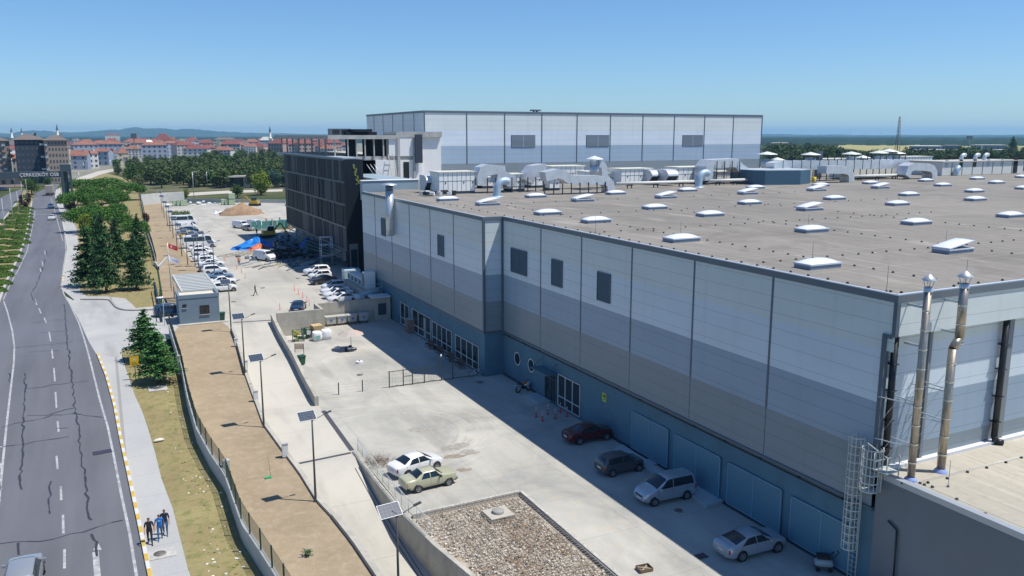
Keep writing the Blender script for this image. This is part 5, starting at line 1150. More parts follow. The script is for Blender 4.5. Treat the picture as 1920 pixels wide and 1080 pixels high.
# ---------------------------------------------------------------- guard house and pergola
GX0, GX1, GY0 = 7.55, 12.35, 109.3
t = empty('guard_house', (10, GY0, 2), label='grey-blue guard house with a small barred window', cat='guard house')
M_gh = mat('guard_render', (.155, .215, .27), .8, var=.06, scale=.6); M_perg = mat('pergola_steel', (.50, .52, .50), .5)
mb = MB(); mb.box(GX0, GY0, 2.0, GX1, GY0 + 4.0, 5.3); mb.build('wall', M_gh, t)
mb = MB(); mb.box(GX0 - .05, GY0 - .05, 5.3, GX1 + .05, GY0 + .2, 5.75); mb.box(GX0 - .05, GY0 + .2, 5.3, GX0 + .2, GY0 + 4.0, 5.75); mb.box(GX1 - .2, GY0 + .2, 5.3, GX1 + .05, GY0 + 4.0, 5.75); mb.build('parapet', M_gh, t)
mb = MB(); mb.box(GX0 + .2, GY0 + .2, 5.3, GX1 - .2, GY0 + 4.0, 5.42); mb.build('roof', mat('cream_roof', (.60, .56, .44), .7, var=.05, scale=1), t)
w = empty('window', (0, 0, 0)); 
def gwin(px0, py0, px1, py1, t):
    a = atY(px0, py0, GY0); b = atY(px1, py1, GY0)
    mb = MB(); mb.box(a.x, GY0 - .03, b.z, b.x, GY0 - .004, a.z, 0)
    for x in (a.x, b.x - .06, (a.x + b.x) / 2 - .03): mb.box(x, GY0 - .06, b.z, x + .06, GY0 - .03, a.z, 1)
    for z in (b.z, a.z - .06): mb.box(a.x, GY0 - .062, z, b.x, GY0 - .03, z + .06, 1)
    mb.box(a.x - .05, GY0 - .12, b.z - .08, b.x + .05, GY0 - .004, b.z, 2)
    n = 6 if b.x - a.x > 1 else 2
    for k in range(n): x = a.x + (b.x - a.x) * (k + .5) / n; mb.box(x, GY0 - .09, b.z, x + .02, GY0 - .065, a.z, 1)
    mb.build('window', [M_glass, M_black, M_cgrey], t)
bpy.data.objects.remove(w)
gwin(374.5, 573, 393, 588, t); gwin(342, 571, 350, 577, t)
mb = MB(); mb.box(GX0 - .3, GY0 - .75, 1.2, GX1 + .9, GY0 - .01, 2.12); mb.build('plinth', M_cast, t)
t = empty('pergola', (10, 117, 2), label='pale steel pergola of parallel bars behind the guard house', cat='pergola')
PX0, PX1, PY0, PY1, PZ = 8.35, 12.75, 113.6, 128.0, 5.55
a0 = at(337, 546, PZ); 
mb = MB()
for x in (PX0, PX1): mb.box(x - .1, PY0, PZ - .35, x + .1, PY1, PZ)
for y in (PY0, PY1): mb.box(PX0 + .1, y, PZ - .35, PX1 - .1, y + .2, PZ)
mb.build('frame', M_perg, t)
for k in range(11): y = PY0 + .9 + k * 1.25; mb = MB(); mb.box(PX0 + .1, y, PZ - .2, PX1 - .1, y + .55, PZ - .04); mb.build('slat', M_perg, t)
for x in (PX0, PX1):
    for y in (PY0 + .1, (PY0 + PY1) / 2, PY1): mb = MB(); mb.box(x - .09, y, 2, x + .09, y + .18, PZ - .35); mb.build('post', M_perg, t)
# flags
def flag(x, yb, ytop, cloth, lab, fl, symbol=None):
    a = at(x, yb, 2.0); zt = atY(x, ytop, a.y).z
    t = empty('flag_pole', tuple(a), label=lab, cat='flag')
    mb = MB(); mb.tube(tuple(a), (a.x, a.y, zt), .06, .035, n=8); mb.build('pole', M_galv, t)
    z1 = atY(x, fl[0], a.y).z; z0 = atY(x, fl[1], a.y).z; w = atY(fl[2], fl[0], a.y).x - a.x; nx, nz = 10, 5; v = []
    def fp(u, s): return (a.x + .06 + w * u * .92, a.y + .28 * math.sin(u * 5.5 + s) * u, z1 - (z1 - z0) * .55 * s - (z1 - z0) * .45 * u * (1.0 - .1 * s))
    for j in range(nz + 1):
        for i in range(nx + 1): v.append(fp(i / nx, j / nz))
    mb = MB(); mb.add(v, [(j * (nx + 1) + i, j * (nx + 1) + i + 1, (j + 1) * (nx + 1) + i + 1, (j + 1) * (nx + 1) + i) for j in range(nz) for i in range(nx)], 0, True); c = mb.build('cloth', cloth, t)
    if symbol == 'moon':
        mb = MB(); N = 20
        def sp(cu, cv, ru, ang): p = fp(cu + ru * math.cos(ang) * .62, cv + ru * math.sin(ang)); return (p[0], p[1] - .02, p[2])
        P = [sp(.42, .5, .27, R(40 + 280 * k / N)) for k in range(N + 1)]; Q = [sp(.47, .5, .21, R(46 + 268 * k / N)) for k in range(N + 1)]
        mb.add(P + Q, [(k, k + 1, N + 2 + k, N + 1 + k) for k in range(N)])
        S5 = [sp(.64, .5, .12 if k % 2 == 0 else .05, R(36 * k)) for k in range(10)]; S5.append(sp(.64, .5, 0, 0)); mb.add(S5, [(k, (k + 1) % 10, 10) for k in range(10)])
        mb.build('crescent_and_star', mat('flag_white', (.8, .8, .8), .8), c)
    elif symbol:
        mb = MB()
        for k in range(5): p = [fp(.22 + .13 * k, .42), fp(.30 + .13 * k, .42), fp(.30 + .13 * k, .6 - .03 * (k % 2)), fp(.22 + .13 * k, .58)]; mb.quad(*[(q[0], q[1] - .02, q[2]) for q in p])
        mb.build('emblem', mat('emblem_blue', (.16, .2, .45), .8), c)
flag(320.5, 540, 455, mat('flag_red', (.55, .02, .025), .8), 'red flag with white crescent and star by the pergola', (456, 472, 333), 'moon')
flag(321.8, 546, 478, mat('flag_pale', (.66, .67, .76), .8), 'white company flag with a small blue emblem by the pergola', (481, 497, 337), 'x')
# gate gear between guard house and fence
t = empty('entrance_gate', tuple(at(300, 585, 2)), label='dark folding entrance gate beside the guard house', cat='gate')
g0, g1 = at(303, 606, 1.9), at(291, 547, 2); 
for k in range(9): f = k / 8; p = g0.lerp(g1, f); mb = MB(); mb.box(p.x - .15, p.y - .06, 1.7, p.x + .15, p.y + .06, 3.5); mb.build('leaf', mat('gate_dark', (.02, .045, .07), .5), t)
mb = MB(); mb.bar(g0 + Vector((0, 0, 1.5)), g1 + Vector((0, 0, 1.5)), .1, .1); mb.bar(g0 + Vector((0, 0, .4)), g1 + Vector((0, 0, .4)), .1, .1); mb.build('rail', MATS['gate_dark'], t)
a = at(309, 612, 1.9); t = empty('traffic_mirror', tuple(a), label='round traffic mirror on a post by the gate', cat='mirror'); mb = MB(); mb.tube(tuple(a), (a.x, a.y, a.z + 3.9), .04); mb.build('post', M_galv, t); mb = MB(); c = (a.x - .35, a.y - .15, a.z + 3.75); mb.lathe([(.0, .1), (.3, .07), (.45, 0), (.45, -.04), (0, -.04)], c, 20); mb.build('mirror', mat('mirror_pale', (.6, .55, .56), .25), t)
# green wheelie bins
M_bin = mat('bin_green', (.012, .075, .04), .5)
def wheelie(a, rz, lab):
    t = empty('wheelie_bin', tuple(a), rz, label=lab, cat='bin'); mb = MB(); v = [(x * w, y * w * 1.1, z) for w, z in ((.25, .08), (.33, 1.0)) for x, y in ((-1, -1), (1, -1), (1, 1), (-1, 1))]
    mb.add(v, [(0, 3, 2, 1), (4, 5, 6, 7), (0, 1, 5, 4), (1, 2, 6, 5), (2, 3, 7, 6), (3, 0, 4, 7)]); mb.build('body', M_bin, t, world=False)
    mb = MB(); mb.box(-.38, -.42, 1.005, .38, .42, 1.09); mb.build('lid', M_bin, t, world=False)
    for s_ in (-1, 1): mb = MB(); mb.tube((s_ * .26, .33, .1), (s_ * .32, .33, .1), .1, n=12); mb.build('wheel', M_black, t, world=False)
    return t
wheelie(at(417, 601, 2), 0, 'green wheelie bin at the right of the guard house'); wheelie(at(566, 684, 0), .3, 'green wheelie bin under the brown rack by the sloping parapet'); wheelie(at(952, 700, 0), 0, 'dark wheelie bin in the shaded inner corner')
# utility boxes on the ramp kerb
for x, y, lab, s_ in ((535, 858, 'white utility box on the kerb beside the ramp top', 1.0), (480, 753, 'white utility box with a sign frame on the kerb', .9), (462, 690, 'small white box at the kerb by the fourth lamp', .7), (443, 650, 'grey box at the kerb corner near the guard house lamp', .8)):
    a = S(x, y); t = empty('utility_box', tuple(a), label=lab, cat='utility box'); mb = MB(); mb.box(a.x - .22 * s_, a.y - .15, a.z + .1, a.x + .22 * s_, a.y + .15, a.z + 1.15 * s_); mb.build('cabinet', mat('cabinet_white', (.62, .63, .62), .5), t); mb = MB(); mb.box(a.x - .25 * s_, a.y - .19, a.z + 1.155 * s_, a.x + .25 * s_, a.y + .19, a.z + 1.21 * s_); mb.build('lid', M_cgrey, t); mb = MB(); mb.box(a.x - .1, a.y - .1, a.z - .1, a.x + .1, a.y + .1, a.z + .1); mb.build('foot', M_cgrey, t)
# waste containers
def container(first):
    t = empty('waste_container', (0, 0, -40), cat='waste container', group='galvanised waste containers at the wall'); gm = mat('container_zinc', (.50, .50, .47), .5, .2, var=.08, scale=3)
    mb = MB(); v = [(x * w, y * w * .8, z) for w, z in ((.55, .35), (.68, 1.25)) for x, y in ((-1, -1), (1, -1), (1, 1), (-1, 1))]; mb.add(v, [(0, 3, 2, 1), (4, 5, 6, 7), (0, 1, 5, 4), (1, 2, 6, 5), (2, 3, 7, 6), (3, 0, 4, 7)]); mb.build('body', gm, t, world=False)
    mb = MB(); mb.box(-.74, -.6, 1.255, .74, .6, 1.34); mb.build('lid', gm, t, world=False)
    for x in (-.55, .55):
        for y in (-.4, .4): mb = MB(); mb.tube((x - .04, y, .1), (x + .04, y, .1), .1, n=10); mb.box(x - .03, y - .03, .1, x + .03, y + .03, .4); mb.build('castor', M_black, t, world=False)
    mb = MB(); mb.lathe([(.17, 0), (.17, .012), (0, .012)], n=14); o = mb.build('round_mark', mat('mark_blue', (.05, .13, .42), .5), t, world=False); o.location = (.02, -.52, .85); o.rotation_euler = (R(80), 0, 0)
    return t
CT = container(True)
for k, x in enumerate((26.5, 28.0, 29.4, 31.0)): place(CT, (x, 109.2, 0), rnd.uniform(-.06, .06), 'galvanised waste container, ' + ORD[k] + ' from left' + (', in the shade' if k == 3 else ''), first=k == 0)
# crates, sacks
t = empty('wire_crate', (20.8, 102.6, 0), label='green wire crate full of yellow scraps by the wall', cat='crate')
def cage_crate(t, cx, cy, m, fill, s=.62, h=1.35):
    mb = MB()
    for x in (-s, s):
        for y in (-s * .8, s * .8): mb.bar((cx + x, cy + y, 0), (cx + x, cy + y, h), .07, .07)
    for z in (.12, h * .5, h): 
        for y in (-s * .8, s * .8): mb.bar((cx - s, cy + y, z), (cx + s, cy + y, z), .05, .05)
        for x in (-s, s): mb.bar((cx + x, cy - s * .8, z), (cx + x, cy + s * .8, z), .05, .05)
    mb.build('frame', m, t); rr = random.Random(int(cx * 10))
    for i in range(14): mb = MB(); mb.obox((cx + rr.uniform(-.4, .4), cy + rr.uniform(-.35, .35), .25 + i * .07), rr.uniform(.2, .45), rr.uniform(.2, .4), rr.uniform(.15, .3), rr.uniform(0, 3), rx=rr.uniform(-.5, .5)); mb.build('contents', fill[i % len(fill)], t)
M_yel = mat('scrap_yellow', (.52, .48, .03), .6); M_wplas = mat('scrap_white', (.6, .62, .6), .6)
cage_crate(t, 20.75, 102.6, M_bin, [M_yel, M_yel, M_wplas, M_bin])
t = empty('wire_crate', (22.2, 103.4, 0), label='darker green wire crate with a white notice by the wall', cat='crate'); cage_crate(t, 22.15, 103.5, M_bin, [M_bin, M_bin, M_black], .65, 1.3)
mb = MB(); mb.box(21.9, 102.93, .6, 22.4, 102.96, 1.1); mb.build('notice', M_wplas, t)
def sack(cx, cy, s, m, name, lab, h=1.1, seed=0):
    rr = random.Random(seed); mb = MB(); v = []; rings = [(0, .82), (.08, .98), (.4, 1.06), (.75, 1.0), (.95, .95), (1.0, .8), (.88, .55), (.86, 0)]; n = 16
    for zf_, rf in rings:
        for k in range(n):
            a = 2 * math.pi * k / n; q = 1 / max(abs(math.cos(a)), abs(math.sin(a))); q = min(q, 1.22); r = s * rf * q * (1 + rr.uniform(-.05, .05)); v.append((cx + r * math.cos(a), cy + r * math.sin(a), h * zf_ + (rr.uniform(-.04, .04) if zf_ > .3 else 0)))
    mb.add(v, [(j * n + k, j * n + (k + 1) % n, (j + 1) * n + (k + 1) % n, (j + 1) * n + k) for j in range(len(rings) - 1) for k in range(n)], 0, True)
    return mb.build(name, m, label=lab, cat='sack', org=(cx, cy, 0))
M_sack = mat('woven_sack', (.70, .71, .72), .8, var=.08, scale=5)
o = sack(22.95, 101.9, .58, M_sack, 'bulk_sack', 'white bulk sack with a green print, left of the pair', 1.15, 3); sack(24.2, 102.2, .62, M_sack, 'bulk_sack', 'plain white bulk sack, right of the pair', 1.2, 4)
mb = MB(); mb.box(22.65, 101.18, .35, 23.2, 101.22, .75); mb.build('print', mat('print_green', (.2, .45, .36), .7), o)
mb = MB(); mb.obox((23.4, 104.2, .75), 1.3, 1.0, 1.5, .2, rx=.1); mb.build('cardboard_box', mat('cardboard', (.50, .36, .19), .8, var=.15, scale=3), label='big crumpled cardboard box behind the white sacks', cat='box', org=(23.4, 104.2, 0))
t = empty('brown_rack', tuple(at(561, 672, 0)), label='brown wooden rack leaning inside the sloping parapet', cat='rack'); a = at(561, 672, 0); mb = MB()
for k in range(5): mb.obox((a.x + .1, a.y + .2, 1.1 + k * .14), 1.0, .05, .08, -.5)
for s_ in (-.45, .45): mb.obox((a.x + .1 + s_, a.y + .2 - s_ * .5, .85), .07, .07, 1.7)
mb.build('frame', mat('rack_brown', (.20, .07, .045), .7), t)
# parasol with its table and two stools
c = at(658.5, 655.5, 0); t = empty('parasol', tuple(c), label='faded beige parasol with a pink panel in the yard', cat='parasol')
mb = MB(); mb.tube((c.x, c.y, .05), (c.x, c.y, 2.5), .03, n=8); mb.build('pole', mat('pole_brown', (.12, .08, .06), .6), t)
n = 8; top = Vector((c.x, c.y, 2.5)); v = [top]; 
for k in range(n): a = 2 * math.pi * k / n + .2; v += [Vector((c.x + .85 * math.cos(a), c.y + .85 * math.sin(a), 2.28)), Vector((c.x + 1.62 * math.cos(a), c.y + 1.62 * math.sin(a), 1.92))]
mb = MB(); f = []; 
for k in range(n): i = 1 + 2 * k; j = 1 + 2 * ((k + 1) % n); f += [(0, i, j), (i, i + 1, j + 1, j)]
mb.add(v, f); mb.m = [1 if i in (0, 1, 14, 15) else 0 for i in range(len(f))]; mb.build('canopy', [mat('parasol_cloth', (.42, .37, .32), .8), mat('parasol_pink', (.55, .33, .29), .8)], t)
mb = MB(); mb.lathe([(.24, 0), (.24, .06), (.05, .08), (.05, .2)], tuple(c), 14); mb.build('foot', M_cgrey, t)
a = at(659, 659, 0); t = empty('patio_table', tuple(a), label='low pale table in the parasol shadow', cat='table'); mb = MB(); mb.box(a.x - .45, a.y - .3, .4, a.x + .45, a.y + .3, .46); mb.build('tabletop', M_wplas, t)
for x in (-.4, .4):
    for y in (-.25, .25): mb = MB(); mb.box(a.x + x - .02, a.y + y - .02, 0, a.x + x + .02, a.y + y + .02, .4); mb.build('leg', M_black, t)
for x, y, lab in ((649, 659, 'black bucket stool left of the low table'), (657, 654.5, 'black bucket stool against the parasol pole'), (816, 655.5, 'black bucket standing in the shade before the glazed bays')): a = at(x, y, 0); mb = MB(); mb.lathe([(0, 0), (.17, 0), (.2, .45), (.16, .45), (.14, .06), (0, .06)], tuple(a), 14); mb.build('bucket', M_black, label=lab, cat='bucket', org=tuple(a))
for x, y, lab in ((633.5, 654, 'white weight block with a knob, beside the parasol shadow'), (674, 681, 'white weight block with a knob, out on the sunlit slab')):
    a = at(x, y, 0); t = empty('ballast_block', tuple(a), label=lab, cat='ballast block'); mb = MB(); mb.prism([(a.x + .42 * math.cos(R(k * 45 + 22)), a.y + .34 * math.sin(R(k * 45 + 22))) for k in range(8)], .005, .24); mb.build('block', mat('ballast_white', (.74, .74, .72), .6), t); mb = MB(); mb.lathe([(.06, 0), (.07, .1), (0, .12)], (a.x, a.y, .241), 10); mb.build('knob', M_black, t)
# pallet box, open white door, benches in the shade
c = at(775, 622, 0); t = empty('pallet_box', tuple(c), label='stacked wooden pallet box in front of the glazed bays', cat='pallet box'); mb = MB(); mb.prism([(c.x - .95, c.y - .5), (c.x + .5, c.y - .9), (c.x + 1.0, c.y + .2), (c.x + .5, c.y + .9), (c.x - .8, c.y + .8)], .1, 1.75); mb.build('side', mat('pallet_brown', (.20, .15, .12), .8, var=.3, scale=3, stretch=(.3, .3, 6)), t)
mb = MB(); mb.box(c.x - .9, c.y - .6, .005, c.x + .8, c.y + .7, .09); mb.build('pallet', MATS['crate_wood'], t); mb = MB(); mb.prism([(c.x - .9, c.y - .45), (c.x + .48, c.y - .85), (c.x + .9, c.y + .2), (c.x + .45, c.y + .8), (c.x - .75, c.y + .7)], 1.755, 1.8); mb.build('cover', M_cgrey, t)
c = at(802, 637, 0); t = empty('open_door_leaf', (c.x, c.y, 0), label='white framed glass door standing open from the facade', cat='door'); mb = MB(); x0, x1 = at(794.5, 636, 0).x, 35.2; yy = c.y
for a, b, z0, z1 in ((x0, x0 + .12, .1, 3.0), (x1 - .12, x1, .1, 3.0)): mb.box(a, yy, z0, b, yy + .08, z1)
for z in (.1, 1.0, 2.88): mb.box(x0 + .12, yy, z, x1 - .12, yy + .08, z + .12)
mb.build('frame', M_wframe, t); mb = MB(); mb.box(x0 + .12, yy + .03, .22, x1 - .12, yy + .05, 2.88); mb.build('glass', mat('pane_grey', (.12, .17, .19), .1), t)
M_bw = mat('bench_wood', (.075, .045, .035), .7)
for k, (x, y) in enumerate(((826, 650), (842, 662), (862, 674), (882, 686))):
    c = at(x, y, 0); t = empty('bench', (c.x, c.y, 0), label='dark brown bench by the glazed bays, ' + ORD[k] + ' from the far end', cat='bench', group='brown benches by the glazed bays'); X = 34.3
    for nm, bx in (('seat', (X - .25, c.y - .95, .42, X + .2, c.y + .95, .48)), ('backrest', (X + .2, c.y - .95, .5, X + .26, c.y + .95, .95))): mb = MB(); mb.box(*bx); mb.build(nm, M_bw, t)
    for yy in (-.8, .8):
        for xx in (-.2, .18): mb = MB(); mb.box(X + xx - .03, c.y + yy - .03, 0, X + xx + .03, c.y + yy + .03, .42); mb.build('leg', M_bw, t)
# flexible bollards
def bollard(first):
    t = empty('bollard', (0, 0, -30), cat='bollard', group='red and white flexible bollards')
    mb = MB(); mb.lathe([(.15, 0), (.15, .03), (.05, .05), (.045, .9), (.0, .92)], n=10); mb.build('post', mat('bollard_red', (.52, .035, .03), .5), t, world=False)
    for z in (.55, .72, .86): mb = MB(); mb.lathe([(.049, 0), (.049, .07)], (0, 0, z), 10); mb.build('reflective_band', mat('band_white', (.75, .75, .78), .4), t, world=False)
    return t
BL = bollard(1); first = True
names = ['nearest the glass door', 'front left of the door group', 'back left of the door group', 'front centre of the door group', 'back right of the door group', 'rightmost of the door group']
for k, (x, y) in enumerate([(1005, 782), (1017, 789.5), (1027, 777), (1041, 785), (1050.5, 773), (1063, 781)]):
    place(BL, at(x, y, 0), 0, 'red and white bollard in the shade, ' + ORD[k] + ' from left by the entrance', first=first); first = False
for k, (x, y) in enumerate([(525, 581), (552, 545.5), (560, 552.5), (568, 559), (575.5, 566), (580, 573)]): place(BL, at(x, y, 2), 0, 'red bollard before the right-hand parked cars, ' + ORD[k] + ' from left')
for k, (x, y) in enumerate([(420, 486), (422.5, 489.5), (444, 504.5), (453, 512), (460, 522)]): place(BL, at(x, y, 2), 0, 'red bollard before the left-hand parked cars, ' + ORD[k] + ' from the far end')
# bicycle, motorcycle, floor scrubber
def wheel_ring(mb, c, r, th, n=20, axis='y', mi=0, d=Vector((1, 0, 0))):
    P = [Vector(c) + d * r * math.cos(2 * math.pi * k / n) + Vector((0, 0, r * math.sin(2 * math.pi * k / n))) for k in range(n + 1)]; mb.sweep(P, th, 6, mi)
c = at(891, 706.5, 0); t = empty('bicycle', tuple(c), label='pale bicycle leaning at the corner of the shaded facade', cat='bicycle'); W1 = c + Vector((-.45, 0, .34)); W2 = c + Vector((.62, 0, .34)); fm = mat('bike_pale', (.55, .62, .62), .4)
for w_ in (W1, W2):
    mb = MB(); wheel_ring(mb, w_, .33, .022); ww = mb.build('wheel', M_black, t); mb = MB()
    for k in range(8): mb.tube(w_, w_ + Vector((.32 * math.cos(k * .785), 0, .32 * math.sin(k * .785))), .005, n=3)
    mb.build('spokes', M_galv, ww)
mb = MB(); bb = c + Vector((.02, 0, .3)); st_ = c + Vector((-.12, 0, .85)); hd = c + Vector((.42, 0, .88)); hl = c + Vector((.47, 0, .7))
for a, b in ((bb, st_), (bb, hl), (st_ + (bb - st_) * .15, hd), (W1, bb), (W1, st_ + (bb - st_) * .15), (hd, W2)): mb.tube(a, b, .024, n=6)
mb.build('frame', fm, t); mb = MB(); mb.obox(st_ + Vector((0, 0, .04)), .26, .12, .05); mb.build('saddle', M_black, t); mb = MB(); mb.tube(hd + Vector((.02, -.28, .06)), hd + Vector((.02, .28, .06)), .018); mb.build('handlebar', M_black, t)
c = at(981, 734, 0); t = empty('motorcycle', tuple(c), R(12), label='orange and white sport motorcycle parked by the entrance slab', cat='motorcycle')
for x in (-.66, .68):
    mb = MB(); wheel_ring(mb, (x, 0, .31), .27, .075, 20); w_ = mb.build('tyre', M_black, t, world=False); mb = MB(); mb.tube((x, -.05, .31), (x, .05, .31), .17, n=16); mb.build('rim', M_galv, w_, world=False)
M_mo = mat('fairing_orange', (.62, .12, .02), .3, coat=.5); M_mw = mat('fairing_white', (.7, .7, .72), .3)
def loft(mb, secs, n=10, mi=0):
    v = []
    for (x, z, w, h) in secs:
        for k in range(n): a = 2 * math.pi * k / n; v.append((x, w * math.cos(a), z + h * math.sin(a)))
    L = len(secs); mb.add(v, [(i * n + k, i * n + (k + 1) % n, (i + 1) * n + (k + 1) % n, (i + 1) * n + k) for i in range(L - 1) for k in range(n)], mi, True); return mb.add([v[k] for k in range(n)] + v[-n:], [tuple(reversed(range(n))), tuple(range(n, 2 * n))], mi)
mb = MB(); loft(mb, [(-.1, .82, .1, .07), (.1, .88, .17, .14), (.35, .86, .15, .13), (.5, .8, .08, .07)]); mb.build('fuel_tank', M_mo, t, world=False)
mb = MB(); loft(mb, [(.25, .62, .16, .2), (.5, .66, .2, .24), (.78, .82, .13, .15), (.9, .84, .05, .06)]); mb.build('fairing', M_mw, t, world=False)
mb = MB(); loft(mb, [(-.85, .96, .05, .04), (-.5, .84, .12, .07), (-.05, .78, .12, .06)]); mb.build('seat', M_black, t, world=False)
mb = MB(); mb.tube((.62, .0, .85), (.68, 0, .31), .05); mb.tube((-.66, .0, .31), (-.1, 0, .42), .05); loft(mb, [(-.2, .42, .16, .18), (.3, .42, .17, .18)]); mb.build('engine', M_black, t, world=False)
mb = MB(); mb.tube((.5, -.34, .98), (.5, .34, .98), .02); mb.build('handlebar', M_black, t, world=False); mb = MB(); mb.tube((-.75, -.14, .55), (-.2, -.13, .32), .06, n=10); mb.build('exhaust', M_galv, t, world=False); mb = MB(); mb.obox((.68, 0, 1.02), .25, .22, .02, ry=.7); mb.build('windscreen', M_glass, t, world=False)
c = at(1543, 1068, 0); t = empty('floor_scrubber', tuple(c), R(-35), label='grey and black floor cleaning machine by the last mesh screen', cat='cleaning machine')
mb = MB(); loft(mb, [(-.5, .45, .25, .2), (-.2, .5, .34, .3), (.3, .5, .34, .3), (.5, .42, .25, .2)], 12); mb.build('body', mat('scrubber_grey', (.32, .38, .40), .5), t, world=False); mb = MB(); mb.box(-.4, -.28, .78, .35, .28, .95); mb.build('seat_unit', M_black, t, world=False)
mb = MB(); mb.path([(.4, -.25, .8), (.75, -.25, 1.25), (.75, .25, 1.25), (.4, .25, .8)], .025, 6); mb.build('handle', M_black, t, world=False)
for x in (-.35, .35):
    for y in (-.3, .3): mb = MB(); mb.tube((x, y - .03, .14), (x, y + .03, .14), .14, n=14); mb.build('wheel', M_black, t, world=False)
# yellow roadside sign, white stone, small things on the soil
a = S(255, 713); t = empty('warning_sign', tuple(a), label='yellow roadside sign with a small white emblem on a thin post', cat='sign'); mb = MB(); mb.tube(tuple(a), (a.x, a.y, a.z + 2.3), .04); mb.build('post', M_pole, t)
mb = MB(); mb.box(a.x - .42, a.y - .05, a.z + 1.55, a.x + .42, a.y - .042, a.z + 2.5); sg = mb.build('sign_plate', mat('sign_yellow', (.70, .42, .01), .5), t)
mb = MB(); b = Vector((a.x, a.y - .058, a.z + 2.18)); mb.tri(b + Vector((-.15, 0, -.12)), b + Vector((.15, 0, -.12)), b + Vector((0, 0, .16))); mb.build('emblem', M_kwht, sg)
mb = MB()
for k in range(3): mb.box(a.x - .3, a.y - .058, a.z + 1.65 + .1 * k, a.x + .3 - .06 * k, a.y - .052, a.z + 1.68 + .1 * k)
mb.build('text_lines', mat('sign_print', (.25, .14, .01), .6), sg)
a = S(298, 828); mb = MB(); loft(mb, [(-.42, .1, .03, .03), (-.25, .14, .2, .11), (.1, .16, .24, .13), (.35, .14, .14, .08), (.42, .1, .03, .03)], 12); o = mb.build('white_stone', mat('stone_white', (.62, .59, .5), .8, var=.12, scale=5), label='smooth white stone lying in the dry grass verge', cat='stone'); o.location = a; o.rotation_euler.z = .1
a = S(503, 897); t = empty('survey_marker', tuple(a), label='small green marker with a thin rod stuck in the soil', cat='marker'); mb = MB(); mb.box(a.x - .22, a.y - .12, a.z, a.x + .22, a.y + .12, a.z + .12); mb.build('base', mat('marker_green', (.03, .38, .16), .5), t); mb = MB(); mb.tube((a.x + .2, a.y, a.z), (a.x + .05, a.y, a.z + 1.7), .014, n=4); mb.build('rod', M_pole, t)
a = S(577, 1043); mb = MB(); rr = random.Random(2)
for k in range(60): p = Vector((a.x + rr.gauss(0, .12), a.y + rr.gauss(0, .12), a.z + .05 + rr.random() * .35)); s_ = .07; mb.quad(p + Vector((-s_, 0, 0)), p + Vector((0, -s_, .04)), p + Vector((s_, 0, .06)), p + Vector((0, s_, .02)))
mb.build('sapling', mat('sapling_green', (.03, .10, .03), .8), label='tiny green plant growing alone in the bare soil', cat='plant', org=tuple(a))
mb = MB()
for k in range(520):                                                # tussocks and litter of pale stones in the verge
    f = rr.random(); i = int(rr.random() * 9) + 8; i = min(i, len(fence) - 2); p = Vector(fence[i]).lerp(Vector(fence[i + 1]), rr.random()); x = p.x - rr.uniform(.3, 4.6); y = p.y
    if x < rR[-2][0] + 3: continue
    stone(mb, (x, y, zr(y) + .02), rr.choice((.05, .08, .14)), 0 if rr.random() < .5 else 1)
mb.build('loose_stones', [sm[0], mat('dry_tuft', (.2, .19, .07), .9)], label='small stones and dry tufts scattered over the grass verge', cat='stones', kind='stuff')
mb = MB(); a = at(708, 868, 0)
for k in range(420): p = Vector((a.x + rr.gauss(.1, .55), a.y + rr.gauss(0, .6), .02 + abs(rr.gauss(0, .13)))); d = Vector((rr.uniform(-1, 1), rr.uniform(-1, 1), rr.uniform(-.3, .6))).normalized() * rr.uniform(.15, .35); mb.tube(p, p + d, .012, n=3, cap=False)
mb.build('brushwood', mat('dead_twigs', (.22, .16, .12), .9), label='heap of dead brown twigs behind the white sedan', cat='brushwood', kind='stuff', org=tuple(a))

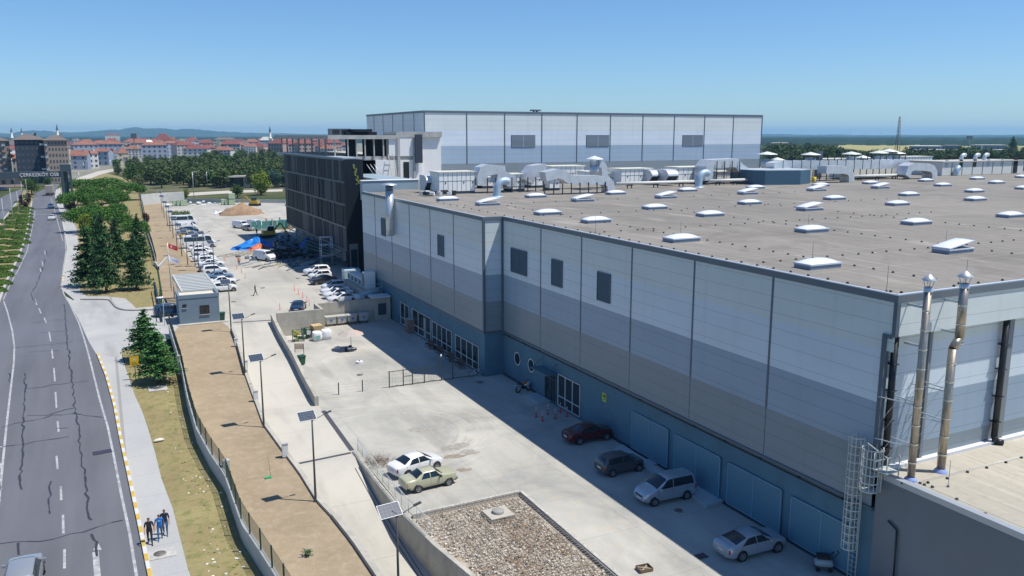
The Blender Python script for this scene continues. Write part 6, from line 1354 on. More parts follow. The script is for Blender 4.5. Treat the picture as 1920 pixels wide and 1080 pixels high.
# ---------------------------------------------------------------- vehicles
CARS = {  # length, half width, belt z, wheelbase, wheel r, roofline, cowl (windscreen foot), roof front, roof rear, rear glass foot, side glass rear
 'sedan': (4.35, .87, .93, 2.6, .31, [(-1, .84), (-.96, .98), (-.68, 1.02), (-.40, 1.36), (-.1, 1.44), (.15, 1.42), (.50, 1.0), (.9, .82), (1, .62)], .50, .15, -.36, -.67, -.47),
 'coupe': (4.6, .90, .93, 2.75, .33, [(-1, .84), (-.96, 1.02), (-.8, 1.05), (-.42, 1.33), (-.1, 1.42), (.12, 1.40), (.48, 1.0), (.9, .82), (1, .62)], .48, .12, -.36, -.76, -.56),
 'hatch': (3.75, .83, .95, 2.4, .30, [(-1, .8), (-.97, 1.08), (-.84, 1.42), (-.5, 1.50), (.05, 1.5), (.18, 1.46), (.58, 1.02), (.92, .85), (1, .62)], .58, .17, -.82, -.97, -.75),
 'suv': (4.4, .91, 1.05, 2.65, .36, [(-1, .9), (-.97, 1.2), (-.86, 1.58), (-.5, 1.68), (.0, 1.68), (.14, 1.62), (.48, 1.15), (.92, 1.0), (1, .7)], .48, .14, -.84, -.96, -.77),
 'boxy': (4.15, .80, .90, 2.46, .30, [(-1, .86), (-.985, .97), (-.64, 1.0), (-.36, 1.36), (-.3, 1.39), (.12, 1.39), (.18, 1.36), (.42, .99), (.97, .88), (1, .7)], .41, .15, -.33, -.62, -.42),
 'combi': (4.35, .87, 1.08, 2.72, .31, [(-1, .9), (-.985, 1.3), (-.95, 1.74), (-.85, 1.80), (-.1, 1.82), (.12, 1.78), (.56, 1.16), (.92, .93), (1, .62)], .55, .14, -.95, -.985, -.86),
 'van': (4.9, .93, 1.2, 3.0, .33, [(-1, .9), (-.99, 1.5), (-.96, 1.9), (-.85, 1.98), (.2, 1.98), (.36, 1.9), (.66, 1.28), (.92, 1.05), (1, .7)], .65, .38, -.95, -.985, -.88),
 'minibus': (6.9, 1.0, 1.35, 4.2, .36, [(-1, .9), (-.995, 2.3), (-.975, 2.6), (-.9, 2.68), (.5, 2.68), (.6, 2.55), (.8, 1.5), (.95, 1.2), (1, .75)], .79, .62, -.97, -.99, -.92)}
PAINT = {}
def paint(nm, c, metal=.0): return PAINT.setdefault(nm, mat('paint_' + nm, c, .28, metal, spec=.5, coat=.6))
M_tyre = mat('tyre_rubber', (.018, .018, .019), .8); M_rim = mat('alloy_rim', (.45, .46, .47), .35, .6); M_tail = mat('tail_lamp_red', (.35, .015, .01), .25); M_head = mat('head_lamp', (.55, .58, .6), .15); M_plate = mat('plate_white', (.6, .6, .58), .5); M_amber = mat('indicator_amber', (.6, .22, .02), .3)
def make_car(kind, body, black_bumper=False, glass=M_glass):
    L, W, belt, wb, wr, prof, cowl, rf, rr_, rg, sg = CARS[kind]; h = L / 2
    def lin(P, x):
        if x <= P[0][0]: return P[0][1]
        for (a, za), (b, zb) in zip(P, P[1:]):
            if x <= b: return za + (zb - za) * (x - a) / (b - a)
        return P[-1][1]
    def zt(u): return sum(lin(prof, max(-1, min(1, u + d))) for d in (-.035, -.018, 0, .018, .035)) / 5
    wid = [(-1, .82), (-.9, .95), (-.6, 1), (.5, 1), (.8, .95), (.94, .84), (1, .70)]
    if kind in ('boxy',): wid = [(-1, .93), (-.9, .98), (-.6, 1), (.7, 1), (.97, .94), (1, .9)]
    if kind in ('combi', 'van', 'minibus'): wid = [(-1, .95), (-.9, .99), (.6, 1), (.85, .93), (1, .74)]
    def P(u, s, off=0.):
        """surface point: u along the car (-1 rear, 1 nose), s 0 sill to 1 roof centre; y positive side"""
        z1 = zt(u); w = W * lin(wid, u); zb = .22 + .12 * max(0, abs(u) - .86) / .14; b = min(belt, z1 - .03); g = max(0., min(1., (z1 - b) / .38)); wtop = w * (.93 - (.13 if kind in ('van', 'minibus', 'combi') else .23) * g)
        S8 = [(.80 * w, zb), (.96 * w, zb + .07), (w, zb + .33 * (b - zb)), (.99 * w, zb + .72 * (b - zb)), (.945 * w, b), ((.945 * w + wtop) / 2 + .015 * g, (b + z1) / 2), (wtop, z1 - .06 * g - .005), (wtop * .80, z1 + .0), (0, z1 + .03)]
        t = s * 8; i = min(7, int(t)); f = t - i; y = S8[i][0] * (1 - f) + S8[i + 1][0] * f; z = S8[i][1] * (1 - f) + S8[i + 1][1] * f
        if off:
            ny, nz = S8[i + 1][1] - S8[i][1], -(S8[i + 1][0] - S8[i][0]); n_ = math.hypot(ny, nz) or 1; y += off * ny / n_; z += off * nz / n_
        return Vector((u * h, y, z))
    t = empty('car', (0, 0, -80), cat='car'); us = [-1 + 2 * i / 44 for i in range(45)]; mb = MB(); v = []
    for u in us:
        r = [P(u, k / 8) for k in range(9)]; v += r + [Vector((p.x, -p.y, p.z)) for p in reversed(r[:-1])]
    n = 17; f = [(i * n + k + 1, i * n + k, (i + 1) * n + k, (i + 1) * n + k + 1) for i in range(44) for k in range(n - 1)] + [((i + 1) * n, (i + 1) * n + n - 1, i * n + n - 1, i * n) for i in range(44)]
    mb.add(v, f, 0, True); mb.add(v[:n], [tuple(range(n))], 0); mb.add(v[-n:], [tuple(reversed(range(n)))], 0); mb.build('body', body, t, world=False, sharp=50)
    def patch(name, u0, u1, s0, s1, m, side=1, nu=6, ns=3, off=.012, u1t=None, u0t=None, par=None):
        mb = MB(); v = []
        for j in range(ns + 1):
            s = s0 + (s1 - s0) * j / ns; a = u0 + ((u0 if u0t is None else u0t) - u0) * j / ns; b = u1 + ((u1 if u1t is None else u1t) - u1) * j / ns
            for i in range(nu + 1): p = P(a + (b - a) * i / nu, s, off); v.append(Vector((p.x, p.y * side, p.z)))
        mb.add(v, [(j * (nu + 1) + i, j * (nu + 1) + i + 1, (j + 1) * (nu + 1) + i + 1, (j + 1) * (nu + 1) + i)[::side] for j in range(ns) for i in range(nu)], 0, True); return mb.build(name, m, par or t, world=False)
    def span(name, u0, u1, m):                                    # full-width glass between two stations
        mb = MB(); v = []; N = 6
        for i in range(N + 1):
            u = u0 + (u1 - u0) * i / N
            hp = [P(u, s, .012) for s in (.765, .82, .875, 1.0)]; hp = [Vector((p.x, p.y * .985, p.z + .004)) for p in hp]; v += hp + [Vector((p.x, -p.y, p.z)) for p in reversed(hp[:-1])]
        mb.add(v, [(i * 7 + k, (i + 1) * 7 + k, (i + 1) * 7 + k + 1, i * 7 + k + 1) for i in range(N) for k in range(6)], 0, True); return mb.build(name, m, t, world=False)
    span('windscreen', rf + .02, cowl - .015, glass); span('rear_window', rg + .015, rr_ - .02, glass)
    mid = (rf + sg) / 2 + .05; mid = -.08 if kind not in ('minibus', 'van') else .3
    for sd in (1, -1):
        patch('side_window', mid + .015, cowl - .07, .52, .735, glass, sd, u1t=rf + .02)
        if kind == 'minibus':
            patch('side_window', -.9, mid - .02, .52, .70, glass, sd)
        elif kind not in ('van',): patch('side_window', sg - .02, mid - .015, .52, .735, glass, sd, u0t=max(sg, rr_) + .03)
        for u in (mid, cowl - .05, mid - .52 * (1 if kind != 'minibus' else 0)): patch('door_seam', u - .004, u + .004, .12, .5, M_black, sd, 1, 4, .004)
        patch('sill_trim', -.62, .62, 0.0, .10, M_black, sd, 6, 1, .006)
        for u in (mid - .09, cowl - .32): patch('door_handle', u - .02, u + .02, .42, .45, body if kind != 'boxy' else M_wframe, sd, 1, 1, .03)
        patch('headlight', .90, .985, .33, .46, M_head, sd, 4, 2, .012); patch('tail_light', -.995, -.945, .30, .46, M_tail if kind != 'boxy' else M_amber, sd, 3, 2, .012)
        if black_bumper: patch('bumper', -1, -.86, .05, .22, M_black, sd, 3, 2, .03); patch('bumper', .88, 1, .05, .22, M_black, sd, 3, 2, .03)
        m_ = MB(); m_.obox(((cowl - .13) * h, sd * (W + .09), belt + .06), .12, .2, .14, 0); m_.build('mirror', body if not black_bumper else M_black, t, world=False)
        for ux in (-1, 1):
            cx = ux * wb / 2 + (.05 if kind != 'minibus' else .3); y = sd * W
            mb = MB(); mb.tube((cx, y * .6, wr + .01), (cx, y * 1.004, wr + .02), wr + .06, n=22); mb.build('wheel_arch', M_black, t, world=False)
            mb = MB(); mb.lathe([(wr * .6, -.1), (wr * .95, -.1), (wr, -.07), (wr, .07), (wr * .95, .1), (wr * .66, .1), (wr * .62, .06)], n=22); mb.v = [(a + cx, (-c_) * sd * -1 + y * .93, b + wr) for a, b, c_ in mb.v]; w_ = mb.build('wheel', M_tyre, t, world=False)
            mb = MB(); yo = y * .93 + sd * .07
            mb.tube((cx, yo - sd * .02, wr), (cx, yo, wr), wr * .64, n=20)
            o = mb.build('rim', mat('rim_well', (.06, .06, .065), .5), w_, world=False); mb = MB()
            for k in range(6): a = k * math.pi / 3; mb.bar((cx, yo + sd * .012, wr), (cx + wr * .6 * math.cos(a), yo + sd * .006, wr + wr * .6 * math.sin(a)), .055, .02)
            Q = [(cx + wr * .61 * math.cos(2 * math.pi * k / 18), yo + sd * .008, wr + wr * .61 * math.sin(2 * math.pi * k / 18)) for k in range(19)]; mb.sweep(Q, .02, 5); mb.build('spokes', M_rim, w_, world=False)
    p = P(-1, .3); mb = MB(); mb.box(-h - .02, -.26, .58, -h - .003, .26, .70); mb.build('number_plate', M_plate, t, world=False); mb = MB(); mb.box(h + .003, -.26, .42, h + .02, .26, .53); mb.build('number_plate', M_plate, t, world=False)
    mb = MB(); mb.box(h - .01, -.42, .5 if kind != 'combi' else .6, h + .012, .42, .66 if kind != 'combi' else .72); mb.build('grille', M_black, t, world=False)
    if kind == 'minibus': patch('belt_stripe', -.95, .6, .30, .33, M_black, 1, 4, 1, .008)
    return t
WHITE = paint('white', (.72, .73, .74)); PROTO = {}
def car(kind, pname, pcol, loc, rz, lab, metal=0., bb=False, cat=None):
    key = (kind, pname)
    if key not in PROTO: PROTO[key] = (make_car(kind, paint(pname, pcol, metal), bb), [])
    t, used = PROTO[key]; o = t if not used else copy_tree(t); used.append(1)
    o.location = loc; o.rotation_euler.z = rz; o['label'] = lab; o['category'] = cat or {'van': 'van', 'combi': 'van', 'minibus': 'minibus'}.get(kind, 'car'); o.name = {'van': 'delivery_van', 'combi': 'passenger_van', 'minibus': 'minibus'}.get(kind, 'parked_car'); return o
def mid(a, b, z=0): p = at(*a, z); q = at(*b, z); c = (p + q) / 2; return c, math.atan2(q.y - p.y, q.x - p.x)
def car2(kind, pn, pc, rear, front, z, lab, **k):
    """rear and front: where the near-side wheels touch the ground"""
    c, a = mid(rear, front, z); W = CARS[kind][1]; side = Vector((-math.sin(a), math.cos(a), 0)); s_ = 1 if (side.y > 0) else -1
    c = c + side * W * .93 * s_ - Vector((math.cos(a), math.sin(a), 0)) * .05; return car(kind, pn, pc, c, a, lab, **k)
car2('boxy', 'beige_green', (.40, .40, .27), (783.7, 924), (841.7, 910), 0, 'old beige-green boxy sedan with black bumpers in the sun', bb=True)
car2('sedan', 'white', (.72, .73, .74), (757, 899), (826, 878), 0, 'white sedan beside the beige-green one, twigs behind it')
car2('hatch', 'grey', (.09, .095, .105), (1149, 894), (1196.9, 884.2), 0, 'dark grey small hatchback parked in the shade', metal=.4)
car2('sedan', 'dark_red', (.10, .008, .012), (1086, 834), (1138, 825), 0, 'dark red car parked in the shade by the bollards', metal=.2)
car2('combi', 'silver', (.42, .47, .52), (1286.5, 935.8), (1226.7, 949), 0, 'silver passenger van facing the sun in the shade', metal=.45)
car2('coupe', 'silver', (.42, .47, .52), (1393.6, 1051.9), (1454.2, 1036), 0, 'silver sedan nearest the ladder corner', metal=.45)
a = S(48, 1092); car('suv', 'silver_grey', (.36, .38, .40), a + Vector((0, -.6, 0)), R(89), 'silver-grey car driving on the road, cut by the frame bottom', metal=.4)
# right-hand row in the upper parking area
RY = [(600, 517), (610, 526), (617, 534), (640, 547), (645, 556), (650, 566), (658, 575)]
for k, (kd, pn, pc, x, y, lab) in enumerate([('suv', 'white', None, 594, 515, 'white off-roader at the far end of the right-hand row'), ('hatch', 'white', None, 600, 523, 'white hatchback next to the black one in the right-hand row'), ('sedan', 'black', (.02, .022, .026), 606, 532, 'only black car in the right-hand row'), ('hatch', 'white', None, 626, 543, 'white hatchback just nearer than the black car'), ('sedan', 'white', None, 629, 551, 'third white car from the parapet in the right-hand row'), ('sedan', 'white', None, 634, 558, 'second white car from the parapet in the right-hand row'), ('coupe', 'white', None, 644, 566, 'white sedan closest behind the parapet wall')]):
    c = at(x, y, 2.0); car(kd, pn, pc or (.72, .73, .74), c, R(183) if k != 3 else R(184), lab)
car('coupe', 'dark_blue', (.02, .05, .11), at(561, 584, 2.0) + Vector((0, .6, 0)), R(72), 'dark blue sedan parked behind the parapet corner', metal=.2)
# left-hand row by the lamps
LR = [('hatch', 'white', 421, 546, 'white hatchback nearest the guard house'), ('sedan', 'white', 418, 534, 'white sedan just behind the hatchback by the guard house'), ('sedan', 'steel_blue', 412, 524, 'steel blue sedan in the left-hand row'), ('suv', 'white', 404, 514, 'white car behind the steel blue sedan'), ('sedan', 'grey', 398, 508, 'dark grey sedan half hidden by the pergola'), ('coupe', 'white', 397, 500, 'white sedan with long nose, left-hand row'), ('hatch', 'white', 390, 494, 'white hatchback in the middle of the left-hand row'), ('sedan', 'white', 384, 489, 'white sedan under the second small solar lamp'), ('suv', 'white', 381, 480, 'white off-roader in the left-hand row'), ('sedan', 'white', 374, 471, 'white sedan next to the long minibus')]
for kd, pn, x, y, lab in LR: car(kd, pn, {'white': (.72, .73, .74), 'steel_blue': (.12, .2, .32), 'grey': (.09, .095, .105)}[pn], at(x, y, 2.0), R(rnd.uniform(-3, 3)), lab)
car('minibus', 'white', (.72, .73, .74), at(375, 464, 2.0), R(-1), 'long white minibus with dark windows')
for kd, pn, pc, x, y, lab in [('combi', 'yellow', (.65, .40, .02), 355, 447, 'yellow taxi beyond the minibus'), ('hatch', 'grey', (.09, .095, .105), 365, 448.5, 'dark grey hatchback in front of the yellow taxi'), ('sedan', 'steel_blue', (.12, .2, .32), 350, 440, 'blue car beyond the yellow taxi'), ('hatch', 'dark_blue', (.02, .05, .11), 358, 436, 'dark blue hatchback before the white vans'), ('van', 'white', None, 352, 430, 'nearer white van in the far left row'), ('minibus', 'white', None, 345, 422, 'farther white minibus in the far left row')]:
    car(kd, pn, pc or (.72, .73, .74), at(x, y, 2.0), R(rnd.uniform(-3, 3)), lab)
car('van', 'white', (.72, .73, .74), at(452, 428, 2.0), R(-60), 'white van facing us out in the open parking area')
car('sedan', 'grey_green', (.16, .17, .155), at(466, 432, 2.0), R(-75), 'grey sedan beside the white van out in the open')
car('van', 'white', (.72, .73, .74), at(479, 426, 2.0), R(-60), 'white van half behind the glass panel racks')
car('van', 'white', (.72, .73, .74), at(497, 488, 2.0), R(-62), 'white pickup van parked by the blue tarpaulin')
car('sedan', 'white', (.72, .73, .74), S(98, 412), R(86), 'white sedan driving away, nearer of the two on the road')
car('hatch', 'white', (.72, .73, .74), S(96, 390), R(86), 'small white hatchback driving away behind the lorry')
car('suv', 'dark_blue', (.02, .05, .11), at(322, 592, 1.9), R(4), 'dark car waiting behind the entrance gate')
a = S(94, 366); t = empty('lorry', tuple(a), R(-4), label='grey box lorry driving away towards the gantry', cat='lorry')
mb = MB(); mb.box(-1.25, -3.2, 1.1, 1.25, 3.0, 3.9); mb.build('cargo_box', mat('tarpaulin_grey', (.30, .28, .25), .8, var=.1, scale=1), t, world=False); mb = MB(); mb.box(-1.15, 3.05, .6, 1.15, 5.0, 3.1); mb.build('cab', mat('cab_pale', (.4, .4, .38), .5), t, world=False); mb = MB(); mb.box(-1.1, -3.1, .75, 1.1, 4.8, 1.09); mb.build('chassis', M_black, t, world=False)
for x in (-.95, .95):
    for y in (-2.2, -1.0, 3.9): mb = MB(); mb.tube((x - .15, y, .5), (x + .15, y, .5), .5, n=16); mb.build('wheel', M_tyre, t, world=False)
for x in (-.9, .9): mb = MB(); mb.box(x - .18, -3.25, .8, x + .18, -3.21, .95); mb.build('tail_light', M_tail, t, world=False)

# ---------------------------------------------------------------- people: one skinned surface each
M_skin = mat('skin_tan', (.36, .20, .13), .6); M_hair = mat('hair_dark', (.018, .013, .010), .7)
def person(loc, rz, shirt, trousers, shoes, lab, stride=.25, arms=(.1, -.1), sleeves=.55, lean=.0, hi=None, hscale=1.0):
    """walking figure facing +X before rotation, 1.75 m tall"""
    V = {}; E = []; s_ = stride
    V['pelvis'] = (0, 0, .95, .135, .115); V['waist'] = (lean * .1, 0, 1.10, .14, .105); V['chest'] = (.01 + lean * .2, 0, 1.32, .165, .115); V['neckb'] = (.0 + lean * .25, 0, 1.47, .07, .065); V['neck'] = (.01 + lean * .3, 0, 1.53, .052, .052)
    V['head'] = (.025 + lean * .3, 0, 1.61, .075, .085); V['top'] = (.01 + lean * .3, 0, 1.70, .072, .085)
    E += [('pelvis', 'waist'), ('waist', 'chest'), ('chest', 'neckb'), ('neckb', 'neck'), ('neck', 'head'), ('head', 'top')]
    for sd, nm in ((1, 'l'), (-1, 'r')):
        f = s_ * sd
        V['hip' + nm] = (0, .10 * sd, .88, .095, .09); V['knee' + nm] = (f * .55 + .05, .10 * sd, .50, .062, .062); V['calf' + nm] = (f * .8, .105 * sd, .32, .055, .055); V['ankle' + nm] = (f * 1.15 - .03, .105 * sd, .09, .042, .042); V['toe' + nm] = (f * 1.15 + .15, .12 * sd, .035, .036, .03)
        E += [('pelvis', 'hip' + nm), ('hip' + nm, 'knee' + nm), ('knee' + nm, 'calf' + nm), ('calf' + nm, 'ankle' + nm), ('ankle' + nm, 'toe' + nm)]
        sw = arms[0 if sd > 0 else 1]
        V['sh' + nm] = (lean * .2, .19 * sd, 1.41, .062, .06); V['el' + nm] = (sw * .6 - .03, .25 * sd, 1.13, .045, .045); V['wr' + nm] = (sw * 1.5 + .05, .26 * sd, .90, .032, .03); V['palm' + nm] = (sw * 1.6 + .07, .26 * sd, .83, .035, .02)
        E += [('chest', 'sh' + nm), ('sh' + nm, 'el' + nm), ('el' + nm, 'wr' + nm), ('wr' + nm, 'palm' + nm)]
        for k in range(4): q = 'f%d%s' % (k, nm); V[q] = (sw * 1.65 + .10 - .022 * k, .25 * sd, .755 + .008 * abs(k - 1.5), .009, .009); E.append(('palm' + nm, q))
        V['th' + nm] = (sw * 1.6 + .12, .235 * sd, .82, .010, .010); E.append(('palm' + nm, 'th' + nm))
    keys = list(V); me = bpy.data.meshes.new('person'); me.from_pydata([V[k][:3] for k in keys], [(keys.index(a), keys.index(b)) for a, b in E], []); ob = bpy.data.objects.new('person_tmp', me); col.objects.link(ob)
    md = ob.modifiers.new('skin', 'SKIN'); me.skin_vertices  # radii below
    for i, k in enumerate(keys): sv = me.skin_vertices[0].data[i]; sv.radius = (V[k][4], V[k][3]); sv.use_root = (k == 'pelvis')
    ob.modifiers.new('sub', 'SUBSURF').levels = 2
    dg = bpy.context.evaluated_depsgraph_get(); m2 = bpy.data.meshes.new_from_object(ob.evaluated_get(dg)); bpy.data.objects.remove(ob)
    for m in (shirt, trousers, M_skin, M_hair, shoes, hi or shirt): m2.materials.append(m)
    for p in m2.polygons:
        c = p.center; p.use_smooth = True; i = 1
        if c.z > 1.66 or (c.z > 1.58 and c.x < .005 + lean * .3): i = 3
        elif c.z > 1.475: i = 2
        elif abs(c.y) > .185 and c.z < 1.42: i = 0 if c.z > 1.42 - sleeves * .5 else 2
        elif c.z > .93: i = 0
        elif c.z < .075: i = 4
        p.material_index = i
    if hi:
        for p in m2.polygons:
            if p.material_index == 0 and (1.12 < p.center.z < 1.17 or 1.27 < p.center.z < 1.31): p.material_index = 5
    o = bpy.data.objects.new('person', m2); col.objects.link(o); o.location = loc; o.rotation_euler.z = rz; o.scale = (hscale,) * 3; tag(o, lab, 'person')
    # face: nose, eyes, ears, on the head
    mb = MB(); hx = .10 + lean * .3
    mb.tri((hx + .022, 0, 1.605), (hx - .005, .014, 1.60), (hx - .005, 0, 1.65)); mb.tri((hx + .022, 0, 1.605), (hx - .005, 0, 1.65), (hx - .005, -.014, 1.60)); mb.build('nose', M_skin, o, world=False)
    for y in (-.03, .03): mb = MB(); mb.obox((hx - .004, y, 1.645), .012, .022, .010); mb.build('eye', M_hair, o, world=False)
    mb = MB(); mb.obox((hx - .006, 0, 1.575), .012, .04, .007); mb.build('mouth', mat('lips', (.22, .08, .06), .6), o, world=False)
    for y in (-.083, .083): mb = MB(); mb.obox((.02 + lean * .3, y, 1.625), .035, .012, .05); mb.build('ear', M_skin, o, world=False)
    return o
M_blk = mat('cloth_black', (.014, .014, .017), .8); M_blue = mat('cloth_blue', (.01, .14, .46), .8); M_navy = mat('cloth_navy', (.015, .02, .045), .8); M_jean = mat('cloth_denim', (.06, .12, .22), .85); M_jean2 = mat('cloth_denim_dark', (.03, .06, .11), .85); M_or = mat('vest_orange', (.75, .16, .03), .7); M_shoe = mat('shoe_grey', (.12, .12, .12), .7)
a = S(282, 1020); person(a, R(-92), M_blk, M_blk, M_blk, 'person in black polo and trousers walking on the pavement', .22, (.1, .12), hscale=1.03)
a = S(301, 1012); o = person(a, R(-92), M_blue, M_jean, M_shoe, 'person in a bright blue t-shirt and jeans on the pavement', -.18, (-.1, .1))
mb = MB(); mb.box(.135, -.09, 1.335, .142, .09, 1.35); mb.box(.135, -.08, 1.295, .142, .07, 1.31); mb.build('shirt_print', mat('print_white', (.7, .7, .72), .8), o, world=False)
a = S(311, 1003); person(a, R(-96), M_navy, M_jean, M_shoe, 'person in a dark navy t-shirt walking behind the blue shirt', .2, (.15, -.1), hscale=1.02)
person(at(479, 554.5, 2.0), R(10), M_jean2, M_blk, M_blk, 'person in white and blue top walking across the parking area', .3, (.1, -.1), hscale=.99)
person(at(448.5, 498, 2.0), R(-100), M_or, M_navy, M_blk, 'person in orange safety vest standing in the parking area', .04, (.0, .0), hi=mat('vest_stripe', (.6, .6, .4), .5))
person(at(495, 472, 2.0), R(150), M_navy, M_jean2, M_blk, 'person in dark clothes working beside the orange kayak-like load', .1, (.3, .3), lean=.3)
person(at(481.5, 441, 2.0), R(-60), M_blk, M_jean2, M_blk, 'person in dark clothes standing at the edge of the open pit', .05, (.0, .1))

# ---------------------------------------------------------------- trees and shrubs
def leafmat(name, c, c2, scale=.9):
    m = mat(name, c, .75, color2=c2, scale=scale, spec=.15, detail=3); b = m.node_tree.nodes['Principled BSDF']; return m
L_cedar = leafmat('cedar_needles', (.028, .075, .032), (.065, .14, .048)); L_fresh = leafmat('fresh_conifer', (.032, .11, .032), (.085, .20, .055)); L_pine = leafmat('stone_pine', (.040, .115, .022), (.10, .21, .038)); L_wood = leafmat('wood_pine', (.055, .09, .03), (.12, .15, .055), .25); L_broad = leafmat('broadleaf', (.035, .085, .02), (.09, .15, .035)); L_yel = leafmat('yellow_green', (.12, .19, .02), (.22, .27, .04)); L_pale = leafmat('pale_olive', (.10, .13, .06), (.17, .19, .09)); L_blue = leafmat('blue_green', (.04, .10, .08), (.08, .15, .11)); L_red = leafmat('purple_leaf', (.045, .02, .022), (.10, .045, .04)); L_hedge = leafmat('clipped_hedge', (.04, .095, .018), (.10, .17, .035), 2.5)
M_bark = mat('bark', (.085, .055, .038), .9, var=.25, scale=6)
def leaf(mb, p, s, rr, flat=0.):
    n = Vector((rr.gauss(0, 1), rr.gauss(0, 1), rr.gauss(0, 1) + flat)).normalized(); a = n.orthogonal().normalized(); b = n.cross(a); t = rr.uniform(0, 6.28); u = (a * math.cos(t) + b * math.sin(t)) * s; w = (b * math.cos(t) - a * math.sin(t)) * s * rr.uniform(.35, .7)
    mb.add([p - u, p - w, p + u, p + w], [(0, 1, 2, 3)])
def tree_obj(name, crown, lm, trunk_pts, r0, cat='tree', limbs=()):
    t = empty(name, (0, 0, -90), cat=cat); crown.build('crown', lm, t, world=False)
    mb = MB(); n = len(trunk_pts); mb.sweep(trunk_pts, [r0 * (1 - .75 * i / max(1, n - 1)) for i in range(n)], 8)
    for a, b in limbs: mb.tube(a, b, r0 * .45, r0 * .12, n=5)
    mb.build('trunk', M_bark, t, world=False); return t
def conifer(name, h, rad, lm, seed, n=34, skirt=.12, leafs=.17, dens=1.5):
    rr = random.Random(seed); mb = MB(); limbs = []
    for k in range(n):
        f = (k + rr.random()) / n; z = h * (skirt + (1 - skirt) * f); R0 = rad * (1 - f) ** .8 * (.75 + .35 * rr.random()) + .12
        for j in range(max(4, int(10 * (1 - f * .6)))):
            a = rr.uniform(0, 6.28); L = R0 * rr.uniform(.65, 1.12); m = max(4, int(L * 13 * dens)); d = Vector((math.cos(a), math.sin(a), 0))
            if j < 2 and k % 3 == 0: limbs.append(((0, 0, z), tuple(d * L * .8 + Vector((0, 0, z - .12 * L)))))
            for i in range(m):
                q = (i + rr.random()) / m; p = d * L * q + Vector((rr.gauss(0, .16) * q, rr.gauss(0, .16) * q, z - .22 * L * q * q + .1 * q + rr.gauss(0, .07))); p += Vector((-d.y, d.x, 0)) * rr.gauss(0, .22) * L * .5 * q; leaf(mb, p, leafs * rr.uniform(.7, 1.4), rr, .8)
    return tree_obj(name, mb, lm, [(0, 0, -.2), (0, 0, h * .3), (.03, 0, h * .7), (0, 0, h * .97)], .045 * h * .45 + .05, limbs=limbs[:40])
def clumps(name, lm, cl, leafs, per, seed, trunk, r0, limbs=(), flat=.0, cat='tree'):
    rr = random.Random(seed); mb = MB()
    for (x, y, z, r, fz) in cl:
        for _ in range(int(per * r * r)):
            d = Vector((rr.gauss(0, 1), rr.gauss(0, 1), rr.gauss(0, 1))).normalized(); q = rr.uniform(.62, 1.08); leaf(mb, Vector((x + d.x * r * q, y + d.y * r * q, z + d.z * r * q * fz)), leafs * rr.uniform(.6, 1.4), rr, flat)
    return tree_obj(name, mb, lm, trunk, r0, cat, limbs)
def umbrella(seed, rad=3.1, h=4.6):
    rr = random.Random(seed); cl = []
    for k in range(38): a = rr.uniform(0, 6.28); q = math.sqrt(rr.random()) * rad * .85; cl.append((q * math.cos(a), q * math.sin(a), h - .55 - 1.5 * (q / rad) ** 2 + rr.uniform(-.45, .2), rr.uniform(.75, 1.15), .8))
    return clumps('stone_pine', L_pine, cl, .15, 170, seed, [(0, 0, -.2), (.1, 0, h * .4), (0, .1, h * .8)], .2, [((0, 0, h * .35), (c[0] * .7, c[1] * .7, c[2] - .3)) for c in cl[:9]], .3)
def broad(name, lm, seed, rad=2.6, h=7, per=75, leafs=.22, n=22, col_=1.0):
    rr = random.Random(seed); cl = []
    for k in range(n):
        d = Vector((rr.gauss(0, 1), rr.gauss(0, 1), rr.gauss(0, 1))).normalized() * rr.uniform(.3, 1) ; cl.append((d.x * rad * .72 * col_, d.y * rad * .72 * col_, h * .54 + d.z * h * .38, rr.uniform(.34, .52) * rad, 1.0))
    return clumps(name, lm, cl, leafs, per, seed, [(0, 0, -.3), (0, 0, h * .35), (.1, 0, h * .75)], .16 + h * .012, [((0, 0, h * .3), (c[0] * .8, c[1] * .8, c[2])) for c in cl[:7]], .2)
def put(proto, p, h, base_h, lab, wx=1.0, group=None, rz=None):
    o = take(proto); o.location = p; s = h / base_h; o.scale = (s * wx, s * wx, s); o.rotation_euler.z = rnd.uniform(0, 6.28) if rz is None else rz; o['label'] = lab
    if group: o['group'] = group
    return o
C1 = conifer('cedar', 8, 2.3, L_cedar, 1); C2 = conifer('conifer', 8, 2.2, L_fresh, 5, skirt=.22)
def ht(x, yb, yt): a = S(x, yb); return atY(x, yt, a.y).z - a.z, a
for pr, x, yb, yt, lab, wx in ((C1, 168, 537, 428, 'dark broad cedar at the pavement, left of the row before the driveway', 1.15), (C1, 200, 548, 398, 'tall slender cedar beside the broad dark one', .72), (C1, 257, 543, 440, 'dark cedar standing alone near the site fence', 1.0), (C1, 262, 490, 402, 'dark cedar behind the lone one by the fence', 1.0), (C1, 222, 500, 405, 'cedar half hidden between the slender cedar and the fence', .9), (C1, 185, 480, 400, 'cedar rising behind the broad dark cedar', .9),
                           (C2, 299, 718, 622, 'bright green conifer over the concrete slab, nearer of the pair', 1.6), (C2, 276, 676, 580, 'bright green pointed conifer, farther of the pair by the fence', 1.45)):
    h, a = ht(x, yb, yt); put(pr, a, h, 8, lab, wx)
U = [umbrella(11), umbrella(12)]
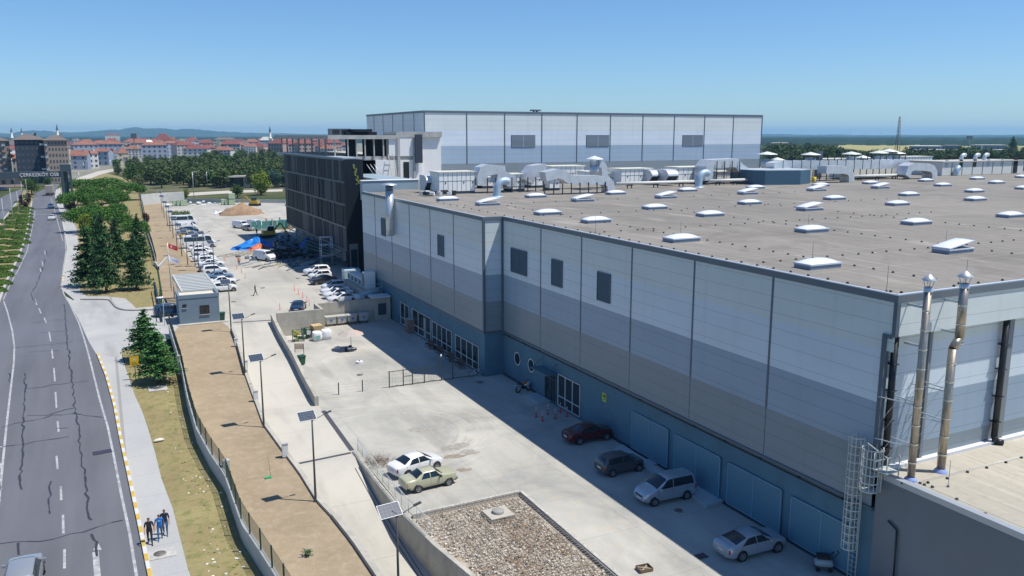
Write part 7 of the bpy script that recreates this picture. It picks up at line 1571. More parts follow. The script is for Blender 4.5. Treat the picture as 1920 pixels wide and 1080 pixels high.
for k, (x, y, hw) in enumerate([(155, 343, 28), (197, 341, 30), (237, 351, 27), (140, 371, 27), (190, 371, 24), (220, 365, 20), (217, 380, 18), (150, 401, 27), (185, 394, 24), (207, 405, 30), (252, 416, 25), (170, 358, 22), (178, 420, 22), (226, 398, 18), (170, 385, 20), (205, 356, 18), (240, 445, 17)]):
    a = at(x, y + 4, 6.0); g = Vector((a.x, a.y, zr(a.y))); r = 1.02 * hw * (Vector((a.x, a.y, a.z - 25.5)).length) / 1576.; put(U[k % 2], g, 4.7 * max(.8, min(1.4, r / 3.1)), 4.7, 'round-crowned bright green stone pine, ' + ORD[k] + ' in the park by the road', max(.9, r / 3.1 / max(.8, min(1.4, r / 3.1))), 'stone pines in the roadside park')
B1 = broad('broadleaf_tree', L_broad, 21); B2 = broad('yellow_green_tree', L_yel, 22); B3 = broad('pale_tree', L_pale, 23, 2.2); B4 = broad('blue_green_tree', L_blue, 24); B5 = broad('purple_tree', L_red, 25, 2.0, 5)
for pr, x, yb, yt, wx, lab in ((B2, 163, 440, 398, 1.1, 'yellow-green young tree among the park pines'), (B1, 250, 350, 306, 1.2, 'mid green tree at the corner of the wood'), (B3, 263, 362, 322, .9, 'pale olive tree at the head of the dry park strip'), (B2, 489, 366, 320, 1.3, 'bright yellow-green tree beside the black facade'), (B4, 516, 352, 313, 1.2, 'blue-green tree behind the yellow-green one'), (B1, 445, 372, 345, 1.3, 'dark round bush tree by the far site fence'), (B2, 349, 372, 352, .9, 'small pale green tree at the end of the white wall'), (B5, 133, 400, 376, 1.2, 'purple-leaved tree at the foot of the gantry'), (B5, 168, 396, 374, 1.2, 'purple-leaved tree between two stone pines'), (B1, 90, 350, 330, 1.4, 'dark tree under the gantry lettering'), (B1, 60, 366, 333, 1.4, 'dense tree at the far end of the median'), (B1, 48, 352, 334, 1.3, 'tree behind the white-roofed gate lodge'), (B5, 276, 420, 396, .8, 'small dead brown tree on the soil by the fence')):
    h, a = ht(x, yb, yt); put(pr, a, h, 7 if pr != B5 else 5, lab, wx)
W = [broad('wood_tree', L_wood, 31, 2.7, 7.5, 36, .36, 20), broad('wood_tree', L_wood, 32, 2.9, 7, 36, .36, 20), broad('wood_tree', L_broad, 33, 2.6, 7, 36, .36, 20)]
wr_ = random.Random(77); wc = 0
def scatter(n, x0, x1, y0, y1, h0, h1, lab, grp, keep=lambda x, y: True, z=2.0, nm='wood_tree'):
    global wc
    k = 0
    while k < n:
        x = wr_.uniform(x0, x1); y = wr_.uniform(y0, y1); k += 1
        if not keep(x, y): continue
        a = at(x, y, z); h = wr_.uniform(h0, h1); put(W[wr_.choice((0, 0, 1, 1, 2)) if wr_.random() < .8 else 2], a, h, 7.3, lab, wr_.uniform(1.0, 1.5), grp).name = nm
g = 'trees of the wood behind the site'
scatter(150, 268, 540, 318, 353, 7.5, 10.5, 'dark green tree standing in the wood behind the parking area', g, lambda x, y: y > 318 + (x < 300) * 8)
scatter(70, 330, 545, 296, 318, 8, 11, 'dark green tree standing in the wood behind the parking area', g, lambda x, y: not (x < 400 and y < 306))
scatter(34, 135, 290, 306, 330, 6, 9, 'green tree between the first houses and the roadside park', 'trees before the houses', lambda x, y: y > 336 - .14 * (x - 130) - 12 and not (130 < x < 220 and 317 < y < 334))
scatter(26, 290, 460, 284, 296, 7, 10, 'green tree by the street in front of the apartment row', 'trees before the apartments')
scatter(60, 1436, 1580, 292, 314, 12, 16, 'green tree in the belt right of the tall hall', 'trees in the belt right of the tall hall', nm='broadleaf_tree')
scatter(55, 1576, 1710, 300, 314, 9.5, 12.5, 'low green tree behind the rooftop cowls', 'low trees behind the cowls', nm='broadleaf_tree')
scatter(70, 1700, 1960, 300, 318, 10, 14, 'green tree behind the white cabin row', 'trees behind the cabin row', nm='broadleaf_tree')
for x, yb, yt, w_, lab in ((1820, 318, 277, 1.5, 'big round dark tree behind the cabin vents'), (1858, 318, 282, 1.2, 'dense dark tree right of the cabin vents'), (1800, 315, 275, 1.4, 'big dark tree left of the white pole')): a = at(x, yb, 2.0); put(B1, a, atY(x, yt, a.y).z - 2, 7, lab, w_)
a = at(1896, 300, 2.0); put(C1, a, atY(1896, 256, a.y).z - 2, 8, 'tall pointed dark conifer against the far plain', 1.2)
# clipped bushes of the median
def bush(seed, L=1.6, Wd=.8, H=.75):
    rr = random.Random(seed); mb = MB()
    for _ in range(900): d = Vector((rr.gauss(0, 1), rr.gauss(0, 1), abs(rr.gauss(0, 1)))).normalized(); q = rr.uniform(.85, 1.05); leaf(mb, Vector((d.x * L * q, d.y * Wd * q, max(.02, d.z * H * q))), .085, rr, .5)
    core = MB(); core.lathe([(1.0, 0), (.95, .3), (.7, .65), (.3, .85), (0, .88)], n=14); mb.add([(a * L * .92, b * Wd * .92, c * H) for a, b, c in core.v], core.f, 0, True)
    t = empty('clipped_bush', (0, 0, -90), cat='bush'); mb.build('foliage', L_hedge, t, world=False); mb = MB(); mb.tube((0, 0, -.2), (0, 0, .3), .05); mb.build('stem', M_bark, t, world=False); return t
BU = [bush(1), bush(2, 1.3, .9, .7)]
def kx(y):
    P = [(366, 62), (378, 61), (400, 57), (430, 53), (462, 44), (482, 37), (527, 15), (560, 2)]
    for (a, xa), (b, xb) in zip(P, P[1:]):
        if y <= b: return xa + (xb - xa) * (y - a) / (b - a)
    return 2
k = 0
for y in (393, 399, 405.5, 412.5, 420, 428, 437, 446, 456, 467, 479, 492, 506, 520, 534, 549):
    for j in range(3):
        x = kx(y) - (9 + j * 24) * (y - 254) / 170
        if j == 2 and y < 420: continue
        a = S(x, y + rnd.uniform(-1.5, 1.5)); o = take(BU[(k) % 2]); o.location = a; o.rotation_euler.z = rnd.uniform(-.3, .3); s = rnd.uniform(1.15, 1.6); o.scale = (s, s, s); o['label'] = 'clipped green bush in the planted rows of the road median'; o['group'] = 'clipped bushes in the median'; k += 1
for k in range(10):
    y = 371 + k * 2.3; a = S(kx(y) - rnd.uniform(6, 26), y); o = take(B5) if k % 2 else take(BU[0]); o.location = a; s = .55 if k % 2 else 1.1; o.scale = (s, s, s); o.rotation_euler.z = k; o['label'] = ('purple shrub' if k % 2 else 'green bush') + ' at the narrow far end of the median'; o['group'] = 'shrubs at the far end of the median'
a = at(338, 406, 2); mb = MB(); rr = random.Random(9)
for _ in range(1500): leaf(mb, Vector((a.x + rr.uniform(-2.2, 2.6), a.y + rr.uniform(-3, 3), 2 + rr.uniform(.0, 1.5))), .16, rr)
mb.build('hedge_block', L_hedge, label='square green hedge block beyond the parked vans', cat='hedge', org=tuple(a))

# ---------------------------------------------------------------- clutter at the office building site
M_tarp = mat('tarpaulin_blue', (.01, .20, .62), .45, var=.15, scale=1.5); M_pitm = mat('pit_teal', (.07, .17, .22), .8, var=.2, scale=.3)
pitp = [tuple(at(x, y, 2.0)[:2]) for x, y in ((464, 440), (541, 437), (560, 452), (590, 462), (530, 480), (512, 470))]
mb = MB(); mb.prism(pitp, 1.9, 2.03); mb.build('pit_sheet', M_pitm, label='dark blue-green flat sheet in place of the open pit behind the debris', cat='sheet', org=(*pitp[0], 2))  # flat dark slab drawn in place of the open pit
rr = random.Random(41)
def lump(x, y, L, Wd, H, m, name, lab, cat, seed, z=2.0, n=18):
    r2 = random.Random(seed); a = at(x, y, z); mb = MB(); v = []; rows = 6
    for j in range(rows + 1):
        f = j / rows
        for i in range(n): t = 2 * math.pi * i / n; q = (1 - f ** 1.4) * (1 + r2.uniform(-.16, .16)) + .02; v.append((L * q * math.cos(t), Wd * q * math.sin(t), H * f * (1 + r2.uniform(-.12, .12))))
    mb.add(v, [(j * n + i, j * n + (i + 1) % n, (j + 1) * n + (i + 1) % n, (j + 1) * n + i) for j in range(rows) for i in range(n)] + [tuple(rows * n + i for i in range(n))], 0, H > 2.5)
    o = mb.build(name, m, label=lab, cat=cat); o.location = a; return o
lump(480, 466, 4.6, 3.4, 2.3, M_tarp, 'tarpaulin', 'crumpled bright blue tarpaulin over building materials', 'tarpaulin', 1)
lump(487, 470, 2.6, 1.4, 1.5, mat('load_orange', (.62, .14, .05), .5), 'orange_cover', 'orange-red cover in front of the blue tarpaulin', 'cover', 2)
lump(519, 462, 5.5, 4, 2.0, mat('sheet_grey_blue', (.13, .19, .25), .7, var=.4, scale=1.2), 'covered_pile', 'grey-blue covered pile behind the black debris', 'pile', 3)
lump(578, 466, 2.2, 1.6, 2.4, M_tarp, 'tarpaulin', 'small blue tent of tarpaulin by the green cabin', 'tarpaulin', 4)
lump(453, 402, 6.5, 4.5, 3.2, mat('heap_soil', (.30, .20, .125), .95, var=.2, scale=1), 'soil_heap', 'brown heap of soil at the back of the parking area', 'soil heap', 5)
for k, x in enumerate((405, 413, 421)): lump(x, 402, 1.1, .9, 1.2, M_sack, 'bulk_sack', 'white sack by the soil heap, ' + ORD[k] + ' from left', 'sack', 20 + k)
def debris(x, y, n, sx, sy, hz, mats, lab, name, seed, long=False):
    r2 = random.Random(seed); a = at(x, y, 2.0); mb = MB()
    for _ in range(n):
        px_, py_ = r2.gauss(0, sx), r2.gauss(0, sy); z = abs(r2.gauss(0, hz)) * math.exp(-(px_ / sx) ** 2 / 2 - (py_ / sy) ** 2 / 2) + .1
        if long: mb.obox((px_, py_, z * .4 + .08), r2.uniform(2, 5), .14, .1, r2.gauss(.9, .35), r2.randrange(len(mats)))
        else: mb.obox((px_, py_, z), r2.uniform(.4, 1.3), r2.uniform(.2, .8), r2.uniform(.15, .5), r2.uniform(0, 3), r2.randrange(len(mats)), rx=r2.uniform(-.6, .6))
    o = mb.build(name, mats, label=lab, cat='debris', kind='stuff'); o.location = a
debris(533, 482, 260, 2.8, 2.0, 1.7, [M_black, M_trim, M_black, mat('scrap_blue_grey', (.12, .19, .25), .6)], 'big heap of black scrap and bags in the shade', 'scrap_heap', 6)
debris(590, 490, 120, 5.5, 4.0, .25, [mat('plank_pale', (.40, .38, .30), .8), M_trim, M_galv, M_pitm], 'planks, pipes and formwork strewn under the black facade', 'timber_litter', 7, True)
debris(468, 475, 40, 3, 1.5, .4, [MATS['plank_pale'], M_cgrey], 'loose planks under the blue tarpaulin', 'timber_litter', 8, True)
debris(372, 384, 40, 4, 2, .5, [M_cgrey, M_white, M_galv], 'pale odds and ends beside the green pallets', 'site_litter', 9)
a = at(598, 474, 2); mb = MB(); mb.box(-2.5, -1.2, 0, 2.5, 1.2, 2.4); o = mb.build('site_cabin', mat('cabin_green', (.03, .13, .12), .6), label='dark green site cabin in the shade by the blue tent', cat='cabin'); o.location = a; mb = MB(); mb.box(-2.6, -1.3, 2.41, 2.6, 1.3, 2.5); mb.build('roof', M_trim, o)
o.children[0].location = (0, 0, 0)
t = empty('scaffold', tuple(at(625, 500, 2.0)), label='grey steel scaffold tower standing under the black facade', cat='scaffold')
for x in (-2, 0, 2): mb = MB(); [mb.tube((x, y, 0), (x, y, 5.5), .06, n=6) for y in (0, 1.2)]; [mb.tube((x, 0, z), (x, 1.2, z), .04, n=5) for z in (1, 2, 3, 4, 5)]; mb.build('upright_frame', M_galv, t, world=False)
for z in (2.0, 4.0, 5.4): mb = MB(); mb.tube((-2, 0, z), (2, 0, z), .05, n=6); mb.tube((-2, 1.2, z), (2, 1.2, z), .05, n=6); mb.tube((-2, 0, z), (-2, 1.2, z), .05, n=6); mb.build('ledger', M_galv, t, world=False)
M_gglass = mat('green_glass', (.10, .30, .28), .2)
for k, (x, y) in enumerate(((491, 432), (520, 430), (545, 428))):
    t = empty('glass_rack', tuple(at(x, y, 2.0)), R(-6), label='rack of upright green glass panels, ' + ORD[k] + ' from left behind the pit', cat='glass rack'); mb = MB()
    for q in range(4): mb.box(-2.4 + q * 1.25, -.3, .3, -1.3 + q * 1.25, .3, 2.3)
    mb.build('glass_panels', M_gglass, t, world=False); mb = MB()
    for q in (-2.6, 2.6): mb.box(q - .12, -.6, 0, q + .12, .6, 2.9)
    mb.box(-2.48, -.6, .1, 2.48, .6, .25); mb.build('frame', mat('rack_timber', (.36, .22, .10), .8) if k else M_cgrey, t, world=False)
t = empty('excavator', tuple(at(503, 446, 2.0)), label='small yellow excavator at the edge of the open pit', cat='excavator')
M_ey = mat('machine_yellow', (.50, .33, .03), .5); mb = MB(); mb.box(-1.3, -1.2, .8, 1.5, 1.2, 1.7); mb.build('body', M_ey, t, world=False); mb = MB(); mb.box(-.2, -1.1, 1.71, 1.2, .2, 2.8); mb.build('cab', M_glass, t, world=False)
mb = MB(); mb.bar((1.2, .6, 1.4), (3.0, .6, 3.3), .3, .4); mb.bar((3.0, .6, 3.3), (4.2, .6, 1.4), .22, .3); mb.obox((4.2, .6, .95), .7, .9, .8); mb.build('arm', M_ey, t, world=False)
for y in (-1, 1): mb = MB(); mb.box(-1.7, y - .25, 0, 1.7, y + .25, .79); mb.build('track', M_black, t, world=False)
t = copy_tree(t); t.location = at(478, 386, 2.0); t.rotation_euler.z = 2.6; t['label'] = 'orange-yellow excavator at the back edge beside the soil heap'
M_pg = mat('pallet_goods_green', (.36, .45, .30), .8, var=.25, scale=1.5); k = 0
for x, y, n in ((421, 384, 1), (428, 384, 1), (435, 384, 2), (330, 386, 1), (338, 386, 1), (345, 386, 1)):
    for j in range(n):
        a = at(x, y, 2.0); mb = MB(); mb.box(-1, -1, .15, 1, 1, 1.9); o = mb.build('pallet_stack', M_pg, label=('pale green wrapped pallet, ' + ORD[k] + ' from left along the far wall') if j == 0 else 'pale green wrapped pallet lying on top of another', cat='pallet'); o.location = a + Vector((0, 0, 2.0 * j)); mb = MB(); mb.box(-1, -1, 0, 1, 1, .149); mb.build('pallet_base', MATS['crate_wood'], o, world=False)
    k += 1
# far boundary walls
def far_wall(pts, h, lab, m=M_fwall, th=.3, posts=False):
    P = [at(x, y, 2.0) for x, y in pts]; mb = MB(); wall_run(mb, P, th, [1.5] * len(P), [2 + h] * len(P), side=-1); o = mb.build('boundary_wall', m, label=lab, cat='wall', org=tuple(P[0]))
    if posts:
        Q = resample([tuple(p[:2]) for p in P], 5)
        for q in Q: mb = MB(); mb.box(q[0] - .08, q[1] - .08, 2 + h, q[0] + .08, q[1] + .08, 2 + h + 1.4); mb.build('post', M_fpost, o, world=True); 
far_wall([(266, 385), (300, 381), (346, 378)], 3.6, 'tall white concrete wall at the far left corner of the site', mat('far_wall_white', (.52, .52, .49), .8, var=.08, scale=.5))
far_wall([(347, 379), (420, 379.5), (535, 381)], 1.2, 'long low grey wall closing the back of the parking area')
M_street = mat('street_grey', (.30, .29, .28), .8, var=.1, scale=.1); M_pale = mat('street_pale', (.45, .42, .36), .9, var=.12, scale=.05)
for nm, pts, m in (('street', ((128, 342), (150, 332), (185, 321), (214, 316), (216, 320), (190, 327), (155, 340), (132, 352)), M_pale), ('street', ((285, 305), (330, 296), (372, 291), (376, 295), (335, 302), (300, 312)), M_street), ('street', ((275, 366), (346, 362), (440, 357), (530, 355), (530, 359), (440, 362), (346, 368), (276, 374)), M_pale), ('street', ((372, 291), (470, 289), (560, 288), (560, 291), (470, 292), (376, 295)), M_pale)): sheet(nm, [tuple(at(x, y, 2.0)[:2]) for x, y in pts], .05, m, kind='structure')
sheet('wood_floor', [tuple(at(x, y, 2.0)[:2]) for x, y in ((262, 360), (540, 356), (560, 300), (300, 306))], .03, mat('wood_floor', (.07, .085, .035), 1., color2=(.13, .12, .06), scale=.05), kind='structure')
sheet('town_ground', [tuple(at(x, y, 2.0)[:2]) for x, y in ((-200, 345), (130, 338), (270, 312), (380, 294), (700, 291), (700, 264), (-200, 264))], .015, mat('town_ground', (.13, .14, .09), 1., color2=(.26, .24, .19), scale=.02), kind='structure')
t = empty('kiosk', tuple(at(440, 352, 2)), label='flat grey kiosk with a dark open front before the wood', cat='kiosk'); mb = MB(); mb.box(-4, 0, 4.6, 9, 6, 5.2); mb.build('roof', M_cgrey, t, world=False); mb = MB(); mb.box(-4, 0, 0, -3.3, 6, 4.59); mb.box(4, .1, 0, 9, 6, 4.59); mb.box(-3.3, 5, 0, 4, 6, 4.59); mb.build('wall', M_trim, t, world=False); mb = MB(); mb.box(5, .03, 3.3, 8, .09, 4.2); mb.build('sign_panel', M_wframe, t, world=False)

# ---------------------------------------------------------------- gantry with its lettering, gate lodge, street poles, road signs
M_gan = mat('gantry_slate', (.05, .075, .09), .5); ga = S(121, 392); GY = ga.y
def gy(x, y): return atY(x, y, GY)
t = empty('gantry', (ga.x, GY, 2), label='dark slate gantry over the road with white lettering', cat='gantry')
mb = MB(); mb.box(gy(112.5, 320).x, GY, zr(GY) - .1, gy(118, 320).x, GY + 3, gy(120, 308.5).z); mb.box(gy(129, 320).x, GY, zr(GY) - .1, gy(133, 320).x, GY + 3, gy(120, 308.5).z); mb.box(gy(118, 320).x, GY, gy(120, 322).z, gy(129, 320).x, GY + 3, gy(120, 308.5).z); mb.build('tower', M_gan, t)
mb = MB(); mb.box(gy(118, 350).x, GY + .8, zr(GY), gy(129, 350).x, GY + 2, gy(120, 322).z); mb.build('tower_glass', mat('tower_glass', (.02, .06, .07), .15), t)
zb0, zb1 = gy(60, 333.5).z, gy(60, 322).z; mb = MB(); mb.box(gy(-60, 320).x, GY + .3, zb0, gy(112.5, 320).x, GY + 2.2, zb1); mb.build('beam', M_gan, t)
fc = bpy.data.curves.new('gantry_lettering', 'FONT'); fc.body = 'ÇERKEZKÖY OSB'; fc.size = 1; fc.extrude = .06; fo = bpy.data.objects.new('tmp', fc); col.objects.link(fo); dg = bpy.context.evaluated_depsgraph_get(); fm_ = bpy.data.meshes.new_from_object(fo.evaluated_get(dg)); bpy.data.objects.remove(fo)
xs = [v.co.x for v in fm_.vertices]; ys = [v.co.y for v in fm_.vertices]; x0, x1 = gy(37, 328).x, gy(110.5, 328).x; ky = (zb1 - zb0) * .80 / (max(ys) - min(ys)); kxx = (x1 - x0) / (max(xs) - min(xs))
fm_.transform(Matrix(((kxx, 0, 0, x0 - min(xs) * kxx), (0, 0, -1, GY + .2), (0, ky, 0, zb0 + (zb1 - zb0) * .1 - min(ys) * ky), (0, 0, 0, 1)))); fm_.transform(Matrix.Translation(-Vector((ga.x, GY, 2)))); fm_.materials.clear(); fm_.materials.append(mat('lettering_white', (.75, .76, .76), .5))
fo = bpy.data.objects.new('lettering', fm_); col.objects.link(fo); fo.parent = t
def box_house(name, p, rz, w, d, h, wallm, roofm, lab, cat='house', floors=3, cols=4, gable=False, roof_h=2.2, over=.5, group=None, wm=M_glass, balc=None):
    t = empty(name, tuple(p), rz, label=lab, cat=cat, group=group); mb = MB(); mb.box(-w / 2, 0, -1, w / 2, d, h)
    if gable: mb.add([(w / 2, 0, h), (w / 2, d, h), (w / 2, d / 2, h + roof_h), (-w / 2, 0, h), (-w / 2, d, h), (-w / 2, d / 2, h + roof_h)], [(0, 1, 2), (3, 5, 4)])
    mb.build('wall', wallm, t, world=False); mb = MB(); o_ = over; e = (0 if gable else d * .4)
    v = [(-w / 2 - o_, -o_, h), (w / 2 + o_, -o_, h), (w / 2 + o_, d + o_, h), (-w / 2 - o_, d + o_, h), (-w / 2 - o_ * gable + e, d / 2, h + roof_h + .15), (w / 2 + o_ * gable - e, d / 2, h + roof_h + .15)]
    if roof_h > .3: mb.add(v, [(0, 1, 5, 4), (2, 3, 4, 5), (1, 2, 5), (3, 0, 4), (0, 3, 2, 1)] if not gable else [(0, 1, 5, 4), (2, 3, 4, 5)])
    else: mb.box(-w / 2 - o_, -o_, h, w / 2 + o_, d + o_, h + .3)
    r = mb.build('roof', roofm, t, world=False)
    if roof_h > 1: mb = MB(); mb.box(w * .2, d * .35, h + .5, w * .2 + .9, d * .35 + .9, h + roof_h + 1.0); mb.build('chimney', wallm, r, world=False)
    fh = h / floors; key = ('win', round(w / cols, 1), round(fh, 1))
    ww, wh = min(1.6, w / cols * .5), fh * .46; wmesh = WIN.setdefault((round(ww, 1), round(wh, 1), wm.name), None)
    if wmesh is None: q = MB(); q.box(-ww / 2, -.06, 0, ww / 2, 0, wh); wmesh = WIN[(round(ww, 1), round(wh, 1), wm.name)] = q.mesh('window', wm)
    for f_ in range(floors):
        for c_ in range(cols):
            if c_ == balc:
                continue
            o = bpy.data.objects.new('window', wmesh); col.objects.link(o); o.parent = t; o.location = (-w / 2 + w * (c_ + .5) / cols, -.003, f_ * fh + fh * .32)
        if balc is not None: mb = MB(); x = -w / 2 + w * (balc + .5) / cols; mb.box(x - w / cols * .42, -.9, f_ * fh + .3, x + w / cols * .42, -.003, f_ * fh + 1.2); mb.build('balcony', wallm if f_ % 2 else M_galv, t, world=False)
    return t
WIN = {}
HC = dict(grey=(.38, .38, .36), cream=(.50, .45, .34), white=(.62, .62, .60), bluegrey=(.30, .34, .42), yellow=(.56, .46, .20), pink=(.48, .33, .29), tan=(.30, .245, .21), navy=(.035, .05, .075), rose=(.42, .26, .25))
HM = {k: mat('render_' + k, v, .85, var=.06, scale=.3) for k, v in HC.items()}
M_tile = mat('roof_tile_red', (.25, .105, .075), .85, var=.2, scale=.5); M_tile2 = mat('roof_tile_dark_red', (.19, .06, .055), .85, var=.2, scale=.5); M_tileb = mat('roof_brown', (.14, .115, .105), .8, var=.1, scale=.5); M_tileg = mat('roof_green', (.08, .20, .11), .8); M_win2 = mat('window_grey', (.07, .08, .09), .3)  # last colour: plain dark grey panes of the farther houses
def hpx(x0, x1, ye, yb, wallc, roofm, lab, roof_px=6, cat='apartment block', turn=0., name='apartment_block', **k):
    """front spans x0..x1 in the sight of the camera at the real distance where its foot meets the ground"""
    b = at((x0 + x1) / 2, yb, 2.0); D = math.hypot(b.x, b.y); top = atD((x0 + x1) / 2, ye, D).z; w = (atD(x1, yb, D) - atD(x0, yb, D)).length; rz = math.atan2(b.y, b.x) - math.pi / 2 + turn
    return box_house(name, b, rz, w, max(9, min(16, w * .6)), top - 2, HM[wallc], roofm, lab, cat, roof_h=roof_px * D / 1576, floors=k.pop('floors', max(2, int((top - 2) / 3))), cols=k.pop('cols', max(2, int(w / 3.6))), wm=M_win2 if D > 450 else M_glass, **k)
A = []
hpx(35, 90, 262, 343, 'navy', M_tileb, 'dark navy half of the tall apartment block by the gantry', 8, floors=7, cols=6, balc=5, over=.8)
hpx(90, 133, 263, 343, 'tan', M_tileb, 'tan half of the tall apartment block by the gantry', 8, floors=7, cols=7, balc=0, over=.8)
hpx(-40, 26, 264, 343, 'tan', M_tileb, 'tan apartment block cut by the left frame edge', 5, floors=7, cols=8, balc=6, over=.8)
hpx(27, 40, 297, 340, 'grey', M_tile, 'narrow grey house with a red roof between the tall blocks', 7, floors=3)
for x0, x1, ye, yb, w_, rm, lab, rp, g_, tn in ((134, 166, 292, 318, 'bluegrey', M_tile, 'blue-grey house with an orange roof and dark balcony recess', 9, True, -.25), (167, 187, 288, 316, 'white', M_tile, 'white gable house joined right of the blue-grey one', 5, True, .35), (181, 206, 284, 310, 'bluegrey', M_tile, 'blue-grey walled house with a long sloping red roof', 5, True, -.4), (206, 222, 286, 308, 'white', M_tile, 'white fronted house with blue balconies', 6, False, 0), (222, 242, 287, 304, 'cream', M_tile, 'cream house with dark balconies at the street end', 9, False, .1), (140, 153, 264, 284, 'white', M_tileb, 'white gabled house above the red roofs', 3, True, .5), (152, 178, 268, 288, 'grey', M_tile, 'grey block under a red roof right of the white gable', 6, False, 0),
       (195, 220, 270, 290, 'tan', M_tile, 'tan block with a wide red roof and dark veranda', 6, False, .1), (222, 246, 272, 292, 'grey', M_tileb, 'grey block with a brown roof', 4, False, 0), (246, 276, 268, 292, 'grey', M_tile, 'grey block with an orange roof beside the white gable end', 6, True, 0), (276, 289, 266, 291, 'white', M_white, 'pure white gable end in the apartment row', 3, True, .6), (288, 295, 269, 290, 'rose', M_tile, 'narrow rose block between white gable and cream block', 4, False, 0), (294, 321, 263, 288, 'cream', M_tile2, 'cream block with a tall red hipped roof', 11, False, -.1), (320, 335, 262, 288, 'yellow', M_tile2, 'yellow block with balconies beside the cream one', 4, False, .4),
       (335, 353, 266, 288, 'bluegrey', M_tileg, 'grey block with a green roof', 5, False, 0), (353, 374, 264, 288, 'white', M_tile2, 'white block with bright red roof and dark bay', 6, False, .1), (375, 402, 268, 288, 'pink', M_tile2, 'pink-grey block with a red roof', 6, False, 0), (402, 443, 262, 286, 'cream', M_tileb, 'wide yellow-cream block with ribbed front', 4, False, 0), (447, 462, 272, 288, 'rose', M_tile, 'low rose block beside the grey one', 4, False, 0), (462, 486, 266, 286, 'grey', M_tile, 'plain grey block with an orange roof', 5, False, .1), (488, 514, 263, 285, 'bluegrey', M_cgrey, 'blue-grey block with a white roof below the minaret', 6, False, 0), (522, 545, 270, 286, 'grey', M_tile, 'grey block just left of the office frame', 5, False, 0)):
    if True: hpx(x0, x1, ye, yb, w_, rm, lab, rp, gable=g_, turn=tn, balc=(1 if w_ in ('yellow', 'cream', 'white') and not g_ else None))
hpx(588, 646, 268, 288, 'pink', M_tile2, 'long unfinished block seen through the office frame', 3, floors=3, cols=12)
hpx(586, 606, 263, 280, 'rose', M_tile, 'red roofed block seen left through the office frame', 5)
hr = random.Random(5); HP = []
for k in range(8): HP.append(box_house('town_house', (0, 0, -200), 0, hr.uniform(14, 24), 12, hr.uniform(9, 15), HM[hr.choice(('grey', 'cream', 'white', 'pink', 'rose', 'grey', 'bluegrey', 'cream'))], hr.choice((M_tile, M_tile2, M_tile, M_tile2, M_tileb)), '', 'house', floors=4, cols=5, roof_h=hr.uniform(2.5, 4.5), wm=M_win2, group='distant red-roofed town houses'))
for k in range(105):
    x = hr.uniform(-30, 640); D = hr.uniform(760, 1900); c = atD(x, 254, D); p = HP[k % 8]; o = p if k < 8 else copy_tree(p); o.location = (c.x, c.y, 2); o.rotation_euler.z = -math.atan2(c.x, c.y) + hr.uniform(-.6, .6); o['label'] = 'distant red-roofed town house in the far rows of the town'; o.name = 'town_house'
hpx(198, 226, 253, 270, 'white', M_tile2, 'tallest white and violet apartment tower in the far town', 2)
# minarets, masts, poles
def minaret(x, yb, yt, D, lab):
    c = atD(x, yb, D); zt = atD(x, yt, D).z; t = empty('minaret', (c.x, c.y, 2), label=lab, cat='minaret'); H_ = zt - 2; mb = MB(); mb.lathe([(1.6, 0), (1.5, H_ * .55), (2.3, H_ * .57), (2.3, H_ * .60), (1.3, H_ * .61), (1.2, H_ * .8)], n=14); mb.build('shaft', HM['white'], t, world=False); mb = MB(); mb.lathe([(1.4, H_ * .8), (.5, H_ * .93), (.15, H_), (0, H_)], n=14); mb.build('cap', M_trim, t, world=False)
for x, yt, D, lab in ((23, 238, 1300, 'leftmost white minaret on the skyline'), (42, 239, 1300, 'second minaret from the left, paired with the leftmost'), (109, 232, 1100, 'minaret just right of the dark apartment roof'), (507, 236, 1000, 'minaret rising over the blue-grey block')): minaret(x, 262, yt, D, lab)
def lattice(x, yb, yt, D, w, lab, m=M_galv, secs=12):
    c = atD(x, yb, D); H_ = atD(x, yt, D).z - 2; t = empty('lattice_mast', (c.x, c.y, 2), label=lab, cat='mast'); mb = MB(); C4 = ((-1, -1), (1, -1), (1, 1), (-1, 1)); f = lambda q, i: (C4[i % 4][0] * w * (1 - .75 * q), C4[i % 4][1] * w * (1 - .75 * q), H_ * q)
    for i in range(4):
        mb.tube(f(0, i), f(1, i), w * .11, n=4)
        for k in range(secs): mb.tube(f(k / secs, i), f((k + 1) / secs, i + 1), w * .07, n=3); mb.tube(f(k / secs, i), f(k / secs, i + 1), w * .07, n=3)
    mb.build('lattice', m, t, world=False); return t, H_
lattice(1683, 272, 218, 1100, 2.2, 'tall lattice radio mast on the right skyline', mat('mast_grey', (.22, .2, .2), .6))
t, H_ = lattice(254, 298, 247, 560, .8, 'telecom mast with antennas in the town', MATS['mast_grey'])
mb = MB(); mb.box(-1.6, -1.2, H_ - 4, 1.6, 1.2, H_ - 1); mb.build('antennas', M_trim, t, world=False)
for x, y in ((277, 301), (303, 300)):
    b = at(x, y, 2.0); t = empty('road_sign', tuple(b), label='blue road sign board at the wood edge, ' + ('left one' if x < 290 else 'right one'), cat='sign'); mb = MB(); mb.box(-2.6, -.1, 3.0, 2.6, .1, 7.2); mb.build('board', mat('sign_blue', (.01, .12, .42), .5), t, world=False); mb = MB(); mb.box(-1.8, .101, 0, -1.6, .3, 6); mb.box(1.6, .101, 0, 1.8, .3, 6); mb.build('posts', M_galv, t, world=False)
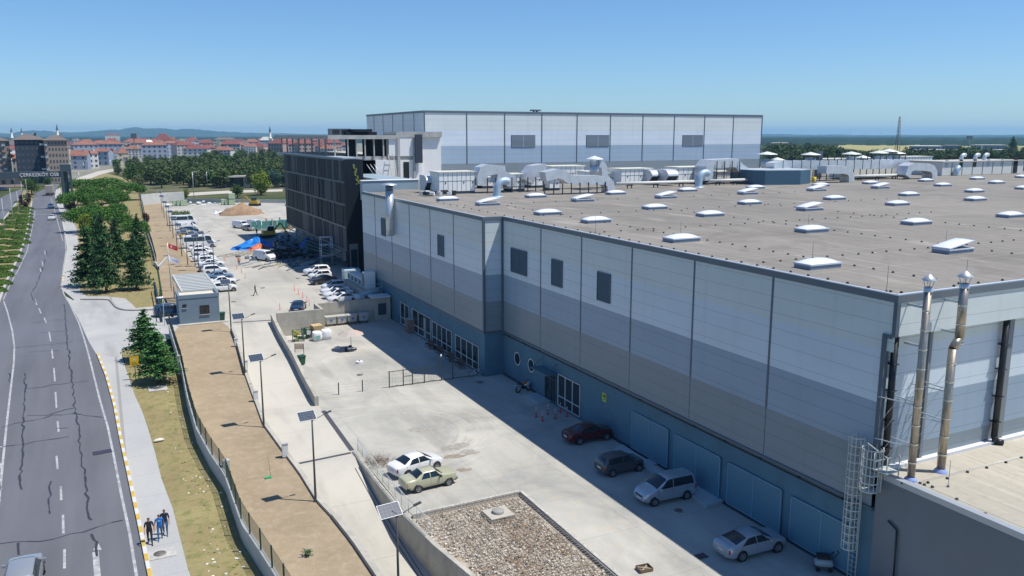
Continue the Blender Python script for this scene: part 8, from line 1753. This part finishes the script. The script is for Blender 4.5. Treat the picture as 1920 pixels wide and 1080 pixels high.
def street_lamp(p, h, lab, double=False, rz=0.):
    t = empty('street_lamp', tuple(p), rz, label=lab, cat='street lamp'); mb = MB(); mb.tube((0, 0, 0), (0, 0, h), .11, .06, n=8); mb.build('pole', M_galv, t, world=False)
    for s_ in ((1, -1) if double else (1,)): mb = MB(); mb.path([(0, 0, h), (s_ * .9, 0, h + .35), (s_ * 2.0, 0, h + .45)], .05, 6); mb.build('arm', M_galv, t, world=False); mb = MB(); mb.obox((s_ * 2.3, 0, h + .45), .8, .25, .12); mb.build('lamp_head', M_wframe, t, world=False)
for k, (x, yb, yt) in enumerate(((10.5, 441, 371), (26, 427, 352), (36, 404, 358), (44.5, 391, 339), (52, 376, 336))): h, a = ht(x, yb, yt); t = empty('median_pole', tuple(a), label='thin white pole in the median, ' + ORD[k] + ' from the camera', cat='pole', group='thin white poles in the median'); mb = MB(); mb.tube((0, 0, -.2), (0, 0, h), .07, .05, n=6); mb.build('shaft', M_whitesteel, t, world=False); mb = MB(); mb.lathe([(.09, 0), (.09, .12), (0, .15)], (0, 0, h), 8); mb.build('cap', M_trim, t, world=False)
for x, yb, yt, lab, db in ((150, 352, 322, 'double-armed street lamp above the stone pines', True), (364, 372, 323, 'street lamp at the far side of the site wall', False), (389, 352, 322, 'thin lamp post in front of the wood', False), (158, 330, 303, 'street lamp by the first houses', False), (208, 320, 300, 'street lamp at the bend of the pale street', False), (28, 352, 325, 'double street lamp over the opposite carriageway', True)): h, a = ht(x, yb, yt); street_lamp(a, h, lab, db)
b = at(25, 350, 2.0); t = box_house('gate_lodge', b, .2, 11, 7, 4, HM['pink'], M_white, 'low pink gate lodge with a flat white roof', 'lodge', floors=1, cols=3, roof_h=.2, over=1.0)
for k, x in enumerate((1, 6, 11)): a = at(x, 357, 2.0); car('hatch', 'dark_blue', (.02, .05, .11), a, R(80), 'dark car parked by the gate lodge, ' + ORD[k] + ' from left')
# industrial sheds on the right skyline
for x0, x1, ye, yb, wc_, rm, lab, rp in ((1703, 1765, 274, 294, 'bluegrey', M_cgrey, 'grey-blue factory shed on the right skyline', 1), (1712, 1800, 281, 296, 'tan', M_cgrey, 'long low pale-roofed shed in front of the grey-blue one', 1), (1764, 1802, 273, 292, 'bluegrey', M_tileb, 'shed with dark roof gear in the middle of the skyline', 1), (1818, 1887, 272, 290, 'grey', M_cgrey, 'pale office-like shed at the right of the skyline', .5), (1860, 1905, 281, 294, 'tan', M_cgrey, 'low shed before the pale office-like one', .5), (1444, 1480, 268, 276, 'rose', M_cgrey, 'far pale building above the tree belt', .6)): hpx(x0, x1, ye, yb, wc_, rm, lab, rp, 'shed', name='factory_shed', floors=1, cols=6)
a = at(1838, 305, 2.0); h = atY(1838, 271, a.y).z - 2; mb = MB(); mb.tube((0, 0, 0), (0, 0, h), .22, .15, n=8); o = mb.build('white_mast', M_whitesteel, label='plain white mast pole behind the cabin vents', cat='mast'); o.location = a
a = atD(1815, 290, 620); mb = MB(); z1 = atD(1815, 259.5, 620).z; mb.tube((a.x, a.y, 2), (a.x, a.y, z1), .25, n=6); mb.box(a.x - 2.5, a.y - .3, z1 - .2, a.x + 2.5, a.y + .3, z1 + 1.6); mb.build('billboard', M_trim, label='small dark billboard on a pole against the plain', cat='billboard', org=(a.x, a.y, 2))
for k, x in enumerate((1441, 1500, 1541, 1595, 1651)):
    c = atD(x, 252, 9000); t = empty('wind_turbine', (c.x, c.y, 0), label='far tiny wind turbine on the right horizon, ' + ORD[k] + ' from left', cat='wind turbine'); mb = MB(); mb.tube((0, 0, 0), (0, 0, 85), 2, 1.3, n=6); mb.build('tower', HM['white'], t, world=False)
    for q in range(3): an = k + q * 2.094; mb = MB(); mb.tube((0, -3, 85), (38 * math.cos(an), -3, 85 + 38 * math.sin(an)), 1.2, .4, n=4); mb.build('blade', HM['white'], t, world=False)

# ---------------------------------------------------------------- the air: one even box of thin haze around everything
mb = MB(); mb.box(-17000, -900, -8, 17500, 17500, 160)
hz = bpy.data.materials.new('thin_haze'); hz.use_nodes = True; hn = hz.node_tree.nodes; hl = hz.node_tree.links; hn.remove(hn['Principled BSDF']); pv = hn.new('ShaderNodeVolumePrincipled'); pv.inputs['Color'].default_value = (.34, .66, 1.0, 1); pv.inputs['Density'].default_value = 7.0e-5; pv.inputs['Anisotropy'].default_value = 0.1
hl.new(pv.outputs[0], hn['Material Output'].inputs['Volume'])
mb.build('haze', hz, kind='stuff', label='thin blue summer haze filling the air', cat='haze')
